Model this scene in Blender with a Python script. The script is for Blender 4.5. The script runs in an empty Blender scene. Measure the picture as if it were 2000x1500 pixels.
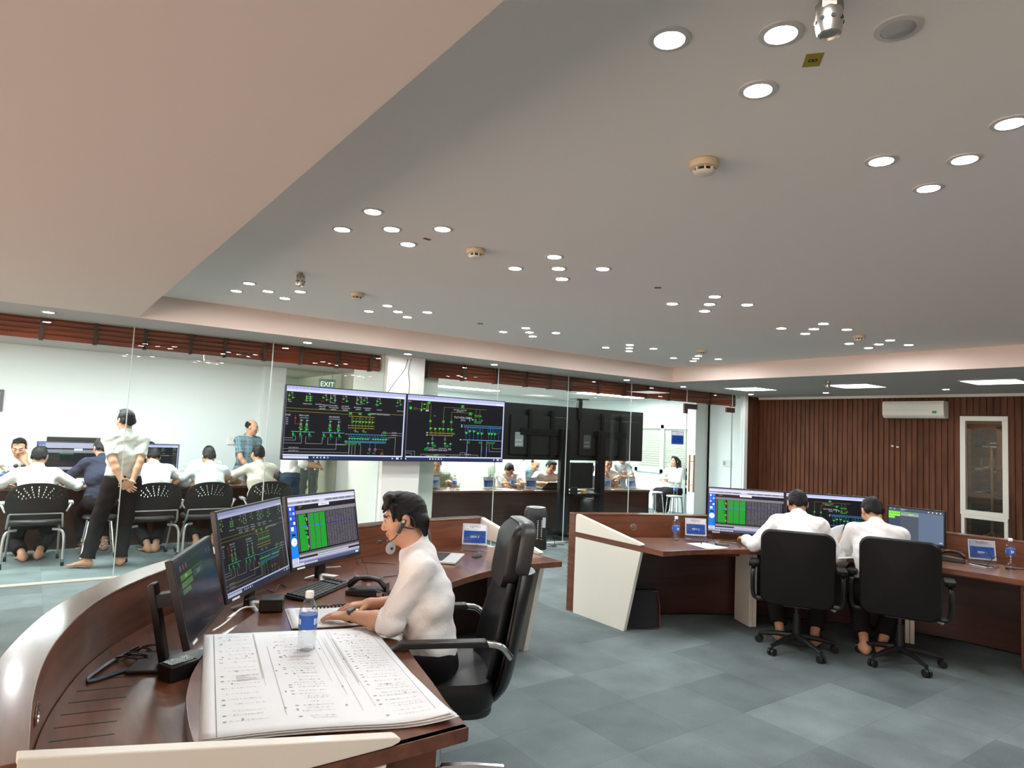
import bpy, math, random
import numpy as np
from mathutils import Vector, Matrix
D = bpy.data
S = bpy.context.scene
COL = S.collection
PI = math.pi
R = math.radians
# ---------------------------------------------------------------- camera, world, exposure
FPX = 1291.42
PIT, ROL, YAW = R(4.144), R(2.5686), R(35.912)
CAM = np.array([0.0, 0.0, 1.67])
def _basis():
    cy, sy = math.cos(YAW), math.sin(YAW)
    f0 = np.array([sy, cy, 0.0]); r0 = np.array([cy, -sy, 0.0]); u0 = np.array([0, 0, 1.0])
    fw = math.cos(PIT) * f0 + math.sin(PIT) * u0
    up = -math.sin(PIT) * f0 + math.cos(PIT) * u0
    return math.cos(ROL) * r0 + math.sin(ROL) * up, -math.sin(ROL) * r0 + math.cos(ROL) * up, fw
RT, UP, FW = _basis()
cam = D.cameras.new('camera'); cam_ob = D.objects.new('camera', cam); COL.objects.link(cam_ob)
cam.sensor_fit = 'HORIZONTAL'; cam.sensor_width = 36.0; cam.lens = FPX * 36.0 / 2000.0
cam.clip_start = 0.05; cam.clip_end = 100
M4 = Matrix.Identity(4)
for i in range(3):
    M4[i][0] = RT[i]; M4[i][1] = UP[i]; M4[i][2] = -FW[i]; M4[i][3] = CAM[i]
cam_ob.matrix_world = M4
S.camera = cam_ob
W = D.worlds.new('world'); S.world = W; W.use_nodes = True
W.node_tree.nodes['Background'].inputs[0].default_value = (1.0, 0.77, 0.64, 1)
W.node_tree.nodes['Background'].inputs[1].default_value = 4.5
S.view_settings.view_transform = 'Standard'; S.view_settings.look = 'None'
S.view_settings.exposure = 0.38; S.view_settings.gamma = 1.0
S.view_settings.use_curve_mapping = False
try:
    S.cycles.use_denoising = True
    S.cycles.max_bounces = 8; S.cycles.diffuse_bounces = 4; S.cycles.glossy_bounces = 3
    S.cycles.transmission_bounces = 6; S.cycles.transparent_max_bounces = 16
    S.cycles.sample_clamp_indirect = 4.0
    S.cycles.caustics_reflective = False; S.cycles.caustics_refractive = False
    S.cycles.use_light_tree = True
except Exception:
    pass
LAMP_POWER = 225.0        # radiance of a recessed downlight
PANEL_POWER = 56.0       # radiance of the conference room panels
# ---------------------------------------------------------------- measuring helpers
def ray(x, y): return FW + RT * ((x - 1000) / FPX) + UP * ((750 - y) / FPX)
def atz(x, y, z):
    d = ray(x, y); return CAM + d * ((z - CAM[2]) / d[2])
def aty(x, y, Y):
    d = ray(x, y); return CAM + d * (Y / d[1])
def atx(x, y, X):
    d = ray(x, y); return CAM + d * (X / d[0])
def atd(x, y, dep): return CAM + ray(x, y) * dep
# ---------------------------------------------------------------- materials
MATS = {}
def _new(name):
    m = D.materials.new(name); m.use_nodes = True
    nt = m.node_tree; b = nt.nodes['Principled BSDF']
    return m, nt, b
def srgb(c):
    if isinstance(c, str):
        c = tuple(int(c[i:i + 2], 16) / 255 for i in (0, 2, 4))
        return tuple(((v + .055) / 1.055) ** 2.4 if v > .04045 else v / 12.92 for v in c)
    return tuple(c)
def mat(name, col, rough=.5, metal=0.0, spec=.5, coat=0.0, noise=None, bump=None, emit=0.0, sheen=0.0):
    """plain procedural material; noise=(scale, amount) mottles the colour, bump=(scale, strength) roughens the surface"""
    if name in MATS: return MATS[name]
    m, nt, b = _new(name); c = srgb(col)
    b.inputs['Base Color'].default_value = (*c, 1); b.inputs['Roughness'].default_value = rough
    b.inputs['Metallic'].default_value = metal; b.inputs['Specular IOR Level'].default_value = spec
    b.inputs['Coat Weight'].default_value = coat; b.inputs['Coat Roughness'].default_value = .08
    b.inputs['Sheen Weight'].default_value = sheen
    tc = nt.nodes.new('ShaderNodeTexCoord')
    if noise:
        n = nt.nodes.new('ShaderNodeTexNoise'); n.inputs['Scale'].default_value = noise[0]; n.inputs['Detail'].default_value = 4
        nt.links.new(tc.outputs['Object'], n.inputs['Vector'])
        r = nt.nodes.new('ShaderNodeMix'); r.data_type = 'RGBA'
        r.inputs[6].default_value = (*[v * (1 - noise[1]) for v in c], 1); r.inputs[7].default_value = (*[min(1, v * (1 + noise[1])) for v in c], 1)
        nt.links.new(n.outputs['Fac'], r.inputs[0]); nt.links.new(r.outputs[2], b.inputs['Base Color'])
    if bump:
        n2 = nt.nodes.new('ShaderNodeTexNoise'); n2.inputs['Scale'].default_value = bump[0]; n2.inputs['Detail'].default_value = 3
        nt.links.new(tc.outputs['Object'], n2.inputs['Vector'])
        bp = nt.nodes.new('ShaderNodeBump'); bp.inputs['Strength'].default_value = bump[1]; bp.inputs['Distance'].default_value = .01
        nt.links.new(n2.outputs['Fac'], bp.inputs['Height']); nt.links.new(bp.outputs['Normal'], b.inputs['Normal'])
    if emit:
        b.inputs['Emission Color'].default_value = (*c, 1); b.inputs['Emission Strength'].default_value = emit
    MATS[name] = m; return m
def wood(name, c1, c2, scale, rough=.35, coat=.3, rot=0.0):
    if name in MATS: return MATS[name]
    m, nt, b = _new(name)
    tc = nt.nodes.new('ShaderNodeTexCoord'); mp = nt.nodes.new('ShaderNodeMapping')
    mp.inputs['Scale'].default_value = scale; mp.inputs['Rotation'].default_value = (0, 0, rot)
    n = nt.nodes.new('ShaderNodeTexNoise'); n.inputs['Scale'].default_value = 1.0; n.inputs['Detail'].default_value = 6; n.inputs['Distortion'].default_value = .6
    n3 = nt.nodes.new('ShaderNodeTexNoise'); n3.inputs['Scale'].default_value = 1.7; n3.inputs['Detail'].default_value = 2
    r = nt.nodes.new('ShaderNodeValToRGB')
    r.color_ramp.elements[0].position = .32; r.color_ramp.elements[1].position = .68
    r.color_ramp.elements[0].color = (*srgb(c1), 1); r.color_ramp.elements[1].color = (*srgb(c2), 1)
    nt.links.new(tc.outputs['Object'], mp.inputs['Vector']); nt.links.new(mp.outputs['Vector'], n.inputs['Vector'])
    nt.links.new(tc.outputs['Object'], n3.inputs['Vector'])
    mx = nt.nodes.new('ShaderNodeMath'); mx.operation = 'MULTIPLY_ADD'; mx.inputs[1].default_value = .35; 
    nt.links.new(n3.outputs['Fac'], mx.inputs[0])
    ml = nt.nodes.new('ShaderNodeMath'); ml.operation = 'MULTIPLY'; ml.inputs[1].default_value = .68
    nt.links.new(n.outputs['Fac'], ml.inputs[0]); nt.links.new(ml.outputs[0], mx.inputs[2])
    nt.links.new(mx.outputs[0], r.inputs[0]); nt.links.new(r.outputs[0], b.inputs['Base Color'])
    b.inputs['Roughness'].default_value = rough; b.inputs['Coat Weight'].default_value = coat; b.inputs['Coat Roughness'].default_value = .12
    MATS[name] = m; return m
def carpet(name, c1, c2, off):
    m, nt, b = _new(name)
    g = nt.nodes.new('ShaderNodeNewGeometry'); mp = nt.nodes.new('ShaderNodeMapping')
    mp.inputs['Location'].default_value = (-off[0] * 2, -off[1] * 2, 0); mp.inputs['Scale'].default_value = (2, 2, 0)
    fl = nt.nodes.new('ShaderNodeVectorMath'); fl.operation = 'FLOOR'
    wn = nt.nodes.new('ShaderNodeTexWhiteNoise'); wn.noise_dimensions = '3D'
    nt.links.new(g.outputs['Position'], mp.inputs['Vector']); nt.links.new(mp.outputs['Vector'], fl.inputs[0]); nt.links.new(fl.outputs[0], wn.inputs['Vector'])
    r = nt.nodes.new('ShaderNodeValToRGB'); r.color_ramp.elements[0].color = (*srgb(c1), 1); r.color_ramp.elements[1].color = (*srgb(c2), 1)
    nt.links.new(wn.outputs['Value'], r.inputs[0])
    n = nt.nodes.new('ShaderNodeTexNoise'); n.inputs['Scale'].default_value = 160; n.inputs['Detail'].default_value = 3
    nt.links.new(g.outputs['Position'], n.inputs['Vector'])
    n2 = nt.nodes.new('ShaderNodeTexNoise'); n2.inputs['Scale'].default_value = 3; n2.inputs['Detail'].default_value = 3
    nt.links.new(g.outputs['Position'], n2.inputs['Vector'])
    ad = nt.nodes.new('ShaderNodeMath'); ad.operation = 'ADD'; nt.links.new(n.outputs['Fac'], ad.inputs[0]); nt.links.new(n2.outputs['Fac'], ad.inputs[1])
    mr = nt.nodes.new('ShaderNodeMapRange'); mr.inputs[1].default_value = .5; mr.inputs[2].default_value = 1.5; mr.inputs[3].default_value = .62; mr.inputs[4].default_value = 1.38
    nt.links.new(ad.outputs[0], mr.inputs[0])
    mx = nt.nodes.new('ShaderNodeVectorMath'); mx.operation = 'SCALE'; nt.links.new(r.outputs[0], mx.inputs[0]); nt.links.new(mr.outputs[0], mx.inputs['Scale'])
    # joints between the tiles
    fr = nt.nodes.new('ShaderNodeVectorMath'); fr.operation = 'FRACTION'; nt.links.new(mp.outputs['Vector'], fr.inputs[0])
    sx = nt.nodes.new('ShaderNodeSeparateXYZ'); nt.links.new(fr.outputs[0], sx.inputs[0])
    mn = nt.nodes.new('ShaderNodeMath'); mn.operation = 'MINIMUM'; nt.links.new(sx.outputs[0], mn.inputs[0]); nt.links.new(sx.outputs[1], mn.inputs[1])
    jr = nt.nodes.new('ShaderNodeMapRange'); jr.inputs[1].default_value = .0; jr.inputs[2].default_value = .012; jr.inputs[3].default_value = .78; jr.inputs[4].default_value = 1
    nt.links.new(mn.outputs[0], jr.inputs[0])
    m2 = nt.nodes.new('ShaderNodeVectorMath'); m2.operation = 'SCALE'; nt.links.new(mx.outputs[0], m2.inputs[0]); nt.links.new(jr.outputs[0], m2.inputs['Scale'])
    nt.links.new(m2.outputs[0], b.inputs['Base Color'])
    bp = nt.nodes.new('ShaderNodeBump'); bp.inputs['Strength'].default_value = .35; bp.inputs['Distance'].default_value = .004
    nt.links.new(n.outputs['Fac'], bp.inputs['Height']); nt.links.new(bp.outputs['Normal'], b.inputs['Normal'])
    b.inputs['Roughness'].default_value = .95; b.inputs['Specular IOR Level'].default_value = .15
    return m
def glass(name, tint=(.96, 1, .985), refl=1.0, rough=0.0):
    """thin clear sheet: lets light straight through and mirrors by the angle"""
    if name in MATS: return MATS[name]
    m = D.materials.new(name); m.use_nodes = True; nt = m.node_tree
    for n in list(nt.nodes):
        if n.type != 'OUTPUT_MATERIAL': nt.nodes.remove(n)
    out = [n for n in nt.nodes if n.type == 'OUTPUT_MATERIAL'][0]
    t = nt.nodes.new('ShaderNodeBsdfTransparent'); t.inputs[0].default_value = (*tint, 1)
    g = nt.nodes.new('ShaderNodeBsdfGlossy'); g.inputs['Roughness'].default_value = rough; g.inputs[0].default_value = (1, 1, 1, 1)
    f = nt.nodes.new('ShaderNodeFresnel'); f.inputs[0].default_value = 1.45
    mu = nt.nodes.new('ShaderNodeMath'); mu.operation = 'MULTIPLY'; mu.inputs[1].default_value = refl
    mx = nt.nodes.new('ShaderNodeMixShader')
    nt.links.new(f.outputs[0], mu.inputs[0]); nt.links.new(mu.outputs[0], mx.inputs[0])
    nt.links.new(t.outputs[0], mx.inputs[1]); nt.links.new(g.outputs[0], mx.inputs[2]); nt.links.new(mx.outputs[0], out.inputs[0])
    MATS[name] = m; return m
def attr_mat(name, emit):
    """colour taken from what is drawn on the face: shown by a lit display (emit>0) or printed in ink"""
    m, nt, b = _new(name)
    a = nt.nodes.new('ShaderNodeAttribute'); a.attribute_name = 'Col'
    if emit:
        b.inputs['Base Color'].default_value = (.012, .012, .014, 1)
        b.inputs['Roughness'].default_value = .15; b.inputs['Specular IOR Level'].default_value = .10
        nt.links.new(a.outputs['Color'], b.inputs['Emission Color']); b.inputs['Emission Strength'].default_value = emit
    else:
        nt.links.new(a.outputs['Color'], b.inputs['Base Color']); b.inputs['Roughness'].default_value = .7
        b.inputs['Specular IOR Level'].default_value = .2
    MATS[name] = m; return m
def lamp_mat(name, col, power):
    m = D.materials.new(name); m.use_nodes = True; nt = m.node_tree
    b = nt.nodes['Principled BSDF']; b.inputs['Base Color'].default_value = (.8, .8, .8, 1)
    b.inputs['Emission Color'].default_value = (*col, 1); b.inputs['Emission Strength'].default_value = power
    MATS[name] = m; return m
# ---------------------------------------------------------------- mesh builder
def rotm(axis, ang): return np.array(Matrix.Rotation(ang, 3, Vector(axis)))
def frame_from(d, upv=(0, 0, 1)):
    d = np.array(d, float); d = d / np.linalg.norm(d); u = np.array(upv, float)
    if abs(d @ u) > .98: u = np.array([1.0, 0, 0])
    x = np.cross(u, d); x /= np.linalg.norm(x); y = np.cross(d, x)
    return x, y, d
class MB:
    def __init__(s): s.v = []; s.f = []; s.m = []; s.c = []; s.cm = 0; s.cc = (1, 1, 1)
    def add(s, vs, fs):
        o = len(s.v); s.v += [tuple(map(float, p)) for p in vs]
        for f in fs: s.f.append(tuple(o + i for i in f)); s.m.append(s.cm); s.c.append(s.cc)
        return s
    def box(s, c, size, rot=None):
        c = np.array(c, float); h = np.array(size, float) / 2
        vs = [np.array([x, y, z]) * h for x in (-1, 1) for y in (-1, 1) for z in (-1, 1)]
        if rot is not None: vs = [rot @ p for p in vs]
        return s.add([c + p for p in vs], [(0, 1, 3, 2), (4, 6, 7, 5), (0, 4, 5, 1), (2, 3, 7, 6), (0, 2, 6, 4), (1, 5, 7, 3)])
    def b2(s, lo, hi): return s.box([(a + b) / 2 for a, b in zip(lo, hi)], [b - a for a, b in zip(lo, hi)])
    def cyl(s, a, b, r0, r1=None, n=16, caps=True):
        r1 = r0 if r1 is None else r1
        a = np.array(a, float); b = np.array(b, float); x, y, _ = frame_from(b - a)
        vs = []
        for p, r in ((a, r0), (b, r1)):
            for i in range(n): t = 2 * PI * i / n; vs.append(p + r * (math.cos(t) * x + math.sin(t) * y))
        fs = [(i, (i + 1) % n, n + (i + 1) % n, n + i) for i in range(n)]
        if caps: fs += [tuple(range(n - 1, -1, -1)), tuple(range(n, 2 * n))]
        return s.add(vs, fs)
    def tube(s, pts, r, n=8, closed=False):
        P = [np.array(p, float) for p in pts]; vs = []; m = len(P)
        rr = r if hasattr(r, '__len__') else [r] * m
        t0 = P[1] - P[0]; x, y, _ = frame_from(t0)
        for i in range(m):
            t = (P[(i + 1) % m] - P[i - 1]) if (closed or 0 < i < m - 1) else (P[1] - P[0] if i == 0 else P[-1] - P[-2])
            t = t / (np.linalg.norm(t) + 1e-12)
            x = x - t * (x @ t); x /= (np.linalg.norm(x) + 1e-12); y = np.cross(t, x)
            for k in range(n): a = 2 * PI * k / n; vs.append(P[i] + rr[i] * (math.cos(a) * x + math.sin(a) * y))
        fs = []
        for i in range(m if closed else m - 1):
            j = (i + 1) % m
            for k in range(n): l = (k + 1) % n; fs.append((i * n + k, i * n + l, j * n + l, j * n + k))
        if not closed: fs += [tuple(range(n - 1, -1, -1)), tuple(range((m - 1) * n, m * n))]
        return s.add(vs, fs)
    def lathe(s, prof, c=(0, 0, 0), n=24, axis=None):
        c = np.array(c, float); x, y, z = (np.eye(3) if axis is None else frame_from(axis)); vs = []
        for r, h in prof:
            for k in range(n): a = 2 * PI * k / n; vs.append(c + z * h + r * (math.cos(a) * x + math.sin(a) * y))
        fs = []
        for i in range(len(prof) - 1):
            for k in range(n): l = (k + 1) % n; fs.append((i * n + k, i * n + l, (i + 1) * n + l, (i + 1) * n + k))
        if prof[0][0] > 1e-6: fs.append(tuple(range(n - 1, -1, -1)))
        if prof[-1][0] > 1e-6: fs.append(tuple(range((len(prof) - 1) * n, len(prof) * n)))
        return s.add(vs, fs)
    def prism(s, poly, z0, z1, tf=None):
        """polygon in its own plane pushed from z0 to z1; tf maps (a,b,z) into the world"""
        n = len(poly); vs = [(p[0], p[1], z0) for p in poly] + [(p[0], p[1], z1) for p in poly]
        if tf: vs = [tf(*p) for p in vs]
        return s.add(vs, [tuple(range(n - 1, -1, -1)), tuple(range(n, 2 * n))] + [(i, (i + 1) % n, n + (i + 1) % n, n + i) for i in range(n)])
    def strip(s, A, B, z0, z1):
        """solid band between two plan curves A and B of equal length"""
        n = len(A); vs = []
        for z in (z0, z1):
            for C_ in (A, B): vs += [(p[0], p[1], z) for p in C_]
        q = lambda l, c, i: l * 2 * n + c * n + i
        fs = []
        for i in range(n - 1):
            fs += [(q(0, 0, i), q(0, 1, i), q(0, 1, i + 1), q(0, 0, i + 1)), (q(1, 0, i), q(1, 0, i + 1), q(1, 1, i + 1), q(1, 1, i)),
                   (q(0, 0, i), q(0, 0, i + 1), q(1, 0, i + 1), q(1, 0, i)), (q(0, 1, i), q(1, 1, i), q(1, 1, i + 1), q(0, 1, i + 1))]
        fs += [(q(0, 0, 0), q(1, 0, 0), q(1, 1, 0), q(0, 1, 0)), (q(0, 0, n - 1), q(0, 1, n - 1), q(1, 1, n - 1), q(1, 0, n - 1))]
        return s.add(vs, fs)
    def grid(s, f, nu, nv):
        vs = [f(i / nu, j / nv) for i in range(nu + 1) for j in range(nv + 1)]
        return s.add(vs, [(i * (nv + 1) + j, (i + 1) * (nv + 1) + j, (i + 1) * (nv + 1) + j + 1, i * (nv + 1) + j + 1) for i in range(nu) for j in range(nv)])
    def loft(s, secs, caps=True):
        n = len(secs[0]); vs = [p for q in secs for p in q]
        fs = [(i * n + k, i * n + (k + 1) % n, (i + 1) * n + (k + 1) % n, (i + 1) * n + k) for i in range(len(secs) - 1) for k in range(n)]
        if caps: fs += [tuple(range(n - 1, -1, -1)), tuple(range((len(secs) - 1) * n, len(secs) * n))]
        return s.add(vs, fs)
    def build(s, name, mats, parent=None, smooth=False, bevel=0, subsurf=0, colored=False, solid=0, fix=True):
        me = D.meshes.new(name); me.from_pydata(s.v, [], s.f); 
        if not isinstance(mats, (list, tuple)): mats = [mats]
        for m in mats: me.materials.append(m)
        if len(mats) > 1: me.polygons.foreach_set('material_index', s.m)
        if colored:
            ca = me.color_attributes.new('Col', 'FLOAT_COLOR', 'CORNER'); arr = []
            for f, c in zip(s.f, s.c): arr += [*c, 1.0] * len(f)
            ca.data.foreach_set('color', arr)
        if fix and not colored:
            import bmesh
            bm = bmesh.new(); bm.from_mesh(me); bmesh.ops.recalc_face_normals(bm, faces=bm.faces); bm.to_mesh(me); bm.free()
        me.update()
        o = D.objects.new(name, me); COL.objects.link(o)
        if parent is not None: o.parent = parent
        if smooth: 
            me.polygons.foreach_set('use_smooth', [True] * len(me.polygons))
            if smooth != 2:
                try: me.set_sharp_from_angle(angle=R(40))
                except Exception: pass
        if bevel:
            b = o.modifiers.new('edge', 'BEVEL'); b.width = bevel; b.segments = 2; b.limit_method = 'ANGLE'; b.angle_limit = R(35)
        if solid:
            b = o.modifiers.new('thick', 'SOLIDIFY'); b.thickness = solid; b.offset = 0
        if subsurf:
            b = o.modifiers.new('smooth', 'SUBSURF'); b.levels = subsurf; b.render_levels = subsurf
        return o
def tag(o, label, cat, group=None, kind=None):
    o['label'] = label; o['category'] = cat
    if group: o['group'] = group
    if kind: o['kind'] = kind
    return o
def thing(name, label, cat, loc=(0, 0, 0), rz=0.0, group=None):
    o = D.objects.new(name, None); COL.objects.link(o); o.empty_display_size = .1
    o.location = tuple(map(float, loc)); o.rotation_euler = (0, 0, rz)
    return tag(o, label, cat, group)
def struct(name, mb, m, label, cat, **k):
    return tag(mb.build(name, m, **k), label, cat, None, 'structure')
KIDS = {}
def kids(o): return [c for c in D.objects if c.parent is o]
def dup(root, loc, rz, label, group=None):
    """copy a thing with its parts and their sub-parts"""
    def cp(o, par):
        c = o.copy(); COL.objects.link(c)
        if par is not None: c.parent = par
        for ch in kids(o): cp(ch, c)
        return c
    r = cp(root, None); r.location = tuple(map(float, loc)); r.rotation_euler = (0, 0, rz); r['label'] = label
    if group: r['group'] = group
    return r
def catmull(P, n=8):
    P = [np.array(p, float) for p in P]; P = [2 * P[0] - P[1]] + P + [2 * P[-1] - P[-2]]; out = []
    for i in range(1, len(P) - 2):
        for k in range(n):
            t = k / n; a, b, c, d = P[i - 1:i + 3]
            out.append(.5 * (2 * b + (c - a) * t + (2 * a - 5 * b + 4 * c - d) * t * t + (3 * b - a - 3 * c + d) * t ** 3))
    out.append(P[-2]); return out
def resample(P, n):
    P = [np.array(p, float) for p in P]; L = [0]
    for a, b in zip(P, P[1:]): L.append(L[-1] + np.linalg.norm(b - a))
    out = []
    for k in range(n):
        t = L[-1] * k / (n - 1); i = min(max(np.searchsorted(L, t) - 1, 0), len(P) - 2)
        u = (t - L[i]) / max(L[i + 1] - L[i], 1e-9); out.append(P[i] + (P[i + 1] - P[i]) * u)
    return out
_TXT = {}
def text_tris(txt, bold=False):
    """outline of a line of lettering, cap height about .7, starting at x=0"""
    if txt in _TXT: return _TXT[txt]
    cu = D.curves.new('lettering', 'FONT'); cu.body = txt; cu.resolution_u = 2; cu.size = 1
    ob = D.objects.new('lettering', cu); COL.objects.link(ob)
    dg = bpy.context.evaluated_depsgraph_get()
    me = D.meshes.new_from_object(ob.evaluated_get(dg))
    vs = [(v.co.x, v.co.y) for v in me.vertices]; fs = [tuple(p.vertices) for p in me.polygons]
    D.objects.remove(ob); D.curves.remove(cu); D.meshes.remove(me)
    w = max([v[0] for v in vs] + [.01])
    _TXT[txt] = (vs, fs, w); return _TXT[txt]
class Draw:
    """flat drawing on a sheet of w x h metres: u right, v down, origin at the upper left; tf(x,y,lift) puts it in place"""
    def __init__(s, mb, w, h, tf): s.mb = mb; s.w = w; s.h = h; s.tf = tf; s.k = 0
    def quad(s, x0, y0, x1, y1, c, lift=None):
        s.mb.cc = srgb(c); s.k += 1; l = (.0004 + s.k * 2e-7) if lift is None else lift
        s.mb.add([s.tf(x0, y1, l), s.tf(x1, y1, l), s.tf(x1, y0, l), s.tf(x0, y0, l)], [(0, 1, 2, 3)])
    def r(s, u0, v0, u1, v1, c, lift=None): s.quad(u0 * s.w, v0 * s.h, u1 * s.w, v1 * s.h, c, lift)
    def hl(s, u0, u1, v, c, t=.0016): y = v * s.h; s.quad(u0 * s.w, y - t / 2, u1 * s.w, y + t / 2, c)
    def vl(s, u, v0, v1, c, t=.0016): x = u * s.w; s.quad(x - t / 2, v0 * s.h, x + t / 2, v1 * s.h, c)
    def sq(s, u, v, a, c, b=None): x, y = u * s.w, v * s.h; b = b or a; s.quad(x - a / 2, y - b / 2, x + a / 2, y + b / 2, c)
    def disc(s, u, v, rad, c, n=20):
        s.mb.cc = srgb(c); s.k += 1; l = .0004 + s.k * 2e-7; x, y = u * s.w, v * s.h
        s.mb.add([s.tf(x + rad * math.cos(-2 * PI * i / n), y + rad * math.sin(-2 * PI * i / n), l) for i in range(n)], [tuple(range(n))])
    def ring(s, u, v, rad, c, t=.0012, n=12):
        s.mb.cc = srgb(c); s.k += 1; l = .0004 + s.k * 2e-7; x, y = u * s.w, v * s.h; vs = []
        for q in (rad, rad - t): vs += [s.tf(x + q * math.cos(-2 * PI * i / n), y + q * math.sin(-2 * PI * i / n), l) for i in range(n)]
        s.mb.add(vs, [(i, (i + 1) % n, n + (i + 1) % n, n + i) for i in range(n)])
    def txt(s, t, u, v, size, c, align='c', maxw=None):
        vs, fs, w = text_tris(t); sc = size / .7
        if maxw and w * sc > maxw: sc = maxw / w
        x0 = u * s.w - (w * sc / 2 if align == 'c' else 0); y0 = v * s.h + .35 * sc
        s.mb.cc = srgb(c); s.k += 1; l = .0004 + s.k * 2e-7
        s.mb.add([s.tf(x0 + a * sc, y0 - b * sc, l) for a, b in vs], fs)
# ---------------------------------------------------------------- shared materials
M_ceil = mat('ceiling_paint', (.89, .835, .80), .85, spec=.2)
M_soff = mat('warm_lit_soffit_paint', (.80, .67, .60), .85, spec=.2)  # warm light from the left is tinted into the soffit and step colour
M_white = mat('white_wall_paint', (.80, .82, .79), .75, spec=.25)
M_cool = mat('cool_wall_paint', (.79, .83, .83), .75, spec=.25)
M_wood_v = wood('veneer_upright', '4f2c1c', '7b4a31', (2.2, 2.2, 26), .32, .35)
M_wood_t = wood('veneer_top', '4b2b1d', '784b36', (22, 3, 22), .28, .6, R(45))
M_wood_d = wood('dark_veneer', '2a130b', '45241a', (1.5, 1.5, 22), .35, .3)
M_wood_s = wood('slat_wood', '492a1b', '6e4530', (9, 9, 1.2), .6, 0)
M_wood_s.node_tree.nodes['Principled BSDF'].inputs['Specular IOR Level'].default_value = .2
M_cream = mat('cream_laminate', (.80, .765, .68), .35, coat=.2)
M_black = mat('black_plastic', (.012, .012, .013), .38)
M_blackm = mat('black_metal', (.02, .021, .023), .35, metal=.6)
M_chrome = mat('chrome', (.72, .73, .74), .16, metal=1)
M_steel = mat('brushed_steel', (.55, .52, .47), .3, metal=1)
M_grey = mat('grey_plastic', (.32, .33, .34), .45)
M_silver = mat('silver_plastic', (.62, .64, .65), .35, metal=.4)
M_whitep = mat('white_plastic', (.82, .82, .80), .4)
M_paper = mat('paper', (.77, .80, .81), .8, spec=.15)
M_glass = glass('clear_glass', (.95, .985, .97), .6)
M_edge = mat('glass_edge', (.62, .70, .68), .2)
M_clear = glass('clear_plastic', (.90, .915, .925), 2.2, .03)
M_leather = mat('black_leather', (.009, .009, .0095), .36, spec=.4, bump=(180, .12))
M_leather2 = mat('matt_black_leather', (.007, .007, .0075), .5, spec=.16, bump=(220, .1))
M_disp = attr_mat('lit_display', 1.0)
M_print = attr_mat('printed_ink', 0)
M_lamp = lamp_mat('lamp_disc', (.97, .99, 1.0), LAMP_POWER)
M_panel = lamp_mat('panel_light', (.93, 1.0, 1.0), PANEL_POWER)
for _n in ('clear_glass', 'clear_plastic'):
    nt = MATS[_n].node_tree
    f = [n for n in nt.nodes if n.type == 'FRESNEL'][0]; g = nt.nodes.new('ShaderNodeNewGeometry'); mr = nt.nodes.new('ShaderNodeMapRange')
    mr.inputs[3].default_value = 1.45; mr.inputs[4].default_value = 1 / 1.45
    nt.links.new(g.outputs['Backfacing'], mr.inputs[0]); nt.links.new(mr.outputs[0], f.inputs[0])
# ---------------------------------------------------------------- shell
ZL, ZT = 2.59, 2.826
XW, YG = 11.97, 7.91
m = MB(); m.b2((-5, -4.5, -.1), (15, 15, 0))
struct('floor', m, carpet('carpet_tiles', '636d6d', '778283', (3.22, 3.03)), 'blue grey carpet tiles covering the whole control room floor', 'floor')
m = MB(); m.b2((.75, -4.5, ZT), (8.37, 7.13, ZT + .1))
struct('ceiling', m, M_ceil, 'raised grey tray ceiling dotted with groups of five downlights', 'ceiling')
m = MB(); m.b2((-5, 7.13, ZL), (15, 15, ZT + .1)); m.b2((8.37, -4.5, ZL), (15, 7.13, ZT + .1))
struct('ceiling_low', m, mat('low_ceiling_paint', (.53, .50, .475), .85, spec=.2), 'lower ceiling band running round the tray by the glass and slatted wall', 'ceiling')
m = MB(); m.b2((-5, -4.5, ZL), (.75, 7.13, ZT + .1))
struct('ceiling_soffit', m, M_soff, 'wide dropped soffit coloured with warm light, filling the upper left of the view', 'ceiling')
m = MB(); m.b2((.75, 7.115, ZL), (8.37, 7.1295, ZT)); m.b2((8.355, -4.5, ZL), (8.3695, 7.115, ZT))
struct('trim_1', m, M_soff, 'upright step round the edge of the tray ceiling, coloured with warm light', 'ceiling trim')
# slatted wall with an inner window
wy0, wy1, wz0, wz1 = 3.68, 4.32, .32, 2.24
m = MB(); m.b2((XW + .02, -4.5, 0), (XW + .12, wy0, ZL)); m.b2((XW + .02, wy1, 0), (XW + .12, 7.93, ZL))
m.b2((XW + .02, wy0, wz1), (XW + .12, wy1, ZL)); m.b2((XW + .02, wy0, 0), (XW + .12, wy1, wz0))
y = -4.4
while y < 7.90:
    if y + .068 < wy0 or y > wy1: m.b2((XW, y, 0), (XW + .021, y + .068, 2.545))
    else:
        m.b2((XW, y, wz1 + .02), (XW + .021, y + .068, 2.545)); m.b2((XW, y, 0), (XW + .021, y + .068, wz0 - .02))
    y += .09
m.b2((11.50, 7.93, 0), (XW + .1, 7.98, ZL))
for k in range(5): m.b2((11.52 + k * .09, 7.912, 0), (11.588 + k * .09, 7.931, 2.545))
struct('wall_right', m, M_wood_s, 'brown vertical wood slat wall on the right of the room', 'wall')
m = MB(); m.b2((XW - .03, -4.5, 2.545), (XW + .02, 7.92, ZL)); m.b2((11.40, 7.86, 0), (11.50, 7.97, ZL))
struct('trim_2', m, M_white, 'pale cornice above the slats and white jamb beside the glass', 'trim')
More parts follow.
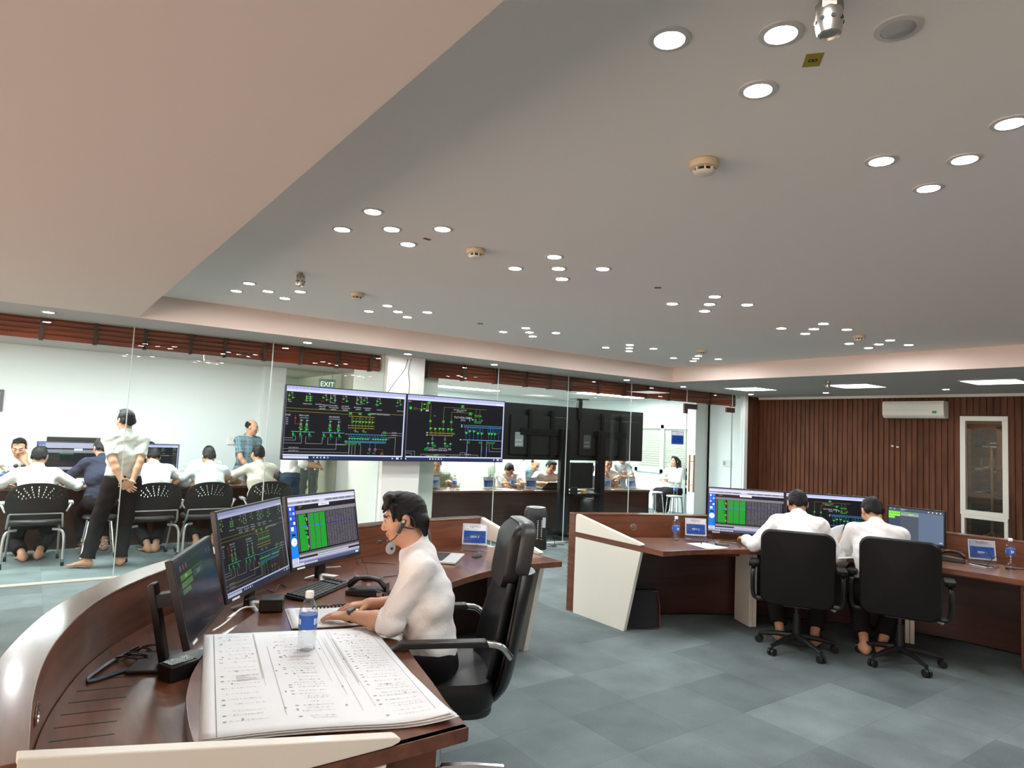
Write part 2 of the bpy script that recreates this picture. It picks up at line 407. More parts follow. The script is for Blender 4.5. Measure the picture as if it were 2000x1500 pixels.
def window_frame(name, y0, y1, z0, z1, w, label):
    m = MB()
    for a, b in (((y0, z0), (y1, z0 + w)), ((y0, z1 - w), (y1, z1)), ((y0, z0 + w), (y0 + w, z1 - w)), ((y1 - w, z0 + w), (y1, z1 - w))):
        m.b2((XW - .03, a[0], a[1]), (XW + .05, b[0], b[1]))
    o = struct(name, m, mat('window_frame_cream', (.72, .70, .62), .4), label, 'window', bevel=.004)
    g = MB(); g.b2((XW + .005, y0 + w, z0 + w), (XW + .009, y1 - w, z1 - w)); g.build('pane', M_glass, o)
window_frame('window_1', wy0, wy1, .70, wz1, .075, 'tall cream framed inner window in the slatted wall')
window_frame('window_2', wy0 + .01, wy1 - .01, wz0, .70, .05, 'low cream framed window directly under the tall inner window')
# walls out of sight and behind the conference rooms
m = MB(); m.b2((-5, -4.6, 0), (12.2, -4.5, ZT)); struct('wall_rear', m, M_white, 'white wall behind the photographer', 'wall')
m = MB(); m.b2((-5.1, YG, 0), (-5, 15, ZL)); struct('wall_left', m, M_white, 'white wall closing the room on the left', 'wall')
m = MB(); m.b2((-5, 11.6, 0), (3.15, 11.7, ZL)); m.b2((3.15, 11.45, 0), (3.5, 11.7, ZL))
struct('wall_back', m, M_cool, 'white wall behind the left meeting room', 'wall')
m = MB(); m.b2((3.74, 8.15, 0), (4.3, 9.07, ZL)); m.b2((4.52, 9.6, 0), (4.62, 14, ZL)); m.b2((4.3, 8.15, 0), (4.62, 9.6, ZL))
struct('wall_middle', m, mat('warm_white_paint', (.80, .80, .74), .75), 'white partition between the two meeting rooms', 'wall')
m = MB(); m.b2((3.0, 13.9, 0), (12.4, 14, ZL)); struct('wall_far', m, M_cool, 'white far wall behind the seated meeting people', 'wall')
m = MB(); m.b2((12.2, 9.3, 0), (12.3, 14, .86)); m.b2((12.2, 9.3, 2.0), (12.3, 14, ZL)); m.b2((12.2, 13.34, .86), (12.3, 14, 2.0)); m.b2((12.2, 11.44, .86), (12.3, 11.61, 2.0))
m.b2((11.78, 9.35, 0), (12.3, 9.55, ZL)); m.b2((12.2, 7.98, 0), (12.3, 9.4, ZL)); m.b2((12.2, 9.3, .86), (12.3, 9.75, 2.0))
struct('wall_end', m, M_cool, 'white end wall of the meeting room with louvred windows', 'wall')
m = MB(); m.b2((3.678, 7.82, 0), (4.215, 8.15, ZL)); struct('column', m, M_white, 'white square column in the glass line behind the wall screens', 'column')
# louvred windows in the end wall
wn = 3
for (ya, yb) in ((9.75, 11.45), (11.6, 13.35)):
    m = MB(); w = .09
    for y0, y1, z0, z1 in ((ya, yb, .86, .86 + w), (ya, yb, 2.0 - w, 2.0), (ya, ya + w, .86, 2.0), (yb - w, yb, .86, 2.0), ((ya + yb) / 2 - .05, (ya + yb) / 2 + .05, .86, 2.0)):
        m.b2((12.13, y0, z0), (12.26, y1, z1))
    lab = 'white framed louvred window behind the waiting woman' if wn == 3 else 'white framed louvred window partly behind the black screens'
    o = struct('window_%d' % wn, m, mat('white_window_frame', (.74, .79, .79), .4), lab, 'window')
    m = MB()
    for k in range(19):
        z = .97 + k * .054
        m.box((12.2, (ya + yb) / 2, z), (.06, yb - ya - .1, .006), rotm((0, 1, 0), R(52)))
    m.build('shutter', mat('louvre_cream', (.72, .72, .64), .45), o); wn += 1
    m = MB(); m.b2((12.29, ya, .86), (12.3, yb, 2.0)); m.build('pane', mat('blind_backing', (.55, .56, .5), .7), o)
# threshold under the glass
m = MB(); m.b2((-5, YG - .05, 0), (11.4, YG + .05, .012)); struct('trim_3', m, mat('threshold', (.45, .42, .38), .5), 'pale threshold strip on the floor under the glass wall', 'trim')
# glass wall: one pane after another
seams = [-3.4, -.9, .814, 2.246, 3.672]
seams2 = [4.22, aty(966, 900, YG)[0], 6.83, 8.25, 9.70]
k = 1
def pane(x0, x1, z0, z1, lab):
    global k
    m = MB(); m.b2((x0 + .004, YG - .005, z0), (x1 - .004, YG + .005, z1))
    o = struct('glass_wall_%d' % k, m, M_glass, lab, 'glass wall'); k += 1
    e = MB(); e.b2((x0 + .001, YG - .006, z0), (x0 + .0045, YG + .006, z1)); e.b2((x1 - .0045, YG - .006, z0), (x1 - .001, YG + .006, z1))
    e.build('edge', M_edge, o); return o
labs = ['clear glass pane at the far left, mostly outside the view', 'clear glass pane in front of the two leftmost seated people', 'clear glass pane left of the standing man in white',
        'clear glass pane right of the standing man in white', 'clear glass pane behind the left wall screen', '', 'clear glass pane right of the white column', 'clear glass pane in front of the first black screen',
        'clear glass pane in front of the second black screen', 'clear glass pane bearing the blue and white sign']
allx = list(zip(seams, seams[1:])) + [None] + list(zip(seams2, seams2[1:]))
for i, s_ in enumerate(allx):
    if s_: pane(s_[0], s_[1], .012, ZL, labs[i + 1] if i < 4 else labs[i + 1])
pane(9.70, 11.06, 2.30, ZL, 'clear glass transom above the glass door')
pane(11.06, 11.40, .012, ZL, 'narrow clear glass pane at the right end of the glass wall')
m = MB(); m.b2((9.705, YG - .005, .012), (11.055, YG + .005, 2.295))
dr = struct('door_1', m, M_glass, 'frameless clear glass door into the meeting room', 'door')
e = MB(); e.b2((9.703, YG - .006, .012), (9.709, YG + .006, 2.295)); e.b2((11.052, YG - .006, .012), (11.057, YG + .006, 2.295)); e.build('edge', mat('dark_door_edge', (.06, .09, .09), .3), dr)
hx = aty(1351, 900, YG)[0]
e = MB()
for sy in (-.05, .05): e.cyl((hx, YG + sy, .72), (hx, YG + sy, 1.40), .016); 
for z in (.85, 1.28): e.cyl((hx, YG - .05, z), (hx, YG + .05, z), .01)
e.build('door_handle', mat('bronze_handle', (.42, .22, .13), .3, metal=.8), dr, smooth=True)
for i, (x0, x1) in enumerate(((9.62, 9.98), (10.86, 11.12))):
    e = MB(); e.b2((x0, YG - .02, 2.235), (x1, YG + .02, 2.33)); 
    if i == 0: e.b2((x0, YG - .02, 2.15), (x0 + .09, YG + .02, 2.24))
    e.build('hinge_clamp', mat('dark_bronze', (.06, .025, .02), .4, metal=.4), dr, bevel=.004)
# frosted glass door of the corridor with an exit sign
m = MB(); m.b2((3.5, 11.5, .01), (4.02, 11.51, 2.05)); m.b2((4.03, 11.5, .01), (4.52, 11.51, 2.05)); m.b2((3.5, 11.5, 2.06), (4.52, 11.51, ZL))
dr2 = struct('door_2', m, glass('greenish_glass', (.80, .90, .87)), 'pale green glass double door at the back of the left meeting room', 'door')
for x in (3.95, 4.12):
    e = MB(); e.b2((x - .02, 11.44, .85), (x + .02, 11.47, 1.35)); e.b2((x - .01, 11.45, 1.0), (x + .01, 11.5, 1.03)); e.b2((x - .01, 11.45, 1.2), (x + .01, 11.5, 1.23)); e.build('door_handle', M_silver, dr2)
nt = MATS['greenish_glass'].node_tree
ex = thing('exit_sign', 'grey green exit sign hanging before the corridor glass door', 'sign', (4.17, 11.3, 2.36))
m = MB(); m.b2((-.15, -.02, -.09), (.15, .02, .09)); m.b2((-.1, -.005, .09), (-.09, .005, .23)); m.b2((.09, -.005, .09), (.1, .005, .23)); m.build('sign_box', mat('exit_green', (.28, .44, .38), .4), ex)
m = MB(); d = Draw(m, .3, .18, lambda x, y, l: (x - .15, -.02 - l, .09 - y)); d.txt('EXIT', .5, .5, .085, 'f2fff8'); m.build('lettering', M_disp, ex, colored=True)
# rolled wooden blinds
def blind(x0, x1, zb, label, straps, group=None):
    b = thing('wooden_blind', label, 'blind', ((x0 + x1) / 2, 8.02, ZL)); L = x1 - x0
    m = MB()
    n = 12
    for i in range(n):
        z = -(i + .6) * (ZL - zb) / n
        m.box((0, .012 * math.sin(i * 2.1), z), (L, .05, .005), rotm((1, 0, 0), R(-62)))
    m.b2((-L / 2, .03, zb - ZL), (L / 2, .05, -.005))
    m.build('slats', wood('blind_wood', '5e2414', '8f3f20', (1.5, 30, 40), .35, .3), b)
    for px in straps:
        x = aty(px, 690, 8.0)[0] - (x0 + x1) / 2
        if abs(x) > L / 2 - .03: continue
        m = MB(); m.b2((x - .018, -.045, zb - ZL - .02), (x + .018, -.036, 0)); m.b2((x - .018, -.045, zb - ZL - .025), (x + .018, .05, zb - ZL - .015))
        m.build('strap', mat('blind_tape', (.05, .022, .014), .7), b)
blind(-3.4, 3.655, 2.395, 'long rolled up brown wooden blind above the left meeting room', (77, 183, 281, 371, 438, 517, 589, 660, 725))
blind(4.235, 11.30, 2.385, 'long rolled up brown wooden blind right of the white column', (837, 907, 970, 1030, 1076, 1116, 1172, 1221, 1266, 1310, 1389, 1434))
# ---------------------------------------------------------------- ceiling fittings
def downlight(x, y, z, label, group, on=True, r=.043, n0=None):
    t = thing('downlight', label, 'downlight', (x, y, z), 0, group)
    m = MB(); m.lathe([(r * 1.0, -.002), (r * 1.02, -.006), (r * 1.40, -.004), (r * 1.46, 0.0)], n=28); m.build('trim_ring', mat('lamp_ring', (.62, .60, .57), .35), t, smooth=True)
    m = MB(); m.cyl((0, 0, -.0035), (0, 0, -.001), r, n=24); m.build('lamp_lens', M_lamp if on else mat('unlit_lens', (.25, .26, .27), .15, metal=.7), t)
    if not on:
        m = MB(); m.lathe([(.0, -.016), (.03, -.012), (.045, -.004)], n=20); m.build('bulb', mat('dull_bulb', (.4, .4, .4), .2), t, smooth=True)
    return t
XC = [1.628, 2.905, 4.575, 6.215, 7.55]; YC = [1.03, 3.52, 6.02]
cname = ['first', 'second', 'third', 'fourth', 'fifth']; rname = ['near row', 'middle row', 'far row']
pos = [(0, 0, 'centre lamp'), (-.217, -.217, 'upper lamp'), (-.217, .217, 'left lamp'), (.217, -.217, 'right lamp'), (.217, .217, 'lower lamp')]
L0 = {}
def put_lamp(x, y, z, label, group, on=True):
    if on not in L0: L0[on] = downlight(x, y, z, label, group, on); return L0[on]
    return dup(L0[on], (x, y, z), 0, label, group)
for ci, x in enumerate(XC):
    for ri, y in enumerate(YC):
        if ri == 0 and ci == 2: continue
        for dx, dy, nm in pos:
            on = not (ci == 0 and ri == 0 and nm == 'right lamp')
            lab = 'lit round downlight, %s in the %s five-lamp group from the soffit, %s' % (nm, cname[ci], rname[ri])
            if not on: lab = 'unlit round recessed downlight beside the near metal nozzle'
            put_lamp(x + dx, y + dy, ZT, lab, 'tray downlights, ' + rname[ri] if on else None, on)
for i, (x, y) in enumerate([(.066, 7.49), (2.51, 7.50), (3.775, 7.47), (5.13, 7.52), (7.73, 7.53), (9.15, 7.55), (11.06, 7.5), (11.09, 6.05), (10.95, 4.14), (-2.4, 7.49)]):
    lab = ['over the leftmost blind', 'above the left wall screen', 'in front of the white column', 'above the right wall screen', 'above the second black screen', 'near the glass door',
           'in the far corner by the slatted wall', 'beside the low metal nozzle', 'nearest the air conditioner', 'at the far left, outside the view'][i]
    put_lamp(x, y, ZL, 'small lit downlight in the low ceiling ' + lab, 'low ceiling downlights')
t = None
for i, (x, y, lab) in enumerate([(9.95, 6.75, 'farthest of the three square panels, by the corner'), (9.95, 4.97, 'middle of the three square ceiling panels'), (9.95, 3.19, 'nearest of the three square panels, at the right edge')]):
    t = thing('ceiling_panel_light', 'bright white ' + lab, 'ceiling light', (x, y, ZL), 0, 'square panels in the low ceiling')
    m = MB(); m.b2((-.3, -.3, -.008), (.3, .3, -.003)); m.build('diffuser', MATS.get('wide_panel') or lamp_mat('wide_panel', (1, .99, .97), 9.0), t)
    m = MB()
    for a in ((-.32, -.32, .32, -.30), (-.32, .30, .32, .32), (-.32, -.30, -.30, .30), (.30, -.30, .32, .30)): m.b2((a[0], a[1], -.01), (a[2], a[3], 0))
    m.build('frame', M_whitep, t)
for i, (x0, x1, y, lab) in enumerate([(-1.9, .5, 9.3, 'linear ceiling light over the leftmost seated people'), (1.1, 2.7, 9.7, 'linear ceiling light over the right end of the left table'), (-4.2, -2.4, 9.7, 'linear ceiling light at the far left, outside the view'),
                                      (4.9, 6.7, 9.9, 'linear ceiling light left in the right meeting room'), (7.3, 9.1, 9.9, 'linear ceiling light over the middle of the right table'), (9.6, 11.4, 10.6, 'linear ceiling light near the louvred windows'), (5.5, 8.5, 12.4, 'long linear ceiling light at the back of the right meeting room'), (-1.5, 1.5, 8.6, 'linear ceiling light just behind the left glass')]):
    t = thing('linear_ceiling_light', lab, 'ceiling light', ((x0 + x1) / 2, y, ZL), 0, 'linear lights in the meeting rooms'); h = (x1 - x0) / 2
    ww = .09 if x0 < 4 else .20
    m = MB(); m.b2((-h, -ww, -.012), (h, ww, -.004)); m.build('diffuser', M_panel, t)
    m = MB(); m.b2((-h - .015, -ww - .015, -.009), (h + .015, -ww, 0)); m.b2((-h - .015, ww, -.009), (h + .015, ww + .015, 0)); m.build('frame', M_whitep, t)
# smoke detectors
def smoke(x, y, label):
    t = thing('smoke_detector', label, 'smoke detector', (x, y, ZT), 0, 'smoke detectors on the tray ceiling')
    m = MB(); m.lathe([(.055, 0), (.06, -.004), (.06, -.022), (.056, -.03), (.045, -.034)], n=28); m.build('housing', mat('aged_cream_plastic', (.66, .52, .34), .45), t, smooth=True)
    m = MB(); m.lathe([(.036, -.032), (.036, -.047)], n=20); m.build('sensor_slots', M_black, t)
    m = MB()
    for k in range(8):
        a = k * PI / 4; m.box((.041 * math.cos(a), .041 * math.sin(a), -.040), (.01, .007, .016), rotm((0, 0, 1), a))
    m.lathe([(.043, -.047), (.040, -.052), (.026, -.058), (0, -.059)], n=24); m.build('cap', mat('pale_cap', (.72, .66, .56), .35), t, smooth=True)
    return t
sd = smoke(2.178, 1.72, 'cream smoke detector nearest the camera on the tray ceiling')
for x, y, lab in ((2.224, 3.533, 'cream smoke detector between the first and second middle row lamp groups'), (2.246, 5.484, 'cream smoke detector above the left wall screen, beyond the small nozzle'), (6.859, 3.395, 'cream smoke detector among the fourth middle row lamp group at the right'), (6.908, 5.414, 'cream smoke detector above the far right lamp group')):
    dup(sd, (x, y, ZT), 0, lab)
def nozzle(x, y, z, label, sc=1.0):
    t = thing('gas_nozzle', label, 'nozzle', (x, y, z), 0, 'metal discharge nozzles')
    m = MB(); m.lathe([(.016, 0), (.016, -.02), (.03, -.02), (.032, -.025), (.032, -.05)], n=6); m.build('pipe_fitting', mat('dull_nut', (.35, .31, .25), .35, metal=1), t)
    m = MB(); m.lathe([(.028, -.045), (.03, -.05), (.032, -.075), (.030, -.11), (.027, -.125), (.021, -.128), (.019, -.12), (0, -.12)], n=28); m.build('nozzle_cup', M_steel, t, smooth=True)
    m = MB()
    for k in range(8):
        a = k * PI / 4; c = np.array([math.cos(a), math.sin(a), 0]); m.cyl(c * .0285 + (0, 0, -.085), c * .0335 + (0, 0, -.085), .0058, n=10)
    m.build('discharge_holes', M_black, t); return t
q8 = atz(1620, -6, ZT); nz = nozzle(q8[0], q8[1], ZT, 'large metal gas nozzle at the top edge, nearest the camera')
nz.scale = (1.05, 1.05, .82)
dup(nz, (1.612, 5.077, ZT), 0, 'small bronze gas nozzle above the left far lamp group')
dup(nz, (9.014, 4.891, ZL), 0, 'bronze gas nozzle beside the middle square panel light')
def sticker(x, y, w, h, rz, c, label, num=None):
    t = thing('sticker', label, 'sticker', (x, y, ZT), rz)
    m = MB(); m.b2((-w / 2, -h / 2, -.001), (w / 2, h / 2, 0)); m.build('label_paper', mat('sticker_' + c, c, .6), t)
    if num:
        m = MB(); d = Draw(m, w, h, lambda x, y, l: (x - w / 2, y - h / 2, -.001 - l)); d.txt(num, .5, .5, h * .55, '1c2a10'); m.build('number', M_print, t, colored=True)
sticker(1.819, 1.043, .072, .05, R(40), '9c8a1e', 'yellow sticker numbered eight on the ceiling below the near nozzle', '8')
sticker(1.883, 3.556, .05, .03, R(10), '8a1c20', 'small red sticker inside the first middle row lamp group')
sticker(3.825, 3.426, .05, .05, R(45), '7a2420', 'small red sticker on the ceiling between the second and third lamp groups')
sticker(3.867, 5.976, .06, .06, R(45), '222420', 'small dark square sticker between the second and third far row lamp groups')
rod = thing('ceiling_rod', 'short white rod hanging from the ceiling before the left blind', 'rod', aty(403, 655, 8.3))
m = MB(); m.cyl((0, 0, -.28), (0, 0, .06), .012); m.b2((-.03, -.03, .02), (.03, .03, .06)); m.build('tube', M_whitep, rod)
m = MB(); m.cyl((.0, 0, -.28), (.16, 0, -.30), .02); m.build('bracket', M_whitep, rod)
# ---------------------------------------------------------------- curved consoles
def offset(P, d):
    out = []
    for i, p in enumerate(P):
        t = P[min(i + 1, len(P) - 1)] - P[max(i - 1, 0)]; t = t / np.linalg.norm(t)
        out.append(p + d * np.array([t[1], -t[0]]))
    return out
ZW = .75
def console(name, label, outer, front, rear, gap, cl):
    """outer: rim plan curve, room side on the right of travel; front / rear: worktop edges"""
    N = 60
    offc = lambda P, d: [cl(p) for p in offset(P, d)]
    O = resample(catmull(outer), N); I = offc(O, .115); I2 = offc(O, .118); Mi = offc(O, .28)
    t = thing(name, label, 'desk', (0, 0, 0))
    m = MB(); m.strip(O, I, 0, .912); m.build('screen_wall', M_wood_v, t, smooth=True)
    m = MB(); m.strip(offset(O, -.004), offset(O, .119), .912, .925); m.build('rim_cap', M_wood_t, t, smooth=True, bevel=.003)
    m = MB(); m.strip(offc(O, .119), Mi, .02, .60); m.build('modesty_panel', M_wood_d, t, smooth=True)
    Rr = resample(catmull(rear), N); Fr = resample(catmull(front), N)
    m = MB(); m.strip(I2, offc(Rr, .03), .665, .69); m.build('rear_shelf', M_wood_t, t, smooth=True)
    m = MB(); m.strip(Rr, Fr, .708, .75); m.build('worktop', M_wood_t, t, smooth=True, bevel=.003)
    m = MB(); m.strip([cl(p) for p in Rr], offc(Rr, .02), .60, .708); m.build('shelf_riser', mat('orange_veneer', '7a3a20', .4, coat=.3), t, smooth=True)
    return t, O, I, Rr, Fr
O1 = [(-.062, 1.775), (-.05, 2.2), (-.012, 2.541), (.054, 2.837), (.132, 3.09), (.225, 3.30), (.345, 3.50), (.482, 3.69), (.66, 3.895), (1.05, 4.27), (1.55, 4.56), (2.06, 4.765), (2.45, 4.865), (2.914, 4.905), (3.25, 4.908)]
F1 = [(1.18, 1.775), (1.21, 1.95), (1.254, 2.12), (1.347, 2.498), (1.47, 2.80), (1.74, 3.18), (2.165, 3.50), (2.607, 3.68), (2.95, 3.73), (3.21, 3.71)]
B1 = [(.45, 1.775), (.45, 2.11), (.499, 2.48), (.60, 2.78), (.76, 3.06), (1.02, 3.42), (1.42, 3.80), (1.95, 4.12), (2.55, 4.32), (3.21, 4.40)]
desk1, dO1, dI1, dB1, dF1 = console('control_desk', 'large curved wooden control desk in the foreground with a lone operator', O1, F1, B1, .4, lambda p: np.array([min(p[0], 3.2), max(p[1], 1.82)]))
X_ = lambda a, b, z: (a, z, b)            # polygons in the x-z plane pushed along y
m = MB(); m.prism([(.034, .935), (.034, .752), (.915, .752), (.94, .758), (.945, .768), (.93, .776)], 1.772, 1.815, X_); m.build('end_wedge', M_cream, desk1, bevel=.004)
m = MB(); m.prism([(.034, .706), (.905, .706), (.74, .0), (.034, 0)], 1.775, 1.81, X_); m.build('end_panel', M_cream, desk1, bevel=.003)
m = MB(); m.prism([(.45, .708), (1.175, .708), (1.175, .75), (.45, .75)], 1.773, 1.80, X_); m.build('end_strip', M_wood_t, desk1)
m = MB(); m.b2((.84, 1.83, .0), (1.10, 2.32, .70)); m.build('drawer_pedestal', M_wood_v, desk1, bevel=.003)
Y_ = lambda a, b, z: (z, a, b)
m = MB(); m.prism([(4.80, .925), (4.80, .752), (3.99, .752), (3.97, .760), (3.97, .768), (3.99, .774)], 3.205, 3.245, Y_); m.build('end_wedge', M_cream, desk1, bevel=.004)
m = MB(); m.prism([(4.80, .706), (3.93, .706), (4.10, 0), (4.80, 0)], 3.19, 3.235, Y_); m.build('end_panel', M_cream, desk1, bevel=.003)
# ventilation slots in the low shelf
for k in range(9):
    y = 2.90 - k * .097; x0 = .19 - k * .014 if k < 6 else .115; x0 = [.235, .195, .165, .14, .12, .105, .095, .09, .088][k]
    m = MB(); m.box((x0 + .10, y, .6903), (.17, .006, .001), rotm((0, 0, 1), R(-12))); m.build('vent_slot', M_black, desk1)
def grommet(parent, p, n, r=.032):
    m = MB(); m.lathe([(r * .72, -.004), (r * .72, .002), (r, .002), (r, .006), (r * .78, .008), (r * .72, .004)], p, 24, n); m.build('cable_grommet', M_chrome, parent, smooth=True)
    m = MB(); m.cyl(np.array(p) - np.array(n) * .002, np.array(p) + np.array(n) * .001, r * .74, n=20); m.build('cable_hole', M_black, parent)
def near_curve(C_, p):
    i = int(np.argmin([np.linalg.norm(q - np.array(p[:2])) for q in C_])); i = min(max(i, 1), len(C_) - 2)
    t = C_[i + 1] - C_[i - 1]; t = t / np.linalg.norm(t); n = np.array([t[1], -t[0], 0]); return C_[i], n, t
q, n, _ = near_curve(dI1, (.055, 2.35)); grommet(desk1, (q[0], q[1], .80), n, .035)
q, n, _ = near_curve(dI1, atz(765, 1070, .75)); grommet(desk1, (q[0], q[1], .78), n)
O2 = [(4.285, 4.872), (4.65, 4.745), (5.0, 4.60), (5.62, 4.285), (6.28, 3.75), (6.74, 3.2), (7.0, 2.643), (7.08, 2.1), (7.06, 1.55), (6.98, 1.0)]
F2 = [(4.285, 3.689), (4.62, 3.63), (4.959, 3.525), (5.21, 3.365), (5.5, 3.05), (5.77, 2.66), (5.95, 2.22), (6.0, 1.757), (5.99, 1.35), (5.95, .95)]
B2 = [(4.285, 4.40), (4.75, 4.25), (5.25, 4.0), (5.85, 3.55), (6.3, 3.0), (6.56, 2.5), (6.65, 2.0), (6.64, 1.5), (6.58, 1.0)]
desk2, dO2, dI2, dB2, dF2 = console('control_desk', 'curved wooden control desk on the right with two operators side by side', O2, F2, B2, .35, lambda p: np.array([max(p[0], 4.315), p[1]]))
m = MB(); m.prism([(4.765, .925), (4.765, .752), (3.95, .752), (3.925, .758), (3.92, .768), (3.945, .776)], 4.270, 4.31, Y_); m.build('end_wedge', M_cream, desk2, bevel=.004)
m = MB(); m.prism([(4.765, .706), (3.935, .704), (4.105, 0), (4.765, 0)], 4.275, 4.31, Y_); m.build('end_panel', M_cream, desk2, bevel=.003)
m = MB(); m.prism([(4.765, .708), (3.69, .708), (3.69, .75), (4.765, .75)], 4.273, 4.30, Y_); m.build('end_strip', M_wood_v, desk2)
for k in range(9):
    m = MB(); m.box((4.283, 4.874, .28 + k * .04), (.02, .012, .012)); m.build('vent_slot', mat('slot_grey', (.3, .3, .3), .5), desk2)
for a, b in (((5.56, 3.87), (5.44, 3.63)), ((6.52, 2.76), (6.28, 2.66))):
    a = np.array(a); b = np.array(b); d = b - a; L = np.linalg.norm(d); ang = math.atan2(d[1], d[0])
    for s_ in (-1, 1):
        nrm = np.array([-d[1], d[0]]) / L * .019 * s_
        m = MB(); m.box((*((a + b) / 2 + nrm), .355), (L, .034, .70), rotm((0, 0, 1), ang)); m.build('support_leg', M_cream, desk2, bevel=.003)
q, n, _ = near_curve(dI2, atz(1269, 1040, .80)); grommet(desk2, (q[0], q[1], .80), n, .035)
q, n, _ = near_curve(dI2, atz(1992, 1098, .78)); grommet(desk2, (q[0], q[1], .775), n, .035)
# drawer pedestal at the right edge
m = MB(); m.b2((6.30, 1.10, .02), (6.62, 1.87, .69)); m.build('pedestal', M_wood_v, desk2, bevel=.003)
for z0, z1 in ((.06, .27), (.285, .43), (.445, .62)):
    m = MB(); m.b2((6.285, 1.2, z0), (6.302, 1.845, z1)); m.build('drawer', M_cream, desk2, bevel=.003)
# ---------------------------------------------------------------- small things on the desks
def bottle(loc, label, sc=1.0, group='water bottles'):
    t = thing('water_bottle', label, 'bottle', loc, 0, group)
    pr = [(0, .0), (.024, .0), (.031, .006), (.032, .02), (.0305, .028), (.032, .036), (.0305, .044), (.032, .06), (.032, .075), (.0315, .076), (.0315, .128), (.032, .129), (.031, .14), (.026, .158), (.018, .174), (.0125, .182), (.0125, .196), (0, .196)]
    pr = [(a * sc, b * sc) for a, b in pr]
    m = MB(); m.lathe(pr, n=24); m.build('bottle_body', M_clear, t, smooth=True)
    m = MB(); m.lathe([(.0325 * sc, .078 * sc), (.0325 * sc, .126 * sc)], n=24); d = m.cc
    m.build('wrapper', mat('blue_label', (.03, .12, .48), .35), t, smooth=True)
    m = MB(); 
    for a in (0, 2.1, 4.2):
        for q in range(2): m.box((.0328 * sc * math.sin(a + q * .35), -.0328 * sc * math.cos(a + q * .35), (.104 + q * .0) * sc), (.008 * sc, .0008, (.022 - q * .004) * sc), rotm((0, 0, 1), a + q * .35))
    m.build('print_mark', mat('label_white', (.75, .80, .88), .4), t)
    m = MB(); m.lathe([(.0145 * sc, .183 * sc), (.015 * sc, .185 * sc), (.015 * sc, .203 * sc), (.013 * sc, .206 * sc), (0, .206 * sc)], n=24); m.build('cap', M_whitep, t, smooth=True)
    m = MB(); m.lathe([(.0, .004 * sc), (.0285 * sc, .008 * sc), (.0285 * sc, .12 * sc), (0, .12 * sc)], n=16); 
    return t
bot0 = bottle(atz(598, 1269, .765), 'large clear water bottle with blue label standing on the wide drawing sheets', 1.12)
bot0.rotation_euler = (0, 0, R(25))
def plate(loc, rz, line2, label, group=None, w=.20, h=.165, big=True):
    t = thing('name_stand', label, 'name stand', loc, rz, group)
    tl = rotm((1, 0, 0), R(-14))
    m = MB(); m.box(tl @ np.array([0, 0, h / 2 + .03]) + (0, .0, 0), (w, .003, h + .02), tl); 
    m.box((0, -.035, .012), (w, .07, .003), rotm((1, 0, 0), R(14))); m.box((0, .035, .02), (w, .085, .003), rotm((1, 0, 0), R(-24)))
    m.build('acrylic_holder', M_clear, t)
    def tf(x, y, l): return tuple(tl @ np.array([x - w / 2 + .006, -.002 - l, h + .036 - y]))
    m = MB(); W_, H_ = w - .012, h - .008; d = Draw(m, W_, H_, tf)
    d.r(0, 0, 1, 1, 'e6e9f0'); d.r(.025, .03, .975, .97, '2b4a8e'); d.r(.04, .05, .96, .95, 'eef0f5'); d.r(.055, .34, .945, .93, '1f4f9e')
    d.txt('NSMO', .5, .14, H_ * .13, '1c2a4a'); d.hl(.36, .64, .255, '8d97ad', .0016); d.hl(.40, .60, .285, '8d97ad', .0012)
    if big: d.txt(line2, .5, .63, H_ * .105, 'e8eefb')
    else:
        for v_, a_ in ((.56, .22), (.68, .3)): d.hl(.5 - a_, .5 + a_, v_, 'a9bbdf', .006)
    m.build('name_card', M_print, t, colored=True)
    return t
ps = plate((*atz(926, 1075, .75)[:2], .75), R(-33), 'DDV 3', 'acrylic name stand reading DDV 3 on the left control desk')
pA = (atz(1338, 1055, .75) + atz(1380, 1056, .75)) / 2
plate((pA[0], pA[1], .75), R(-44), 'DDV 2', 'acrylic name stand reading DDV 2 beside the left operator of the pair')
pB = (atz(1893, 1101, .75) + atz(1947, 1106, .75)) / 2
plate((pB[0], pB[1], .75), R(-58), 'DDV 1', 'acrylic name stand reading DDV 1 at the right end of the right desk')
dup(bot0, (*atz(1320, 1056, .75)[:2], .75), R(-30), 'water bottle beside the DDV 2 stand on the right desk').scale = (.95,) * 3
dup(bot0, (*atz(1974, 1103, .75)[:2], .75), R(-60), 'water bottle beside the DDV 1 stand at the right edge').scale = (.95,) * 3
# wide drawing sheets: a stack of big prints drawn with line diagrams
pc = [atz(*q, .757) for q in ((398, 1242), (727, 1228), (885, 1410), (393, 1449))]
dr_ = thing('drawing_sheets', 'stack of wide white printed circuit drawings spread over the near desk end', 'drawings', (pc[0][0], pc[0][1], ZW))
def sheet_pt(u, v, lift, k=0):
    a, b, c, d = [p - np.array([pc[0][0], pc[0][1], .757]) for p in pc]
    p = (1 - u) * (1 - v) * a + u * (1 - v) * b + u * v * c + (1 - u) * v * d
    curl = .022 * max(0, (u - .72) / .28) ** 2 * max(0, (v - .55) / .45) + .006 * math.sin(u * 5) * v + .010 * max(0, (v - .86) / .14) ** 2 * u
    return (p[0], p[1], .003 + curl + lift)
for k in range(5):
    m = MB(); off = (.0, .006, -.004, .010, .004)[k]
    m.grid(lambda a, b: (lambda q: (q[0] + off * b * 1.4, q[1] - off * 1.2 * b, q[2]))(sheet_pt(a, b, -.0034 * k + .009 - (0 if k == 0 else .002 * b * a))), 24, 20)
    o = m.build('sheet', M_paper, dr_, smooth=True, solid=.0006)
m = MB(); rnd = random.Random(4)
w_, h_ = 1.0, 1.0
d = Draw(m, 1, 1, lambda x, y, l: sheet_pt(x, y, .0105 + l))
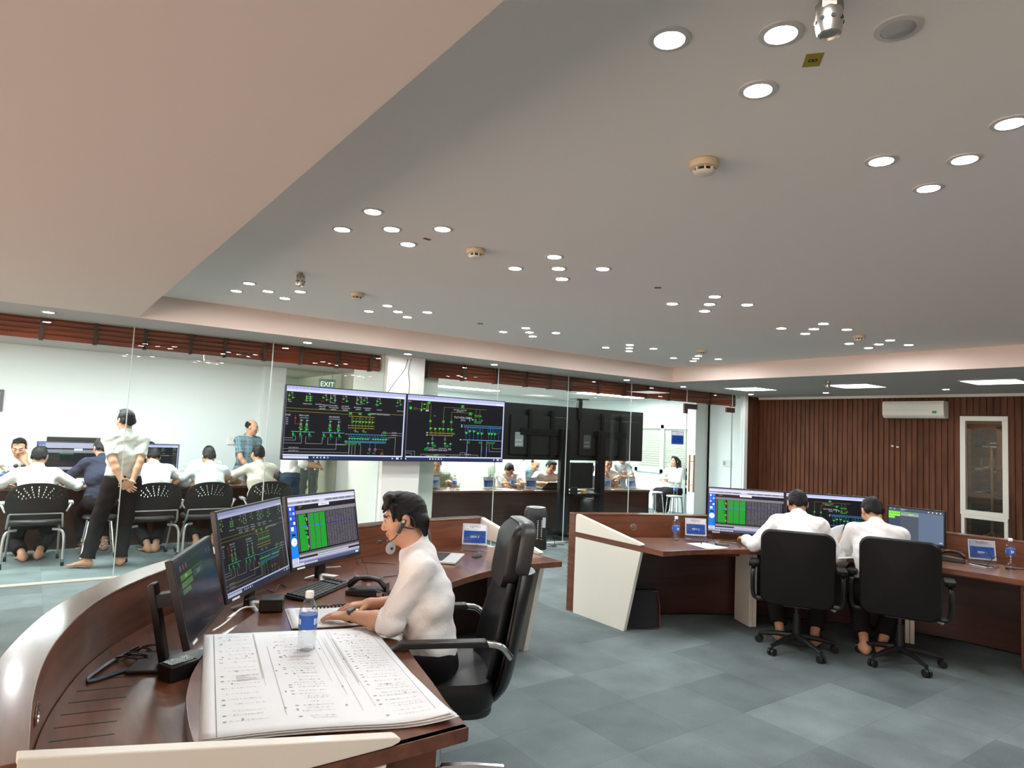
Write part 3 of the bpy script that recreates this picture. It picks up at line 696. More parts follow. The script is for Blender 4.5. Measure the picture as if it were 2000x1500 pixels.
ink = 'a2a2a0'; red = 'cc9a98'
d.vl(.055, .0, 1, '58585a', .0022); d.vl(.955, .0, .93, '6a6a6a', .0022)
for k in range(16): 
    a = rnd.uniform(.26, .34) if k < 6 else rnd.uniform(.52, .74); v0 = rnd.uniform(0, .25); d.vl(a, v0, v0 + rnd.uniform(.4, .75), 'b4b4b2', .0018)
for c0, c1, n in ((.10, .25, 20), (.40, .54, 34), (.76, .93, 30)):
    for k in range(n):
        v = .07 + .88 * k / n + rnd.uniform(-.01, .01); u = rnd.uniform(c0, c0 + .04)
        for q in range(14):
            if u > c1: break
            L_ = rnd.uniform(.004, .02); col = red if rnd.random() < .22 else ink
            d.hl(u, u + L_, v, col, .0015)
            if rnd.random() < .5: d.vl(u, v - .007, v + .007, col, .0014)
            if rnd.random() < .3: d.ring(u + .004, v, .004, col, .0013, 8)
            u += L_ + rnd.uniform(.001, .008)
        if rnd.random() < .5: d.hl(c0 - .02, c0 - .005, v, '8a8a8a', .005)
for k in range(30): u, v = rnd.uniform(.08, .9), rnd.uniform(.06, .92); d.sq(u, v, .008, 'a4a4a4', .013)
for k in range(9): d.hl(.15 + .0, .2 + rnd.uniform(0, .05), .52 + k * .006, red if k % 2 else '7a90b8', .0018)
m.build('circuit_print', M_print, dr_, colored=True)
# loose documents under the operator's hand
def sheets(name, label, pts, z, n=2, lines=14, jit=.012, seed=1, cat='paper'):
    P4 = [np.array(atz(*q, z)) for q in pts]; c = sum(P4) / 4
    t = thing(name, label, cat, (c[0], c[1], z)); rn = random.Random(seed)
    def f(u, v, l, dx=0, dy=0):
        p = (1 - u) * (1 - v) * P4[0] + u * (1 - v) * P4[1] + u * v * P4[2] + (1 - u) * v * P4[3] - c
        return (p[0] + dx, p[1] + dy, l)
    for k in range(n):
        dx, dy = (0, 0) if k == n - 1 else (rn.uniform(-jit, jit), rn.uniform(-jit, jit))
        m = MB(); l0 = .001 + .0022 * k
        m.grid(lambda a, b: f(a, b, l0 + .003 * (2 * a - 1) ** 4 * b, dx, dy), 8, 6); m.build('sheet', M_paper, t, smooth=True, solid=.0006)
    m = MB(); d = Draw(m, 1, 1, lambda x, y, l: f(x, y, l0 + .0008 + l + .003 * (2 * x - 1) ** 4 * y))
    for k in range(lines):
        v = .1 + .8 * k / lines; d.quad(.1, v, rn.uniform(.6, .92), v + .012, '9a9a9a')
    m.build('print_lines', M_print, t, colored=True)
    return t
sheets('loose_documents', 'loose printed pages under the lone operator\'s hand', [(560, 1190), (700, 1188), (716, 1221), (575, 1230)], ZW + .001, 3)
sheets('paper_slip', 'white paper slip near the glasses on the right desk', [(1340, 1061), (1377, 1060), (1424, 1071), (1380, 1073)], ZW + .001, 1, 0)
# keyboard
def keyboard(loc, rz, label, L=.44, Wd=.15):
    t = thing('keyboard', label, 'keyboard', loc, rz)
    m = MB(); m.prism([(-Wd / 2, .004), (Wd / 2, .004), (Wd / 2, .026), (-Wd / 2, .012)], -L / 2, L / 2, lambda a, b, z: (z, a, b)); m.build('case', M_black, t, bevel=.003)
    m = MB()
    for r_ in range(6):
        n = 21 if r_ < 5 else 11
        for k in range(n):
            if k in (15, 18): continue
            x = -L / 2 + .012 + (k + .5) * (L - .024) / n; y = Wd / 2 - .016 - r_ * .0238; z = .024 + .014 * (y / Wd + .1) - .006
            m.box((x, y, z + .003), ((L - .024) / n * .86, .0195, .007), rotm((1, 0, 0), R(5)))
    m.build('keys', mat('key_black', (.025, .025, .027), .5), t); 
    m = MB(); m.box((L * .28, Wd / 2 - .012, .032), (.03, .012, .001), rotm((1, 0, 0), R(5))); m.build('badge', M_silver, t)
    return t
ka, kb = atz(565, 1172, ZW), atz(650, 1133, ZW); kc = atz(678, 1140, ZW); kd = atz(590, 1178, ZW)
kdir = (kc - kd); keyboard((*((ka + kc) / 2)[:2], ZW), math.atan2(kdir[1], kdir[0]), 'black keyboard beside the desk telephone on the left desk', .45, .15)
# desk telephone with coiled cord
def phone(loc, rz, label, sc=1.0):
    t = thing('desk_telephone', label, 'telephone', loc, rz); s_ = sc
    m = MB(); m.prism([(-.11, 0), (.11, 0), (.11, .03), (.06, .045), (-.11, .028)], -.055, .055, lambda a, b, z: (a * s_, z * s_, b * s_)); m.build('base', M_black, t, bevel=.006)
    m = MB(); secs = []
    for k in range(13):
        u = -1 + 2 * k / 12; x = u * .11; z = .092 - .028 * u * u - (.012 if abs(u) > .7 else 0); hw = .022 + .006 * (abs(u) > .6); hh = .013 + .011 * (abs(u) > .62)
        secs.append([(x * s_, hw * math.cos(a) * s_, (z + hh * math.sin(a)) * s_) for a in np.linspace(0, 2 * PI, 13)[:-1]])
    m.loft(secs); m.build('handset', M_black, t, smooth=True)
    m = MB(); m.b2((.07 * s_, -.057 * s_, .012 * s_), (.10 * s_, -.0545 * s_, .03 * s_)); m.build('tag', mat('tan_tag', (.6, .42, .28), .5), t)
    return t
pa, pb = atz(676, 1158, ZW), atz(762, 1166, ZW)
phone((*((pa + pb) / 2)[:2], ZW), math.atan2(*(pb - pa)[1::-1]), 'black desk telephone in front of the lone operator')
c0, c1, c2 = atz(765, 1166, ZW + .02), atz(700, 1181, ZW + .012), atz(612, 1188, ZW + .01)
mid = [c0 + (c1 - c0) * u for u in np.linspace(0, 1, 60)] + [c1 + (c2 - c1) * u for u in np.linspace(0, 1, 60)]
m = MB(); m.tube([p + np.array([.007 * math.cos(i * 1.3), .007 * math.sin(i * 1.3) * .5, .007 * math.sin(i * 1.3) + .002]) for i, p in enumerate(mid)], .0035, 6)
tag(m.build('coiled_cord', M_black, smooth=True), 'black coiled telephone cord lying across the left desk', 'cord')
# small black box and its white lead
bx = thing('black_box', 'small black device box below the middle monitor on the left desk', 'device', (*((atz(497, 1200, ZW) + atz(545, 1198, ZW) + atz(548, 1178, ZW)) / 3)[:2], ZW), R(-22))
m = MB(); m.b2((-.055, -.05, .003), (.055, .06, .062)); m.build('case', M_black, bx, bevel=.004)
m = MB(); m.b2((-.048, -.052, .010), (.048, -.049, .055)); m.build('front_plate', mat('gloss_black', (.008, .008, .009), .2), bx)
def cable(pts, r, m_, label, cat='cable', name='cable'):
    mb = MB(); mb.tube(catmull(pts, 8), r, 8); return tag(mb.build(name, m_, smooth=True), label, cat)
cable([atz(497, 1186, .775), atz(480, 1186, .775), atz(465, 1193, .768), atz(452, 1206, .757), atz(432, 1222, .757), atz(415, 1232, .757)], .004, M_whitep, 'white lead running from the small black box')
m = MB(); m.tube([atz(458, 1199, .762), atz(446, 1208, .76)], .008, 10); tag(m.build('ferrite_plug', M_whitep, smooth=True), 'white ferrite bead on the white lead', 'plug')
cable([atz(697, 1090, .69), atz(700, 1105, .80), atz(706, 1092, .83), atz(716, 1110, .78), atz(723, 1135, .755), atz(745, 1128, .755), atz(775, 1124, .755)], .0025, M_black, 'thin black cable looping up beside the telephone')
cable([atz(700, 1098, .70), atz(740, 1100, .755), atz(772, 1102, .755)], .0025, M_black, 'thin black cable lying behind the telephone toward the operator')
cable([atz(478, 1172, .755), atz(500, 1162, .755), atz(520, 1153, .755), atz(534, 1156, .755), atz(545, 1142, .76), atz(557, 1146, .755)], .0035, M_black, 'black cable trailing below the two left desk monitors')
ch = thing('charger_block', 'small black and white charger between keyboard and telephone', 'charger', (*atz(717, 1134, ZW)[:2], ZW), R(20))
m = MB(); m.b2((-.025, -.02, 0), (.025, .02, .03)); m.build('case', M_black, ch, bevel=.003)
m = MB(); m.b2((-.02, -.0215, .01), (.01, -.0195, .026)); m.build('face', M_whitep, ch)
# blue and black leads with a power adaptor on the low shelf
for k in range(3):
    cable([(.50, 2.92 + .01 * k, .70), (.40, 2.95 + .012 * k, .695), (.27, 2.885 + .01 * k, .695), (.25, 2.90 + .012 * k, .70), (.34, 3.06 + .01 * k, .70), (.44, 3.17, .70 + .006 * k)], .004,
          mat('blue_cable', (.03, .07, .22), .45) if k == 1 else M_black, ['front black lead looped on the low shelf', 'blue lead looped on the low shelf behind the small monitor', 'rear black lead looped on the low shelf'][k])
rn = random.Random(9)
for k in range(2):
    pts = [(.42 + .03 * k + .06 * math.cos(a) + rn.uniform(-.01, .01), 3.10 + .05 * math.sin(a) + rn.uniform(-.01, .01), .70 + .012 * math.sin(a * 2) + .01 * k) for a in np.linspace(0, 11, 18)]
    cable(pts, .003, M_black, ['tangled thin black cable against the desk wall', 'second tangled black cable lying over the first'][k])
ad = thing('power_adaptor', 'black power adaptor box at the foot of the small monitor', 'adaptor', (.53, 2.80, .69), R(25))
m = MB(); m.b2((-.06, -.04, 0), (.06, .04, .06)); m.build('case', M_black, ad, bevel=.006)
m = MB(); m.b2((-.05, -.03, .06), (.05, .03, .063)); m.build('top_plate', mat('dark_gloss', (.03, .03, .033), .15), ad)
# mouse and laptop
def mouse(loc, rz, label):
    m = MB(); secs = []
    for k in range(9):
        u = k / 8; y = (u - .5) * .105; hw = .031 * math.sqrt(max(.02, 1 - (2 * u - 1) ** 4)); hh = .034 * (math.sin(PI * (u * .86 + .07)) ** .7)
        secs.append([(hw * math.cos(a), y, max(0, hh * math.sin(a))) for a in np.linspace(0, PI, 9)])
    m.loft(secs); t = thing('computer_mouse', label, 'mouse', loc, rz); m.build('shell', M_black, t, smooth=True)
    m = MB(); m.cyl((-.004, .03, .026), (.004, .03, .026), .009, n=12); m.build('wheel', M_grey, t, smooth=True); return t
mouse((*atz(932, 1088, ZW)[:2], ZW), R(-60), 'black computer mouse in front of the DDV 3 stand')
def laptop(loc, rz, label, lid=M_black, deck=M_silver, ang=105, sc=1.0, w=.34, dp=.235):
    t = thing('laptop', label, 'laptop', loc, rz)
    m = MB(); m.b2((-w / 2, -dp / 2, .002), (w / 2, dp / 2, .018)); m.build('base', deck, t, bevel=.004)
    m = MB(); m.b2((-w / 2 + .02, -.02, .0182), (w / 2 - .02, dp / 2 - .02, .0195)); m.build('keys', M_black, t)
    r_ = rotm((1, 0, 0), R(90 - ang)); hg = np.array([0, dp / 2, .018])
    m = MB(); m.box(hg + r_ @ np.array([0, 0, .115]), (w, .008, .225), r_); m.build('lid', lid, t, bevel=.003)
    m = MB(); m.box(hg + r_ @ np.array([0, -.0045, .117]), (w - .02, .001, .205), r_); m.build('screen', mat('dark_screen', (.010, .011, .012), .15), t)
    return t
la = atz(880, 1095, ZW); laptop((la[0] - .02, la[1] + .06, ZW), R(47), 'open silver laptop with dark screen behind the lone operator', M_grey)
# phones, glasses and booklet on the right desk
def handset(loc, rz, label, c=M_black, l=.15, w=.075):
    t = thing('mobile_phone', label, 'phone', loc, rz)
    m = MB(); m.b2((-w / 2, -l / 2, 0), (w / 2, l / 2, .009)); m.build('case', c, t, bevel=.004)
    m = MB(); m.b2((-w / 2 + .004, -l / 2 + .004, .009), (w / 2 - .004, l / 2 - .004, .0098)); m.build('screen', mat('phone_glass', (.015, .02, .03), .08), t); return t
handset((*atz(1421, 1059, ZW)[:2], ZW), R(40), 'gold edged phone lying beside the left operator\'s booklet', mat('gold_case', (.35, .25, .14), .3, metal=.6))
handset((*atz(1916, 1106, ZW)[:2], ZW), R(-20), 'dark blue phone lying before the DDV 1 stand', M_silver)
def glasses_(loc, rz, label):
    t = thing('headset', label, 'headset', loc, rz)
    m = MB(); m.tube(catmull([(-.09, 0, .006), (-.05, .03, .05), (0, .04, .085), (.04, .02, .03), (.05, -.02, .008), (.09, -.05, .006)], 8), .003, 8); m.build('cable', M_black, t, smooth=True)
    m = MB(); m.lathe([(0, 0), (.018, .002), (.02, .012), (.012, .02), (0, .02)], (.055, -.01, 0), 16); m.build('ear_piece', M_black, t, smooth=True)
    m = MB(); m.tube([(.06, -.02, .01), (.12, -.05, .012), (.15, -.05, .014)], .004, 8); m.build('microphone_boom', M_black, t, smooth=True); return t
glasses_((*atz(1388, 1065, ZW)[:2], ZW), R(-30), 'thin black headset lying before the DDV 2 stand')
glasses_((*atz(1952, 1110, ZW)[:2], ZW), R(-50), 'thin black headset lying before the rightmost bottle')
phone((*atz(1858, 1096, ZW)[:2], ZW), R(110), 'black desk telephone right of the grey screen', .9)
# bag under the right desk
bg = thing('laptop_bag', 'black bag with red piping under the left end of the right desk', 'bag', (4.50, 4.12, 0), R(-28))
m = MB(); secs = []
for k in range(7):
    z = .0 + .33 * k / 6; hw = .16 - .02 * (k / 6) ** 2; hd = .06 - .02 * k / 6
    secs.append([(hw * np.sign(math.cos(a)) * abs(math.cos(a)) ** .35, hd * np.sign(math.sin(a)) * abs(math.sin(a)) ** .5, z) for a in np.linspace(0, 2 * PI, 25)[:-1]])
m.loft(secs); m.build('bag_body', mat('bag_fabric', (.012, .012, .014), .85, bump=(300, .2)), bg, smooth=True)
m = MB(); m.tube([(-.16, -.055, .01), (.16, -.055, .01), (.155, -.05, .2), (.135, -.035, .325), (-.135, -.035, .325), (-.155, -.05, .2)], .004, 6, True); m.build('piping', mat('red_piping', (.25, .03, .02), .6), bg, smooth=True)
m = MB(); m.tube(catmull([(-.06, 0, .33), (-.05, .03, .336), (.05, .03, .336), (.06, 0, .33)], 6), .008, 8); m.build('handle', M_black, bg, smooth=True)

ps_ = thing('white_ruler', 'short white strip lying behind the right of the two large monitors', 'ruler', atz(651, 1108, .691), R(-8)); m = MB(); m.b2((-.05, -.012, 0), (.05, .012, .004)); m.build('strip', M_whitep, ps_)
# ---------------------------------------------------------------- what the displays show
G, Yl, Cy, Wh, Rd, Lv = '18c024', '8f8a22', '3f86b8', 'b9bcc4', 'c23a26', 'b4b8e0'
def chrome_bar(d, top=.075, bot=.045, bg='05060a'):
    d.r(0, 0, 1, 1, bg, .0002)
    d.r(0, 0, 1, top * .62, 'aab0dc'); d.r(0, top * .62, 1, top, 'c6caee')
    for k in range(9): d.r(.01 + .028 * k, top * .2, .03 + .028 * k, top * .34, '7f86b8')
    d.r(.905, top * .66, .985, top * .9, 'e4e6f8')
    d.r(.988, top, 1, 1 - bot, Lv); d.r(0, 1 - bot - .018, 1, 1 - bot, 'c9cdf0'); d.r(0, top, .006, 1 - bot, '4a4d66')
    d.r(0, 1 - bot, 1, 1, '1d2a52'); d.r(.005, 1 - bot * .75, .014, 1 - bot * .3, 'e8ecff')
    for k, c in enumerate(('c8cff0', 'c8cff0', '9fc4ea', 'e8ecff', '7fa6d8')): d.r(.235 + k * .028, 1 - bot * .75, .248 + k * .028, 1 - bot * .28, c)
    d.r(.90, 1 - bot * .7, .915, 1 - bot * .3, 'b9c2e6'); d.r(.94, 1 - bot * .85, .965, 1 - bot * .2, 'b9c2e6'); d.r(.985, 1 - bot * .7, .993, 1 - bot * .3, 'e8ecff')
def sw(d, u, v, a=.014, c=G):
    s_ = d.w * a; d.sq(u, v, s_, c); d.sq(u + .012, v - .004, s_ * .8, Wh, s_ * .18)
def watermark(d, rn, n=26):
    for k in range(n):
        u, v = rn.uniform(.05, .95), rn.uniform(.15, .9)
        for q in range(4): d.sq(u + q * .004, v + q * .011, d.w * .006, '16161c', d.w * .003)
def sld_left(d):
    rn = random.Random(2); t = d.w * .0016; chrome_bar(d); d.r(.005, .962, .20, .995, 'c2c8ea'); watermark(d, rn)
    for u, n in ((.035, 3), (.17, 6), (.30, 2), (.365, 2), (.465, 2), (.585, 2), (.64, 2), (.755, 3), (.94, 2)):
        for k in range(n):
            uu = u + ((k % 2) - .5) * .028; vv = .115 + .028 * (k % 3)
            d.vl(uu, .085, vv, Rd if (k + int(u * 100)) % 3 == 0 else 'a8a04a', t); sw(d, uu, vv + .02, .011)
        d.hl(u - .03, u - .005, .185, Rd if u < .5 else Wh, t * 1.3); d.ring(u + .006, .095, d.w * .006, Wh, t)
    for a, b in ((.345, .385), (.565, .605)):
        d.vl(a, .08, .2, Wh, t); d.vl(b, .08, .2, Wh, t); d.hl(a, b, .2, Wh, t)
    for u, tx, v in ((.03, 'CHU', .215), (.165, 'DIEN HONG', .235), (.255, 'DG PHAT', .232), (.345, 'KRONG DG LAK BIEN', .238), (.285, 'MIEN TAY', .262), (.375, 'TAY NGUYEN', .268), (.285, '(48.3MW)', .292), (.375, '(49MW)', .295), (.47, 'DN NANG', .238), (.475, 'CHU PRONG', .266), (.472, '(50MW)', .293), (.575, 'DG INFECO', .245), (.66, 'DG INFECO', .247), (.58, '(50MW)', .272), (.66, '(30MW)', .275), (.765, 'VUONG', .262), (.955, 'NHAT CO', .26)):
        d.txt(tx, u, v, d.w * .0088, Wh)
    d.hl(0, .5, .305, Yl, t * 1.4); d.hl(.5, .62, .318, Yl, t); d.hl(0, .44, .348, Yl, t * 1.4); d.hl(.44, .54, .352, Yl, t); d.hl(.68, .99, .318, Yl, t * 1.4)
    d.txt('QNHT NHON (220KV)', .775, .325, d.w * .012, Wh)
    for u, tx in ((.53, 'E27'), (.61, 'E21'), (.69, 'E23')): d.sq(u - .012, .335, d.w * .022, '0b7a16', d.w * .015); d.txt(tx, u - .012, .335, d.w * .011, '7cf07c'); d.vl(u, .335, .48, Yl, t)
    for v in (.375, .51, .545): d.hl(.52, .73, v, 'a9a02c', t * 1.6); d.hl(.505, .516, v, Wh, t * 2)
    for k in range(7):
        u = .54 + .028 * k; d.vl(u, .375 + .02 * (k % 2), .54, Yl, t); d.hl(u, u + .014, .405, Yl, t); sw(d, u + .004, .452, .012)
    for u in (.56, .63): d.vl(u + .01, .545, .575, Yl, t); d.ring(u + .006, .585, d.w * .008, Wh, t); d.txt('T21', u + .022, .598, d.w * .012, G)
    # blue busbar
    for v in (.635, .735, .752): d.hl(.505, .84, v, '4f9ccc', t * 1.8); d.hl(.485, .50, v, Wh, t * 2)
    for k in range(15):
        u = .515 + .0225 * k; d.vl(u, .635, .66 + .02 * (k % 3), Cy, t); d.hl(u, u + .012, .668, Cy, t); d.vl(u + .012, .668, .74, Cy, t)
        if k != 8: sw(d, u + .006, .70, .0115)
    for u, tx in ((.50, 'F1'), (.525, 'F3'), (.55, 'F5'), (.575, 'F7'), (.61, 'F9'), (.855, 'C1')): d.txt(tx, u, .775 if u < .8 else .685, d.w * .016, G)
    for k, u in enumerate((.525, .548, .575, .622)): d.vl(u, .79, .935, 'a8aab0', t * 1.1)
    for u in (.70, .748):
        d.vl(u, .752, .825, Cy, t); d.ring(u, .845, d.w * .009, Wh, t); d.ring(u, .862, d.w * .009, Rd, t); d.vl(u, .87, .93, Cy, t); d.sq(u - .012, .905, d.w * .014, G, d.w * .004)
    d.hl(.757, .815, .845, Rd, t); d.vl(.815, .845, .89, Rd, t); d.txt('TU', .81, .905, d.w * .012, G); d.txt('TU1', .81, .93, d.w * .013, 'e23a52')
    d.hl(.80, .99, .60, 'a8aab0', t); d.hl(.80, .99, .635, 'a8aab0', t); d.vl(.80, .60, .65, 'a8aab0', t)
    for v in (.585, .605): d.txt('E12', .825, v, d.w * .012, G)
    for v in (.60, .635): d.txt('25.3 MW', .91, v - .008, d.w * .008, Wh)
    d.hl(.86, .93, .665, Wh, t); d.vl(.925, .665, .93, 'a8aab0', t * 1.1)
    # two substations at the left
    for u0, tx, gu in ((.145, 'PHU CAT', (.125, .17)), (.385, 'AN NHON', (.355, .425))):
        d.txt(tx, u0, .40, d.w * .0125, Wh); d.hl(gu[0] - .012, gu[1] + .012, .432, '8fb0d0', t * 1.5)
        for q, u in enumerate(gu):
            d.vl(u, .432, .62, Rd if (q == 0 and u0 < .2) else Cy, t); sw(d, u, .47, .012); d.ring(u, .515, d.w * .008, Wh, t); d.ring(u, .53, d.w * .008, Wh, t)
            d.txt('AT', u, .565, d.w * .017, G); sw(d, u, .595, .013)
        d.hl(u0 - .09, u0 + .09, .625, '7fa8d8', t * 1.8); d.ring(u0 + .015, .625, d.w * .008, G, t)
        for u in (u0 - .075, u0 - .02, u0 + .05): d.vl(u, .625, .73, Cy, t); d.sq(u, .655, d.w * .012, G); d.txt('172', u + .004, .68, d.w * .013, G)
    d.vl(.08, .40, .52, Rd, t * 1.3); d.hl(.08, .12, .52, Rd, t); d.sq(.08, .44, d.w * .014, Rd, d.w * .006); d.txt('KHEP', .022, .40, d.w * .012, Wh)
    for k in range(4): d.txt('220', .018, .44 + .028 * k, d.w * .008, Wh)
    for (u0, u1, v) in ((0, .09, .745), (0, .07, .715), (0, .135, .785), (.17, .30, .785), (.345, .50, .79), (0, .415, .86), (0, .52, .905)): d.hl(u0, u1, v, 'a8aab0', t * 1.1)
    for u, v0, v1 in ((.092, .69, .745), (.137, .69, .785), (.17, .69, .785), (.30, .69, .785), (.345, .69, .79), (.415, .69, .86), (.522, .78, .905)): d.vl(u, v0, v1, 'a8aab0', t * 1.1)
    for u, v in ((.08, .852), (.08, .895), (.45, .795)): d.txt('157.3 MW 21.4', u, v - .006, d.w * .0085, Wh)
def sld_right(d):
    rn = random.Random(5); t = d.w * .0016; chrome_bar(d); watermark(d, rn)
    d.txt('PL1', .02, .10, d.w * .011, Wh); d.sq(.03, .20, d.w * .022, G); d.ring(.065, .205, d.w * .009, '6a7a22', t); d.ring(.08, .205, d.w * .009, '6a7a22', t); d.hl(.09, .16, .205, Yl, t)
    for u in (.135, .185, .20): d.vl(u, .1, .22, 'c0a838', t * 1.6); d.sq(u - .003, .225, d.w * .012, Wh)
    for v in (.13, .2): sw(d, .158, v, .013)
    d.sq(.205, .10, d.w * .024, G, d.w * .018); d.vl(.225, .13, .36, Yl, t)
    for u, v0 in ((.355, .155), (.435, .225)): d.vl(u, v0, .43, Yl, t * 1.2)
    d.hl(.355, .80, .155, Yl, t); d.hl(.435, .66, .225, Yl, t); d.hl(.225, .228, .36, Yl, t)
    for u in (.225, .355, .435): d.sq(u, .385, d.w * .024, '0b7a16', d.w * .02); d.txt('E3', u, .385, d.w * .013, '7cf07c'); d.vl(u, .40, .5, Yl, t)
    d.txt('PHU YEN - TUY HOA', .52, .185, d.w * .010, Wh); d.txt('85.2 MW -14', .52, .21, d.w * .009, Wh); d.txt('N', .265, .30, d.w * .01, Wh)
    for u, v in ((.63, .235), (.545, .125)): d.sq(u, v, d.w * .034, '0b7a16', d.w * .028); d.txt('E1', u, v, d.w * .014, '7cf07c')
    for u, tx in ((.69, 'T32'), (.73, 'T30')): d.vl(u, .16, .36, Yl, t); d.txt(tx, u, .265, d.w * .018, G); d.txt(tx, u, .37, d.w * .017, G)
    d.txt('TUY HOA 220KV', .555, .305, d.w * .0175, Wh); d.txt('(TU1)', .555, .345, d.w * .014, Wh); d.vl(.625, .3, .36, Wh, t * 2.4); sw(d, .655, .33, .015)
    for u in (.69, .755): d.ring(u, .335, d.w * .009, Wh, t)
    for k, u in enumerate((.23, .275, .32, .355, .405, .44)): sw(d, u, .50 + .004 * (k % 2), .016); d.vl(u, .50, .60, Yl, t); d.vl(u + .014, .535, .6, Yl, t)
    for v in (.57, .605): d.hl(.22, .46, v, '9a9a20', t * 2); d.sq(.20, v, d.w * .016, Wh, d.w * .008)
    d.txt('E31', .465, .57, d.w * .014, G)
    for u in (.255, .38):
        d.vl(u, .60, .65, Wh, t); d.ring(u, .665, d.w * .009, Wh, t); d.vl(u, .68, .79, Cy, t); d.vl(u + (.055 if u > .3 else -.04), .71, .8, Cy, t); sw(d, u, .73, .015); sw(d, u + (.055 if u > .3 else -.04), .735, .014)
        d.txt('F32', u + .02, .77, d.w * .018, G); d.hl(u - .06, u + .02, .805, 'c9a8d8', t * 1.4)
    d.txt('F32', .20, .83, d.w * .02, G); d.txt('NMDMT HOA HOI', .315, .835, d.w * .0155, Wh); d.txt('T50', .43, .82, d.w * .015, Wh)
    for v in (.425, .452): d.hl(.565, .985, v, '4f9ccc', t * 2); d.sq(.545, v, d.w * .015, Wh, d.w * .007)
    d.hl(.56, .985, .66, '7fb4e0', t * 2); d.sq(.54, .66, d.w * .016, Wh, d.w * .008)
    for k, u in enumerate((.595, .63, .675, .72, .76, .84, .87, .905, .95)):
        v = .52 if k in (1, 2) else .55
        d.vl(u - .012, .44, v, Cy, t); d.vl(u + .012, .44, v - .02, Cy, t); d.hl(u - .012, u + .012, v - .02, Cy, t); d.vl(u, v, .66, Cy, t)
        if k < 8: sw(d, u, v, .016)
    for u, tx in ((.625, 'F2'), (.745, 'F4'), (.84, 'F5'), (.87, 'F6'), (.90, 'F7')): d.txt(tx, u, .70, d.w * .018, G)
    for u in (.61, .765, .82): d.vl(u, .67, .95, '9fb6cc', t * 1.4); d.vl(u + .003, .76, .85, '3a6ab0', t * 3.2)
    d.hl(.54, .61, .87, 'a8aab0', t * 1.2); d.vl(.54, .87, .95, 'a8aab0', t * 1.2)
    for u, v in ((.85, .84), (.885, .79)): d.vl(u, .72, v, 'a8aab0', t * 1.2); d.hl(u, .985, v, 'a8aab0', t * 1.2)
    for a, b, v in ((.15, .73, .905), (.19, .39, .925), (.44, .52, .925), (.0, .09, .86), (.0, .06, .89), (.225, .31, .945)): d.hl(a, b, v, 'a8aab0', t * 1.1)
    for u, v in ((.15, .905), (.19, .925), (.39, .925), (.44, .925), (.52, .925), (.73, .905), (.09, .86), (.06, .89)): d.vl(u, v, .94, 'a8aab0', t * 1.1)
    d.txt('THANG LOI 2', .26, .935, d.w * .012, 'c8f060'); d.txt('12.8 MW', .30, .91, d.w * .009, Wh); d.txt('46.2 MW -8', .62, .895, d.w * .009, Wh)
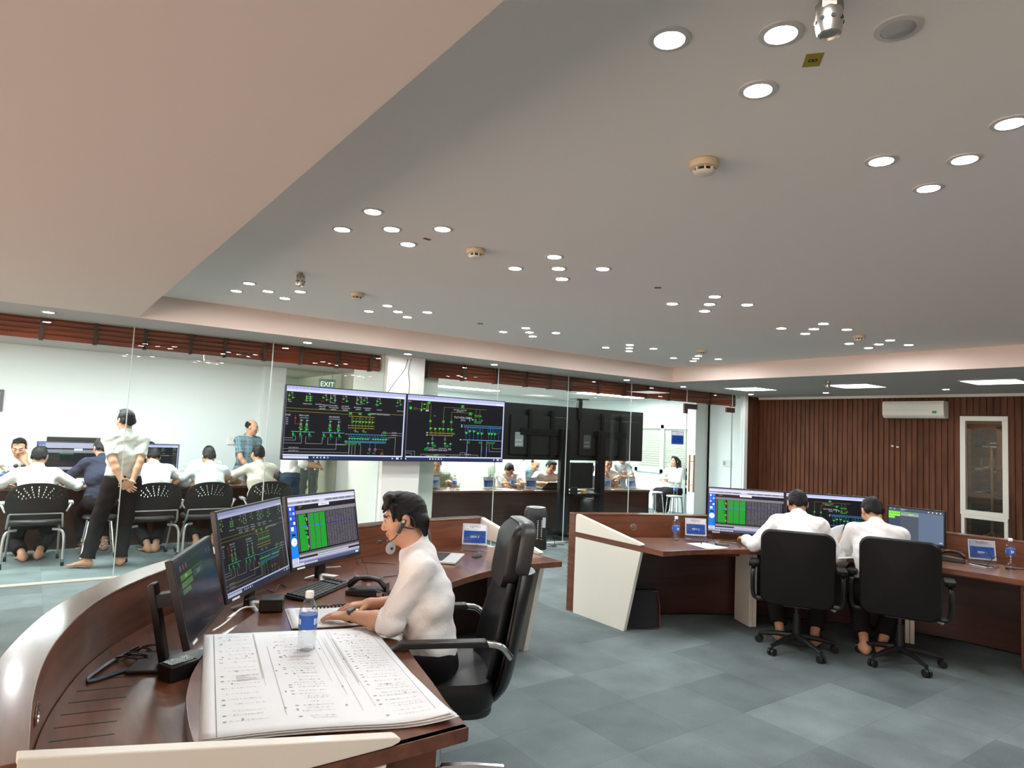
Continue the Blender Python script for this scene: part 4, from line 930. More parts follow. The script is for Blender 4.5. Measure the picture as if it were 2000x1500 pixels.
def table_page(d, rn=None, wide=False, blue_row=True):
    rn = random.Random(7); t = d.w * .0014
    d.r(0, 0, 1, 1, '15141a', .0002); d.r(0, 0, 1, .035, 'b9badc'); d.r(0, .035, 1, .065, 'd0d1ea'); d.r(0, .065, 1, .10, '8d8f9c'); d.r(0, .10, 1, .125, 'c6c7dd')
    for k in range(8): d.r(.12 + .105 * k, .07, .20 + .105 * k, .095, '6a6c78' if k != 3 else 'c4c5d4')
    d.r(0, .125, 1, .20, '151217'); d.txt('SCADA', .16, .148, d.w * .011, 'e0c030'); d.txt('TT', .15, .172, d.w * .010, 'c8a020'); d.r(.42, .125, .58, .165, 'dfe0e8'); d.txt('B0A47.A3A', .5, .146, d.w * .012, '444450')
    d.r(.095, .20, 1, .255, '77747c')
    v0, v1, n = .265, .80, 36
    for k in range(n):
        v = v0 + (v1 - v0) * k / n; h = (v1 - v0) / n
        blue = blue_row and k == 12
        gl = .235 - .05 * rn.random() * (rn.random() < .5)
        gc = '18a52c' if not blue else '2f7fe0'
        d.r(.125, v, gl, v + h * .72, gc)
        if k % 9 in (4, 5, 6): d.r(.225, v, .245, v + h * .7, 'c89018')
        d.r(.27, v, .335, v + h * .72, gc); d.r(.345, v, .41, v + h * .72, gc); d.r(.42, v, .50, v + h * .72, gc)
        for q in range(22):
            u = .515 + .0215 * q; d.r(u, v + h * .1, u + .0215 * rn.uniform(.45, .75), v + h * .62, '5a4ad8' if blue else '77727c')
        d.r(.10, v + h * .1, .115, v + h * .6, '77727c'); d.r(.253, v + h * .1, .265, v + h * .6, '5f7fae')
    for u in (.265, .34, .413): d.vl(u, v0, v1, 'a9a27a', t)
    for q in range(10): d.vl(.555 + .043 * q, v0, v1, '8f8b94', t * .8)
    d.r(.095, .82, 1, .845, '55535a'); d.r(.095, .845, 1, .875, '98969f'); d.r(.095, .875, 1, .905, '1d1b20'); d.r(.35, .88, .82, .90, 'd4d5e2'); d.r(.095, .905, 1, .935, 'a9aac8'); d.r(.095, .935, 1, .955, '7d7f9a')
    # blue side bar with icons and clock
    d.r(0, .125, .09, .90, '1668cc'); d.r(0, .125, .09, .42, '2440b8'); d.r(0, .60, .09, .88, '0f7fe0'); d.r(0, .88, .09, .955, 'c9cde4')
    for k in range(4):
        for q in range(2): d.sq(.025 + q * .04, .165 + k * .07, d.w * .026, ['d8e4ff', '5a78d8', 'a8c0f8', '3858c0'][(k + q) % 4]); 
    d.sq(.035, .455, d.w * .035, 'd8e8fa'); d.sq(.045, .545, d.w * .045, '12203a', d.w * .02)
    d.disc(.045, .645, d.w * .038, 'e8e8f0')
    for k in range(12): a = k * PI / 6; d.sq(.045 + .033 * math.cos(a), .645 + .033 * math.sin(a) * d.w / d.h, d.w * .004, '55586a')
    d.hl(.045, .07, .645, '22242c', d.w * .003); d.hl(.045, .062, .652, 'c03030', d.w * .002)
    d.hl(.01, .08, .50, 'c04a4a', d.w * .003)
    for k in range(5): d.r(.01, .89 + k * .013, .075, .896 + k * .013, 'b06a6a' if k == 0 else '8d92b0')
    d.r(0, .955, 1, 1, '4a4f6a'); d.r(0, .957, .16, .998, 'd8daea')
    for k in range(8): d.r(.17 + .022 * k, .965, .183 + .022 * k, .99, 'd0d4ee')
    d.r(.93, .962, .975, .992, 'c4c8de')
def app_grey(d):
    d.r(0, 0, 1, 1, '5b6a80', .0002); d.r(0, 0, 1, .10, '46505f'); d.r(0, .10, .22, 1, '3c4660'); d.r(.22, .10, .56, 1, '4b525c'); 
    for k in range(9): d.r(.22, .30 + k * .075, .56, .305 + k * .075, '39404a')
    d.r(0, .12, .22, .20, '7cd23a'); d.r(0, .21, .22, .27, '8ee048'); d.r(0, .28, .12, .35, '86d840'); d.r(.23, .12, .56, .135, '7cd23a'); d.r(.23, .15, .56, .24, '8e969c'); d.txt('GHP', .42, .195, d.w * .03, 'e8ecee')
    for u, tx in ((.04, 'M'), (.11, 'H'), (.28, 'DDV 1')): d.txt(tx, u, .05, d.w * .028, 'd8dde4')
    for k in range(4): d.sq(.74 + .07 * k, .05, d.w * .022, 'd0d6de')
    d.r(.93, .93, .98, .95, 'c8d4e4')
def app_dark(d):
    d.r(0, 0, 1, 1, '1b1c22', .0002); d.r(0, 0, 1, .09, '22242a'); 
    for u, c in ((.10, '5a5e66'), (.17, '8a2a2c'), (.24, '4e525a'), (.80, '44474e'), (.88, '44474e')): d.sq(u, .12, d.w * .035, c)
    d.r(.07, .20, .34, .27, '4d7a36'); d.r(.07, .29, .34, .36, '4d7a36'); d.r(.07, .38, .26, .44, '426c30'); d.r(.36, .20, .62, .22, '3d4a3c'); d.r(.36, .24, .62, .33, '3c3f47'); d.txt('GHP', .5, .285, d.w * .03, '8d9298'); d.txt('MIEN', .2, .235, d.w * .02, 'b8d8a0')
    d.r(.84, .86, .97, .93, '5a1518'); d.r(.36, .34, .62, .97, '20222a')
# ---------------------------------------------------------------- displays
def make_display(root, w, h, zb, draw, thick=.028, bez=.012, chin=.022, tilt=0.0, back=True, emit=M_disp, glow=1.0):
    """panel facing local -y, lower edge at height zb"""
    r_ = rotm((1, 0, 0), -tilt); tr = lambda x, y, z: tuple(np.array([0, 0, zb]) + r_ @ np.array([x, y, z]))
    m = MB(); m.prism([(-w / 2, 0), (w / 2, 0), (w / 2, h), (-w / 2, h)], -.0, thick, lambda a, b, z: tr(a, z, b))
    m.prism([(-w * .36, h * .18), (w * .36, h * .18), (w * .36, h * .85), (-w * .36, h * .85)], thick, thick + .025, lambda a, b, z: tr(a, z, b))
    m.build('casing', M_black, root, bevel=.003)
    sw_, sh = w - 2 * bez, h - bez - chin
    m = MB(); d = Draw(m, sw_, sh, lambda x, y, l: tr(x - sw_ / 2, -.0006 - l, h - bez - y)); draw(d)
    m.build('screen', emit, root, colored=True)
    return tr
def monitor(name, label, BL, BR, h, draw, zs, tilt=0.0, vstand=True, emit=M_disp, group=None):
    BL = np.array(BL); BR = np.array(BR); al = BR - BL; w = float(np.linalg.norm(al[:2])); rz = math.atan2(al[1], al[0]); c = (BL + BR) / 2
    t = thing(name, label, 'monitor', (c[0], c[1], zs), rz, group); zb = c[2] - zs
    tr = make_display(t, w, h, zb, draw, tilt=tilt, emit=emit)
    m = MB(); m.box(tr(-w * .38, -.001, .010), (w * .1, .002, .010), rotm((1, 0, 0), -tilt)); m.build('white_sticker', M_whitep, t)
    if vstand:
        m = MB(); m.box((0, .065, zb * .5 + .07), (.07, .03, zb + .12)); m.build('neck', M_black, t, bevel=.004)
        m = MB()
        for s_ in (-1, 1): m.tube([(0, .06, .028), (s_ * .10, -.03, .006), (s_ * .17, -.09, .005)], [.012, .010, .008], 8)
        for s_ in (-1, 1): m.tube([(0, .06, .028), (s_ * .06, .13, .006)], [.012, .008], 8)
        m.build('stand_feet', M_silver, t, smooth=True)
    return t
TV1 = [aty(*q, 7.6) for q in ((559, 750), (797, 769), (788, 901), (549, 896))]
def wall_tv(label, x0, x1, z0, z1, draw):
    t = thing('wall_screen', label, 'screen', ((x0 + x1) / 2, 7.62, z0))
    make_display(t, x1 - x0, z1 - z0, 0, draw, .05, .012, .014)
    m = MB(); m.b2((-.2, .05, .25), (.2, .20, .6)); m.build('wall_bracket', M_blackm, t)
    return t
tz0, tz1 = 1.238, 2.098
x0_, xm_, x1_ = 2.335, 3.872, 5.415
wall_tv('left wall screen showing a power grid diagram with two substations', x0_, xm_ - .004, tz0, tz1, sld_left)
wall_tv('right wall screen showing a power grid diagram with blue busbars', xm_ + .004, x1_, tz0, tz1, sld_right)
cable([aty(797, 701, 7.7), aty(790, 722, 7.72), aty(772, 746, 7.7), aty(756, 768, 7.68)], .004, M_black, 'black cable slanting down to the left wall screen')
cable([aty(803, 701, 7.7), aty(798, 725, 7.72), aty(800, 750, 7.72), aty(798, 772, 7.68)], .004, M_black, 'black cable dropping straight to the right wall screen')
M_dim = attr_mat('dim_display', .55)
monitor('desk_monitor', 'large desk monitor with a blue side bar and green data table', (1.300, 3.892, .80), (1.879, 4.244, .80), .44, table_page, .69, tilt=R(11))
monitor('desk_monitor', 'large desk monitor with a dim grid diagram, middle of three', (.817, 3.328, .80), (1.294, 3.888, .80), .44, sld_left, .69, tilt=R(12), emit=M_dim)
t = monitor('desk_monitor', 'small dark tilted monitor with green buttons nearest the desk wall', (.559, 2.762, .795), (.805, 3.305, .795), .345, app_dark, .69, tilt=R(15), vstand=False, emit=M_dim)
m = MB(); m.box((-.13, .165, .165), (.06, .028, .31), rotm((1, 0, 0), R(-12))); m.build('stand_column', M_black, t, bevel=.006)
m = MB(); m.b2((-.24, .0, .0), (.0, .24, .014)); m.build('stand_foot', M_black, t, bevel=.005)
m = MB(); m.box((-.13, .12, .26), (.06, .10, .05), rotm((1, 0, 0), R(-12))); m.build('stand_hinge', M_black, t)
monitor('desk_monitor', 'right desk monitor with green data table, partly behind the left operator', (5.385, 4.11, .785), (5.80, 3.55, .785), .44, table_page, .69)
monitor('desk_monitor', 'right desk monitor with grid diagram between the two operators', (5.80, 3.55, .785), (6.22, 2.98, .785), .44, sld_right, .69)
gA, gB = atd(1846, 1072, 5.95), atd(1733, 1066, 6.35)
monitor('desk_monitor', 'grey blue screen right of the second operator', (gB[0], gB[1], .80), (gA[0], gA[1], .80), .33, app_grey, .69)
# ---------------------------------------------------------------- chairs
def star_base(t, r, m_, zt=.10, caster_m=None, rot=0.0, wheel=.028):
    for k in range(5):
        a = rot + k * 2 * PI / 5; c, s_ = math.cos(a), math.sin(a)
        m = MB(); m.tube([(0.03 * c, .03 * s_, zt + .015), (r * .5 * c, r * .5 * s_, zt + .005), (r * c, r * s_, zt - .025)], [.026, .021, .015], 8)
        lg = m.build('leg', m_, t, smooth=True)
        m = MB(); x = np.array([-s_, c, 0]); p = np.array([r * c, r * s_, wheel])
        for sd_ in (-1, 1): m.cyl(p + x * sd_ * .006, p + x * sd_ * .026, wheel, n=16)
        m.cyl(p + x * -.02, p + x * .02, .012, n=10); m.cyl(p, p + (0, 0, .05), .009, n=8)
        m.build('caster', caster_m or M_black, lg, smooth=True)
def rounded(w, h, r, n=6):
    P_ = []
    for cx, cy, a0 in ((w / 2 - r, h / 2 - r, 0), (-w / 2 + r, h / 2 - r, PI / 2), (-w / 2 + r, -h / 2 + r, PI), (w / 2 - r, -h / 2 + r, 1.5 * PI)):
        P_ += [(cx + r * math.cos(a0 + PI / 2 * k / n), cy + r * math.sin(a0 + PI / 2 * k / n)) for k in range(n + 1)]
    return P_
def cushion(poly, f, t, n=5, edge=.35):
    """soft slab: outline poly (a,b), f(a,b,h) places it, thickness t, rounded rim"""
    m = MB(); secs = []
    for k in range(n + 1):
        u = -1 + 2 * k / n; s_ = (1 - abs(u) ** 3) ** .5 if abs(u) < 1 else 0; q = 1 - edge * .12 * (1 - s_)
        secs.append([f(a * q, b * q, u * t / 2) for a, b in poly])
    m.loft(secs, caps=False)
    for sec, top in ((secs[0], 0), (secs[-1], 1)):
        c = np.mean(np.array(sec), axis=0); u = -1 if not top else 1
        prev = [np.array(p) for p in sec]; n_ = len(prev)
        rings = [prev]
        for s_ in (.8, .5, .2):
            rings.append([np.array(f(a * (1 - edge * .12) * s_, b * (1 - edge * .12) * s_, u * t / 2 * (1 + .12 * (1 - s_)))) for a, b in poly])
        m.loft(rings if top else rings[::-1], caps=False); m.add(rings[-1], [tuple(range(n_))])
    return m
def task_chair(loc, rz, label):
    """black leather chair; sitter faces local +y"""
    t = thing('office_chair', label, 'chair', loc, rz, 'black office chairs at the right desk')
    W_, H_ = .545, .59
    def fb(a, b, h):
        z = b + .695; yb = -.245 - .07 * (z - .4) - .05 * (a / .29) ** 2 * -1 * .6
        return (a, yb - h, z)
    cushion(rounded(W_, H_, .08), fb, .075).build('backrest', M_leather2, t, smooth=True)
    cushion(rounded(.54, .50, .09), lambda a, b, h: (a, b + .0, .455 + h - .02 * (b > .2)), .10).build('seat', M_leather2, t, smooth=True)
    for s_ in (-1, 1):
        m = MB(); m.tube(catmull([(s_ * .25, -.10, .40), (s_ * .325, -.10, .42), (s_ * .335, -.12, .60), (s_ * .33, -.02, .655), (s_ * .325, .15, .66)], 6), .018, 8); ar = m.build('armrest', M_black, t, smooth=True)
        cushion(rounded(.075, .30, .03), lambda a, b, h: (s_ * .33 + a, b + .02, .672 + h - .12 * max(0, b - .06)), .035).build('arm_pad', M_leather2, ar, smooth=True)
    m = MB(); m.cyl((0, 0, .09), (0, 0, .30), .030); m.cyl((0, 0, .29), (0, 0, .41), .018); m.build('gas_column', M_black, t, smooth=True)
    m = MB(); m.b2((-.10, -.16, .375), (.10, .12, .41)); m.build('seat_plate', M_black, t)
    m = MB(); m.tube([(.10, .02, .385), (.23, .05, .37)], .006, 8); m.cyl((.23, .05, .37), (.29, .06, .345), .012, .02, n=10); m.build('height_lever', M_grey, t, smooth=True)
    star_base(t, .30, M_black, rot=R(18)); return t
cA = (5.19, 3.06, 0); cB = (5.66, 2.47, 0)
hA, hB = R(-59), R(-67)
chA = task_chair(cA, hA, 'black leather office chair of the left operator at the right desk')
chB = dup(chA, cB, hB, 'black leather office chair of the right operator, nearest the drawers')
def exec_chair(loc, rz, label):
    t = thing('executive_chair', label, 'chair', loc, rz)
    z0 = .52
    prof = [(-.20, .47), (-.235, .54), (-.26, .66), (-.285, .79), (-.315, .92), (-.345, 1.02)]   # y,z of the back's inner face
    wid = [.36, .46, .52, .50, .42, .30]
    def back(off0, off1, sh):
        m = MB(); secs = []
        for (y, z), w in zip(catmull([np.array(p) for p in prof], 4), catmull([np.array([w]) for w in wid], 4)):
            w = float(w[0]) * sh; q = []
            for a in np.linspace(0, 2 * PI, 29)[:-1]:
                cx = math.copysign(abs(math.cos(a)) ** .55, math.cos(a)); cy = math.copysign(abs(math.sin(a)) ** .75, math.sin(a))
                th = (off1 - off0) / 2; q.append((cx * w / 2, y - (off0 + off1) / 2 + cy * th + .05 * (abs(cx)) ** 2.5 * (1 if w > .2 else 0), z))
            secs.append(q)
        return m.loft(secs)
    back(.02, .085, 1.0).build('backrest', M_leather, t, smooth=True)
    bk = back(-.03, .03, .80).build('back_cushion', M_leather, t, smooth=True)
    for s_ in (-1, 1):
        m = MB(); pts = [(s_ * float(w[0]) * .46, y + .012, z) for (y, z), w in zip(catmull([np.array(p) for p in prof], 4), catmull([np.array([w]) for w in wid], 4))]
        m.tube(pts, .006, 8); m.build('piping', M_leather, bk, smooth=True)
    # folded headrest
    hy_ = lambda b: -.335 - .02 * b / .14 - .03 * max(0, (b - .05) / .09) ** 2
    cushion(rounded(.30, .30, .07), lambda a, b, h: (a, hy_(b) + h + .03 + .25 * a * a, 1.10 + b), .07).build('headrest', M_leather, t, smooth=True)
    cushion(rounded(.325, .27, .08), lambda a, b, h: (a, hy_(b) + h - .022 + .25 * a * a + .045 * max(0, (b - .06) / .075) ** 2, 1.125 + b), .07).build('headrest_cover', mat('grey_black_leather', (.03, .031, .033), .38), t, smooth=True)
    cushion(rounded(.54, .54, .11), lambda a, b, h: (a, b + .04, z0 + h + .02 * (b > .1) * 0 - .10 * max(0, b - .2)), .125).build('seat', M_leather, t, smooth=True)
    m = MB(); m.prism(rounded(.52, .52, .10), z0 - .085, z0 - .055, lambda a, b, z: (a, b + .04, z)); m.build('seat_shell', M_black, t, bevel=.008)
    for s_ in (-1, 1):
        m = MB(); m.tube(catmull([(s_ * .285, -.27, .70), (s_ * .30, -.22, .755), (s_ * .30, -.14, .77)], 6), .016, 10); ar = m.build('armrest', M_chrome, t, smooth=True)
        m = MB(); m.prism([(-.17, -.012), (-.16, .014), (.20, .014), (.30, -.045), (.24, -.10), (.215, -.10), (.26, -.045), (.17, -.012)], -.028, .028, lambda a, b, z: (s_ * .30 + z, a,    .77 + b)); m.build('arm_pad', M_black, ar, bevel=.006)
        m = MB(); m.tube(catmull([(s_ * .30, .235, .68), (s_ * .29, .20, .60), (s_ * .24, .12, .47)], 6), .014, 8); m.build('arm_bracket', M_black, ar, smooth=True)
    m = MB(); m.cyl((0, 0, .09), (0, 0, .28), .03); m.cyl((0, 0, .27), (0, 0, .44), .02); m.build('gas_column', M_chrome, t, smooth=True)
    m = MB(); m.b2((-.10, -.14, .425), (.10, .14, .465)); m.build('seat_plate', M_black, t)
    star_base(t, .34, M_chrome, rot=R(-8), wheel=.03); return t
HH = R(66)      # sitter of the foreground desk faces left of the view
exec_chair((1.62, 2.71, 0), HH, 'black high backed leather chair with headrest at the left desk')
# perforated meeting chairs
M_shell = mat('perforated_black_plastic', (.016, .014, .014), .4)
def meeting_chair(loc, rz, label):
    t = thing('meeting_chair', label, 'chair', loc, rz, 'black perforated chairs behind the left glass')
    W_, H_, z0 = .56, .40, .50; nu, nv = 64, 44
    hole = set()
    for k in range(5):
        for q in range(-4, 5):
            i = int(nu / 2 + q * (4 + k * 1.0)); j = int(nv * .62 + k * 2.9 - abs(q) * .5)
            if 4 < i < nu - 5 and 3 < j < nv - 4: hole.add((i, j)); hole.add((i, j + 1))
    m = MB()
    def f(u, v):
        a = (u - .5) * 2; top = 1 - .16 * abs(a) ** 2.6; z = z0 + H_ * v * top + .0; hw = W_ / 2 * (.86 + .14 * math.sin(PI * min(1, v * 1.05)) ** .6)
        return (a * hw, -.21 - .09 * v + .06 * a * a, z)
    vs = [f(i / nu, j / nv) for i in range(nu + 1) for j in range(nv + 1)]
    fs = [(i * (nv + 1) + j, (i + 1) * (nv + 1) + j, (i + 1) * (nv + 1) + j + 1, i * (nv + 1) + j + 1) for i in range(nu) for j in range(nv) if (i, j) not in hole]
    m.add(vs, fs); m.build('backrest', M_shell, t, smooth=True, solid=.009, fix=False)
    cushion(rounded(.48, .44, .10), lambda a, b, h: (a, b + .02, .455 + h), .045).build('seat', M_shell, t, smooth=True)
    for s_ in (-1, 1):
        m = MB(); m.tube(catmull([(s_ * .235, -.235, .56), (s_ * .245, -.20, .45), (s_ * .25, -.10, .40)], 6), .011, 8); m.build('back_frame', mat('grey_frame', (.42, .43, .44), .35, metal=.5), t, smooth=True)
        m = MB(); m.tube(catmull([(s_ * .16, -.14, .385), (s_ * .235, -.19, .375), (s_ * .265, -.235, .30), (s_ * .27, -.25, .07)], 6), .014, 8); lg = m.build('leg', MATS['grey_frame'], t, smooth=True)
        m = MB(); m.cyl((s_ * .255, -.25, .03), (s_ * .285, -.25, .03), .03, n=14); m.build('caster', M_black, lg, smooth=True)
        m = MB(); m.tube([(s_ * .22, -.06, .41), (s_ * .24, .20, .04)], .011, 8); lg = m.build('leg', MATS['grey_frame'], t, smooth=True)
        m = MB(); m.cyl((s_ * .225, .20, .03), (s_ * .255, .20, .03), .03, n=14); m.build('caster', M_black, lg, smooth=True)
        m = MB(); m.box((s_ * .31, -.02, .66), (.05, .26, .02)); m.tube([(s_ * .27, -.2, .58), (s_ * .31, -.16, .655), (s_ * .31, .1, .655)], .010, 8); m.build('armrest', MATS['grey_frame'], t)
    m = MB(); m.tube([(-.235, -.235, .565), (.235, -.235, .565)], .008, 8); m.build('cross_bar', MATS['grey_frame'], t, smooth=True)
    return t
mc = meeting_chair((.14, 9.02, 0), R(0), 'black perforated chair of the seated man in white at the far left')
dup(mc, (1.26, 8.98, 0), R(4), 'black perforated chair just right of the standing man')
dup(mc, (1.85, 9.0, 0), R(3), 'black perforated chair of the man in pale blue')
dup(mc, (2.62, 9.02, 0), R(-6), 'black perforated chair above the middle desk monitor')
st = thing('stool', 'chrome legged round stool behind the standing man', 'stool', (.76, 9.2, 0), R(0))
m = MB(); m.lathe([(0, .44), (.17, .44), (.18, .455), (.17, .475), (0, .48)], n=24); m.build('seat', M_black, st, smooth=True)
for k in range(4):
    a = PI / 4 + k * PI / 2; m = MB(); m.tube(catmull([(.10 * math.cos(a), .10 * math.sin(a), .43), (.155 * math.cos(a), .155 * math.sin(a), .42), (.17 * math.cos(a), .17 * math.sin(a), .36), (.235 * math.cos(a), .235 * math.sin(a), .01)], 6), .011, 8); m.build('leg', M_chrome, st, smooth=True)
m = MB(); m.tube([(.205 * math.cos(a), .205 * math.sin(a), .15) for a in np.linspace(0, 2 * PI, 25)[:-1]], .008, 8, True); m.build('foot_ring', M_chrome, st, smooth=True)
# ---------------------------------------------------------------- people: bodies grown as one continuous surface
def surfnet(F, org, h):
    """quads round the zero level of the field F"""
    nx, ny, nz = F.shape; S_ = F < 0
    c = np.zeros((nx - 1, ny - 1, nz - 1), np.int8)
    for dx in (0, 1):
        for dy in (0, 1):
            for dz in (0, 1): c += S_[dx:nx - 1 + dx, dy:ny - 1 + dy, dz:nz - 1 + dz]
    cells = np.argwhere((c > 0) & (c < 8)); n = len(cells)
    idx = -np.ones(c.shape, np.int64); idx[tuple(cells.T)] = np.arange(n)
    acc = np.zeros((n, 3)); cnt = np.zeros(n)
    cor = [(dx, dy, dz) for dx in (0, 1) for dy in (0, 1) for dz in (0, 1)]
    val = {k: F[cells[:, 0] + k[0], cells[:, 1] + k[1], cells[:, 2] + k[2]] for k in cor}
    for a in cor:
        for ax in range(3):
            if a[ax] == 1: continue
            b = list(a); b[ax] = 1; b = tuple(b); va, vb = val[a], val[b]
            m = (va < 0) != (vb < 0); t = np.zeros(n); t[m] = va[m] / (va[m] - vb[m])
            p = np.zeros((n, 3)); p[:] = a; p[:, ax] = t; acc[m] += p[m]; cnt[m] += 1
    V = (cells + acc / cnt[:, None]) * h + org
    quads = []
    for ax in range(3):
        o1, o2 = (ax + 1) % 3, (ax + 2) % 3
        sl0 = [slice(None)] * 3; sl1 = [slice(None)] * 3; sl0[ax] = slice(0, -1); sl1[ax] = slice(1, None)
        d = S_[tuple(sl0)] != S_[tuple(sl1)]
        e = np.argwhere(d); e = e[(e[:, o1] > 0) & (e[:, o2] > 0) & (e[:, o1] < F.shape[o1] - 1) & (e[:, o2] < F.shape[o2] - 1)]
        if not len(e): continue
        ins = S_[tuple(e.T)]; q = []
        for a, b in ((1, 1), (0, 1), (0, 0), (1, 0)):
            k = e.copy(); k[:, o1] -= a; k[:, o2] -= b; q.append(idx[tuple(k.T)])
        q = np.stack(q, 1); q[~ins] = q[~ins][:, ::-1]; quads.append(q)
    return V, np.concatenate(quads)
class Field:
    def __init__(s, lo, hi, h):
        s.h = h; s.o = np.array(lo, float) - 2.5 * h; n = np.ceil((np.array(hi) - s.o) / h).astype(int) + 4
        s.ax = [s.o[i] + h * np.arange(n[i]) for i in range(3)]; s.F = np.full(tuple(n), .2, np.float32)
    def win(s, lo, hi):
        sl = []
        for i in range(3):
            a = int(np.floor((lo[i] - s.o[i]) / s.h)); b = int(np.ceil((hi[i] - s.o[i]) / s.h)) + 1
            sl.append(slice(max(a, 0), min(max(b, 0), len(s.ax[i]))))
        if any(q.stop <= q.start for q in sl): return None, None
        g = np.meshgrid(*[s.ax[i][sl[i]] for i in range(3)], indexing='ij'); return tuple(sl), np.stack(g, -1).astype(np.float32)
    def put(s, d, sl, k, op='u'):
        A = s.F[sl]
        if op == 'u':
            if k > 0:
                hh = np.clip(.5 + .5 * (A - d) / k, 0, 1); s.F[sl] = A * (1 - hh) + d * hh - k * hh * (1 - hh)
            else: s.F[sl] = np.minimum(A, d)
        else:
            hh = np.clip(.5 - .5 * (A + d) / k, 0, 1); s.F[sl] = A * (1 - hh) - d * hh + k * hh * (1 - hh)
    def cap(s, a, b, ra, rb, k=.02, g=0.0, cut=None, fr=None, sq=(1, 1), op='u'):
        """tapered limb a-b; fr=(x,y) axes with squash factors sq; cut=(point, normal) keeps the side against the normal"""
        a = np.array(a, float); b = np.array(b, float); R_ = max(ra, rb) * max(1, max(sq)) + g + k + 2.5 * s.h
        sl, P = s.win(np.minimum(a, b) - R_, np.maximum(a, b) + R_)
        if sl is None: return
        ba = b - a; L2 = max(ba @ ba, 1e-9); pa = P - a.astype(np.float32)
        t = np.clip(pa @ ba.astype(np.float32) / L2, 0, 1); q = pa - t[..., None] * ba.astype(np.float32)
        if fr is not None:
            u = q @ np.array(fr[0], np.float32); v = q @ np.array(fr[1], np.float32)
            w2 = np.maximum((q * q).sum(-1) - u * u - v * v, 0); r = np.sqrt((u / sq[0]) ** 2 + (v / sq[1]) ** 2 + w2); d = (r - (ra + (rb - ra) * t)) * min(sq) - g
        else: d = np.sqrt((q * q).sum(-1)) - (ra + (rb - ra) * t) - g
        if cut is not None: d = np.maximum(d, (P - np.array(cut[0], np.float32)) @ np.array(cut[1], np.float32))
        s.put(d, sl, k, op)
    def ell(s, c, M, r, k=.02, g=0.0, op='u', cuts=()):
        c = np.array(c, float); R_ = max(r) + g + k + 2.5 * s.h; sl, P = s.win(c - R_, c + R_)
        if sl is None: return
        q = (P - c.astype(np.float32)) @ np.array(M, np.float32); r = np.array(r, np.float32) + g
        k0 = np.sqrt(((q / r) ** 2).sum(-1)); k1 = np.sqrt(((q / r ** 2).astype(np.float32) ** 2).sum(-1)) + 1e-6; d = k0 * (k0 - 1) / k1
        for p, n in cuts: d = np.maximum(d, (q - np.array(p, np.float32)) @ (np.array(n, np.float32) / np.float32(np.linalg.norm(n))))
        s.put(d, sl, k, op)
    def clip(s, p, n):
        """remove everything on the normal's side"""
        x, y, z = s.ax; p = np.array(p, float); n = np.array(n, float); n /= np.linalg.norm(n)
        d = ((x - p[0]) * n[0])[:, None, None] + ((y - p[1]) * n[1])[None, :, None] + ((z - p[2]) * n[2])[None, None, :]
        s.F = np.maximum(s.F, d.astype(np.float32))
    def wrinkle(s, amp, f, seed):
        x, y, z = s.ax; rn = random.Random(seed); w = np.zeros_like(s.F)
        for q in range(3):
            a, b, c, p = rn.uniform(.5, 1.2) * f, rn.uniform(.5, 1.2) * f, rn.uniform(.9, 1.6) * f * rn.choice((-1, 1)), rn.uniform(0, 6)
            w += np.sin((x * a + p)[:, None, None] + (y * b)[None, :, None] + (z * c)[None, None, :]).astype(np.float32)
        s.F += amp * w / 2
    def mesh(s, name, mats, parent, pick=None, relax=0):
        V, Q = surfnet(s.F, s.o, s.h)
        if len(V) == 0: return None
        for _ in range(relax):
            A = np.zeros_like(V); n = np.zeros(len(V))
            for a, b in ((0, 1), (1, 2), (2, 3), (3, 0)):
                np.add.at(A, Q[:, a], V[Q[:, b]]); np.add.at(n, Q[:, a], 1); np.add.at(A, Q[:, b], V[Q[:, a]]); np.add.at(n, Q[:, b], 1)
            V = .5 * V + .5 * A / np.maximum(n, 1)[:, None]
        me = D.meshes.new(name); me.vertices.add(len(V)); me.vertices.foreach_set('co', V.astype(np.float32).ravel())
        me.loops.add(len(Q) * 4); me.loops.foreach_set('vertex_index', Q.astype(np.int32).ravel())
        me.polygons.add(len(Q)); me.polygons.foreach_set('loop_start', np.arange(0, 4 * len(Q), 4, dtype=np.int32))
        me.polygons.foreach_set('use_smooth', np.ones(len(Q), bool))
        mats = mats if isinstance(mats, list) else [mats]
        for m in mats: me.materials.append(m)
        if pick is not None: me.polygons.foreach_set('material_index', pick(V[Q].mean(1)).astype(np.int32))
        me.update(calc_edges=True); me.validate()
        o = D.objects.new(name, me); COL.objects.link(o); o.parent = parent; return o
M_skin = [mat('skin_%d' % i, c, .5, spec=.35, noise=(9, .08)) for i, c in enumerate(((.55, .30, .19), (.47, .24, .145), (.60, .36, .25)))]
M_lip = mat('lips', (.40, .17, .11), .5); M_eye = mat('eye_dark', (.02, .012, .01), .2); M_brow = mat('brow_hair', (.02, .015, .012), .7)
M_sclera = mat('eye_white', (.42, .38, .34), .3)
M_hair = mat('black_hair', (.006, .0055, .0055), .55, spec=.22, bump=(90, .3)); M_hair2 = mat('greying_hair', (.022, .021, .020), .6, spec=.2, bump=(90, .3))
M_shirtw = mat('white_shirt', (.78, .77, .76), .85, spec=.1, bump=(17, .9), sheen=.2); M_shirtb = mat('beige_shirt', (.66, .62, .54), .85, spec=.1, bump=(17, .9))
M_shirtl = mat('pale_blue_shirt', (.66, .72, .76), .85, spec=.1, bump=(17, .9)); M_navy = mat('navy_shirt', (.030, .034, .055), .85, spec=.1, bump=(17, .9)); M_shirtg = mat('grey_white_shirt', (.62, .62, .58), .85, spec=.1, bump=(17, .9))
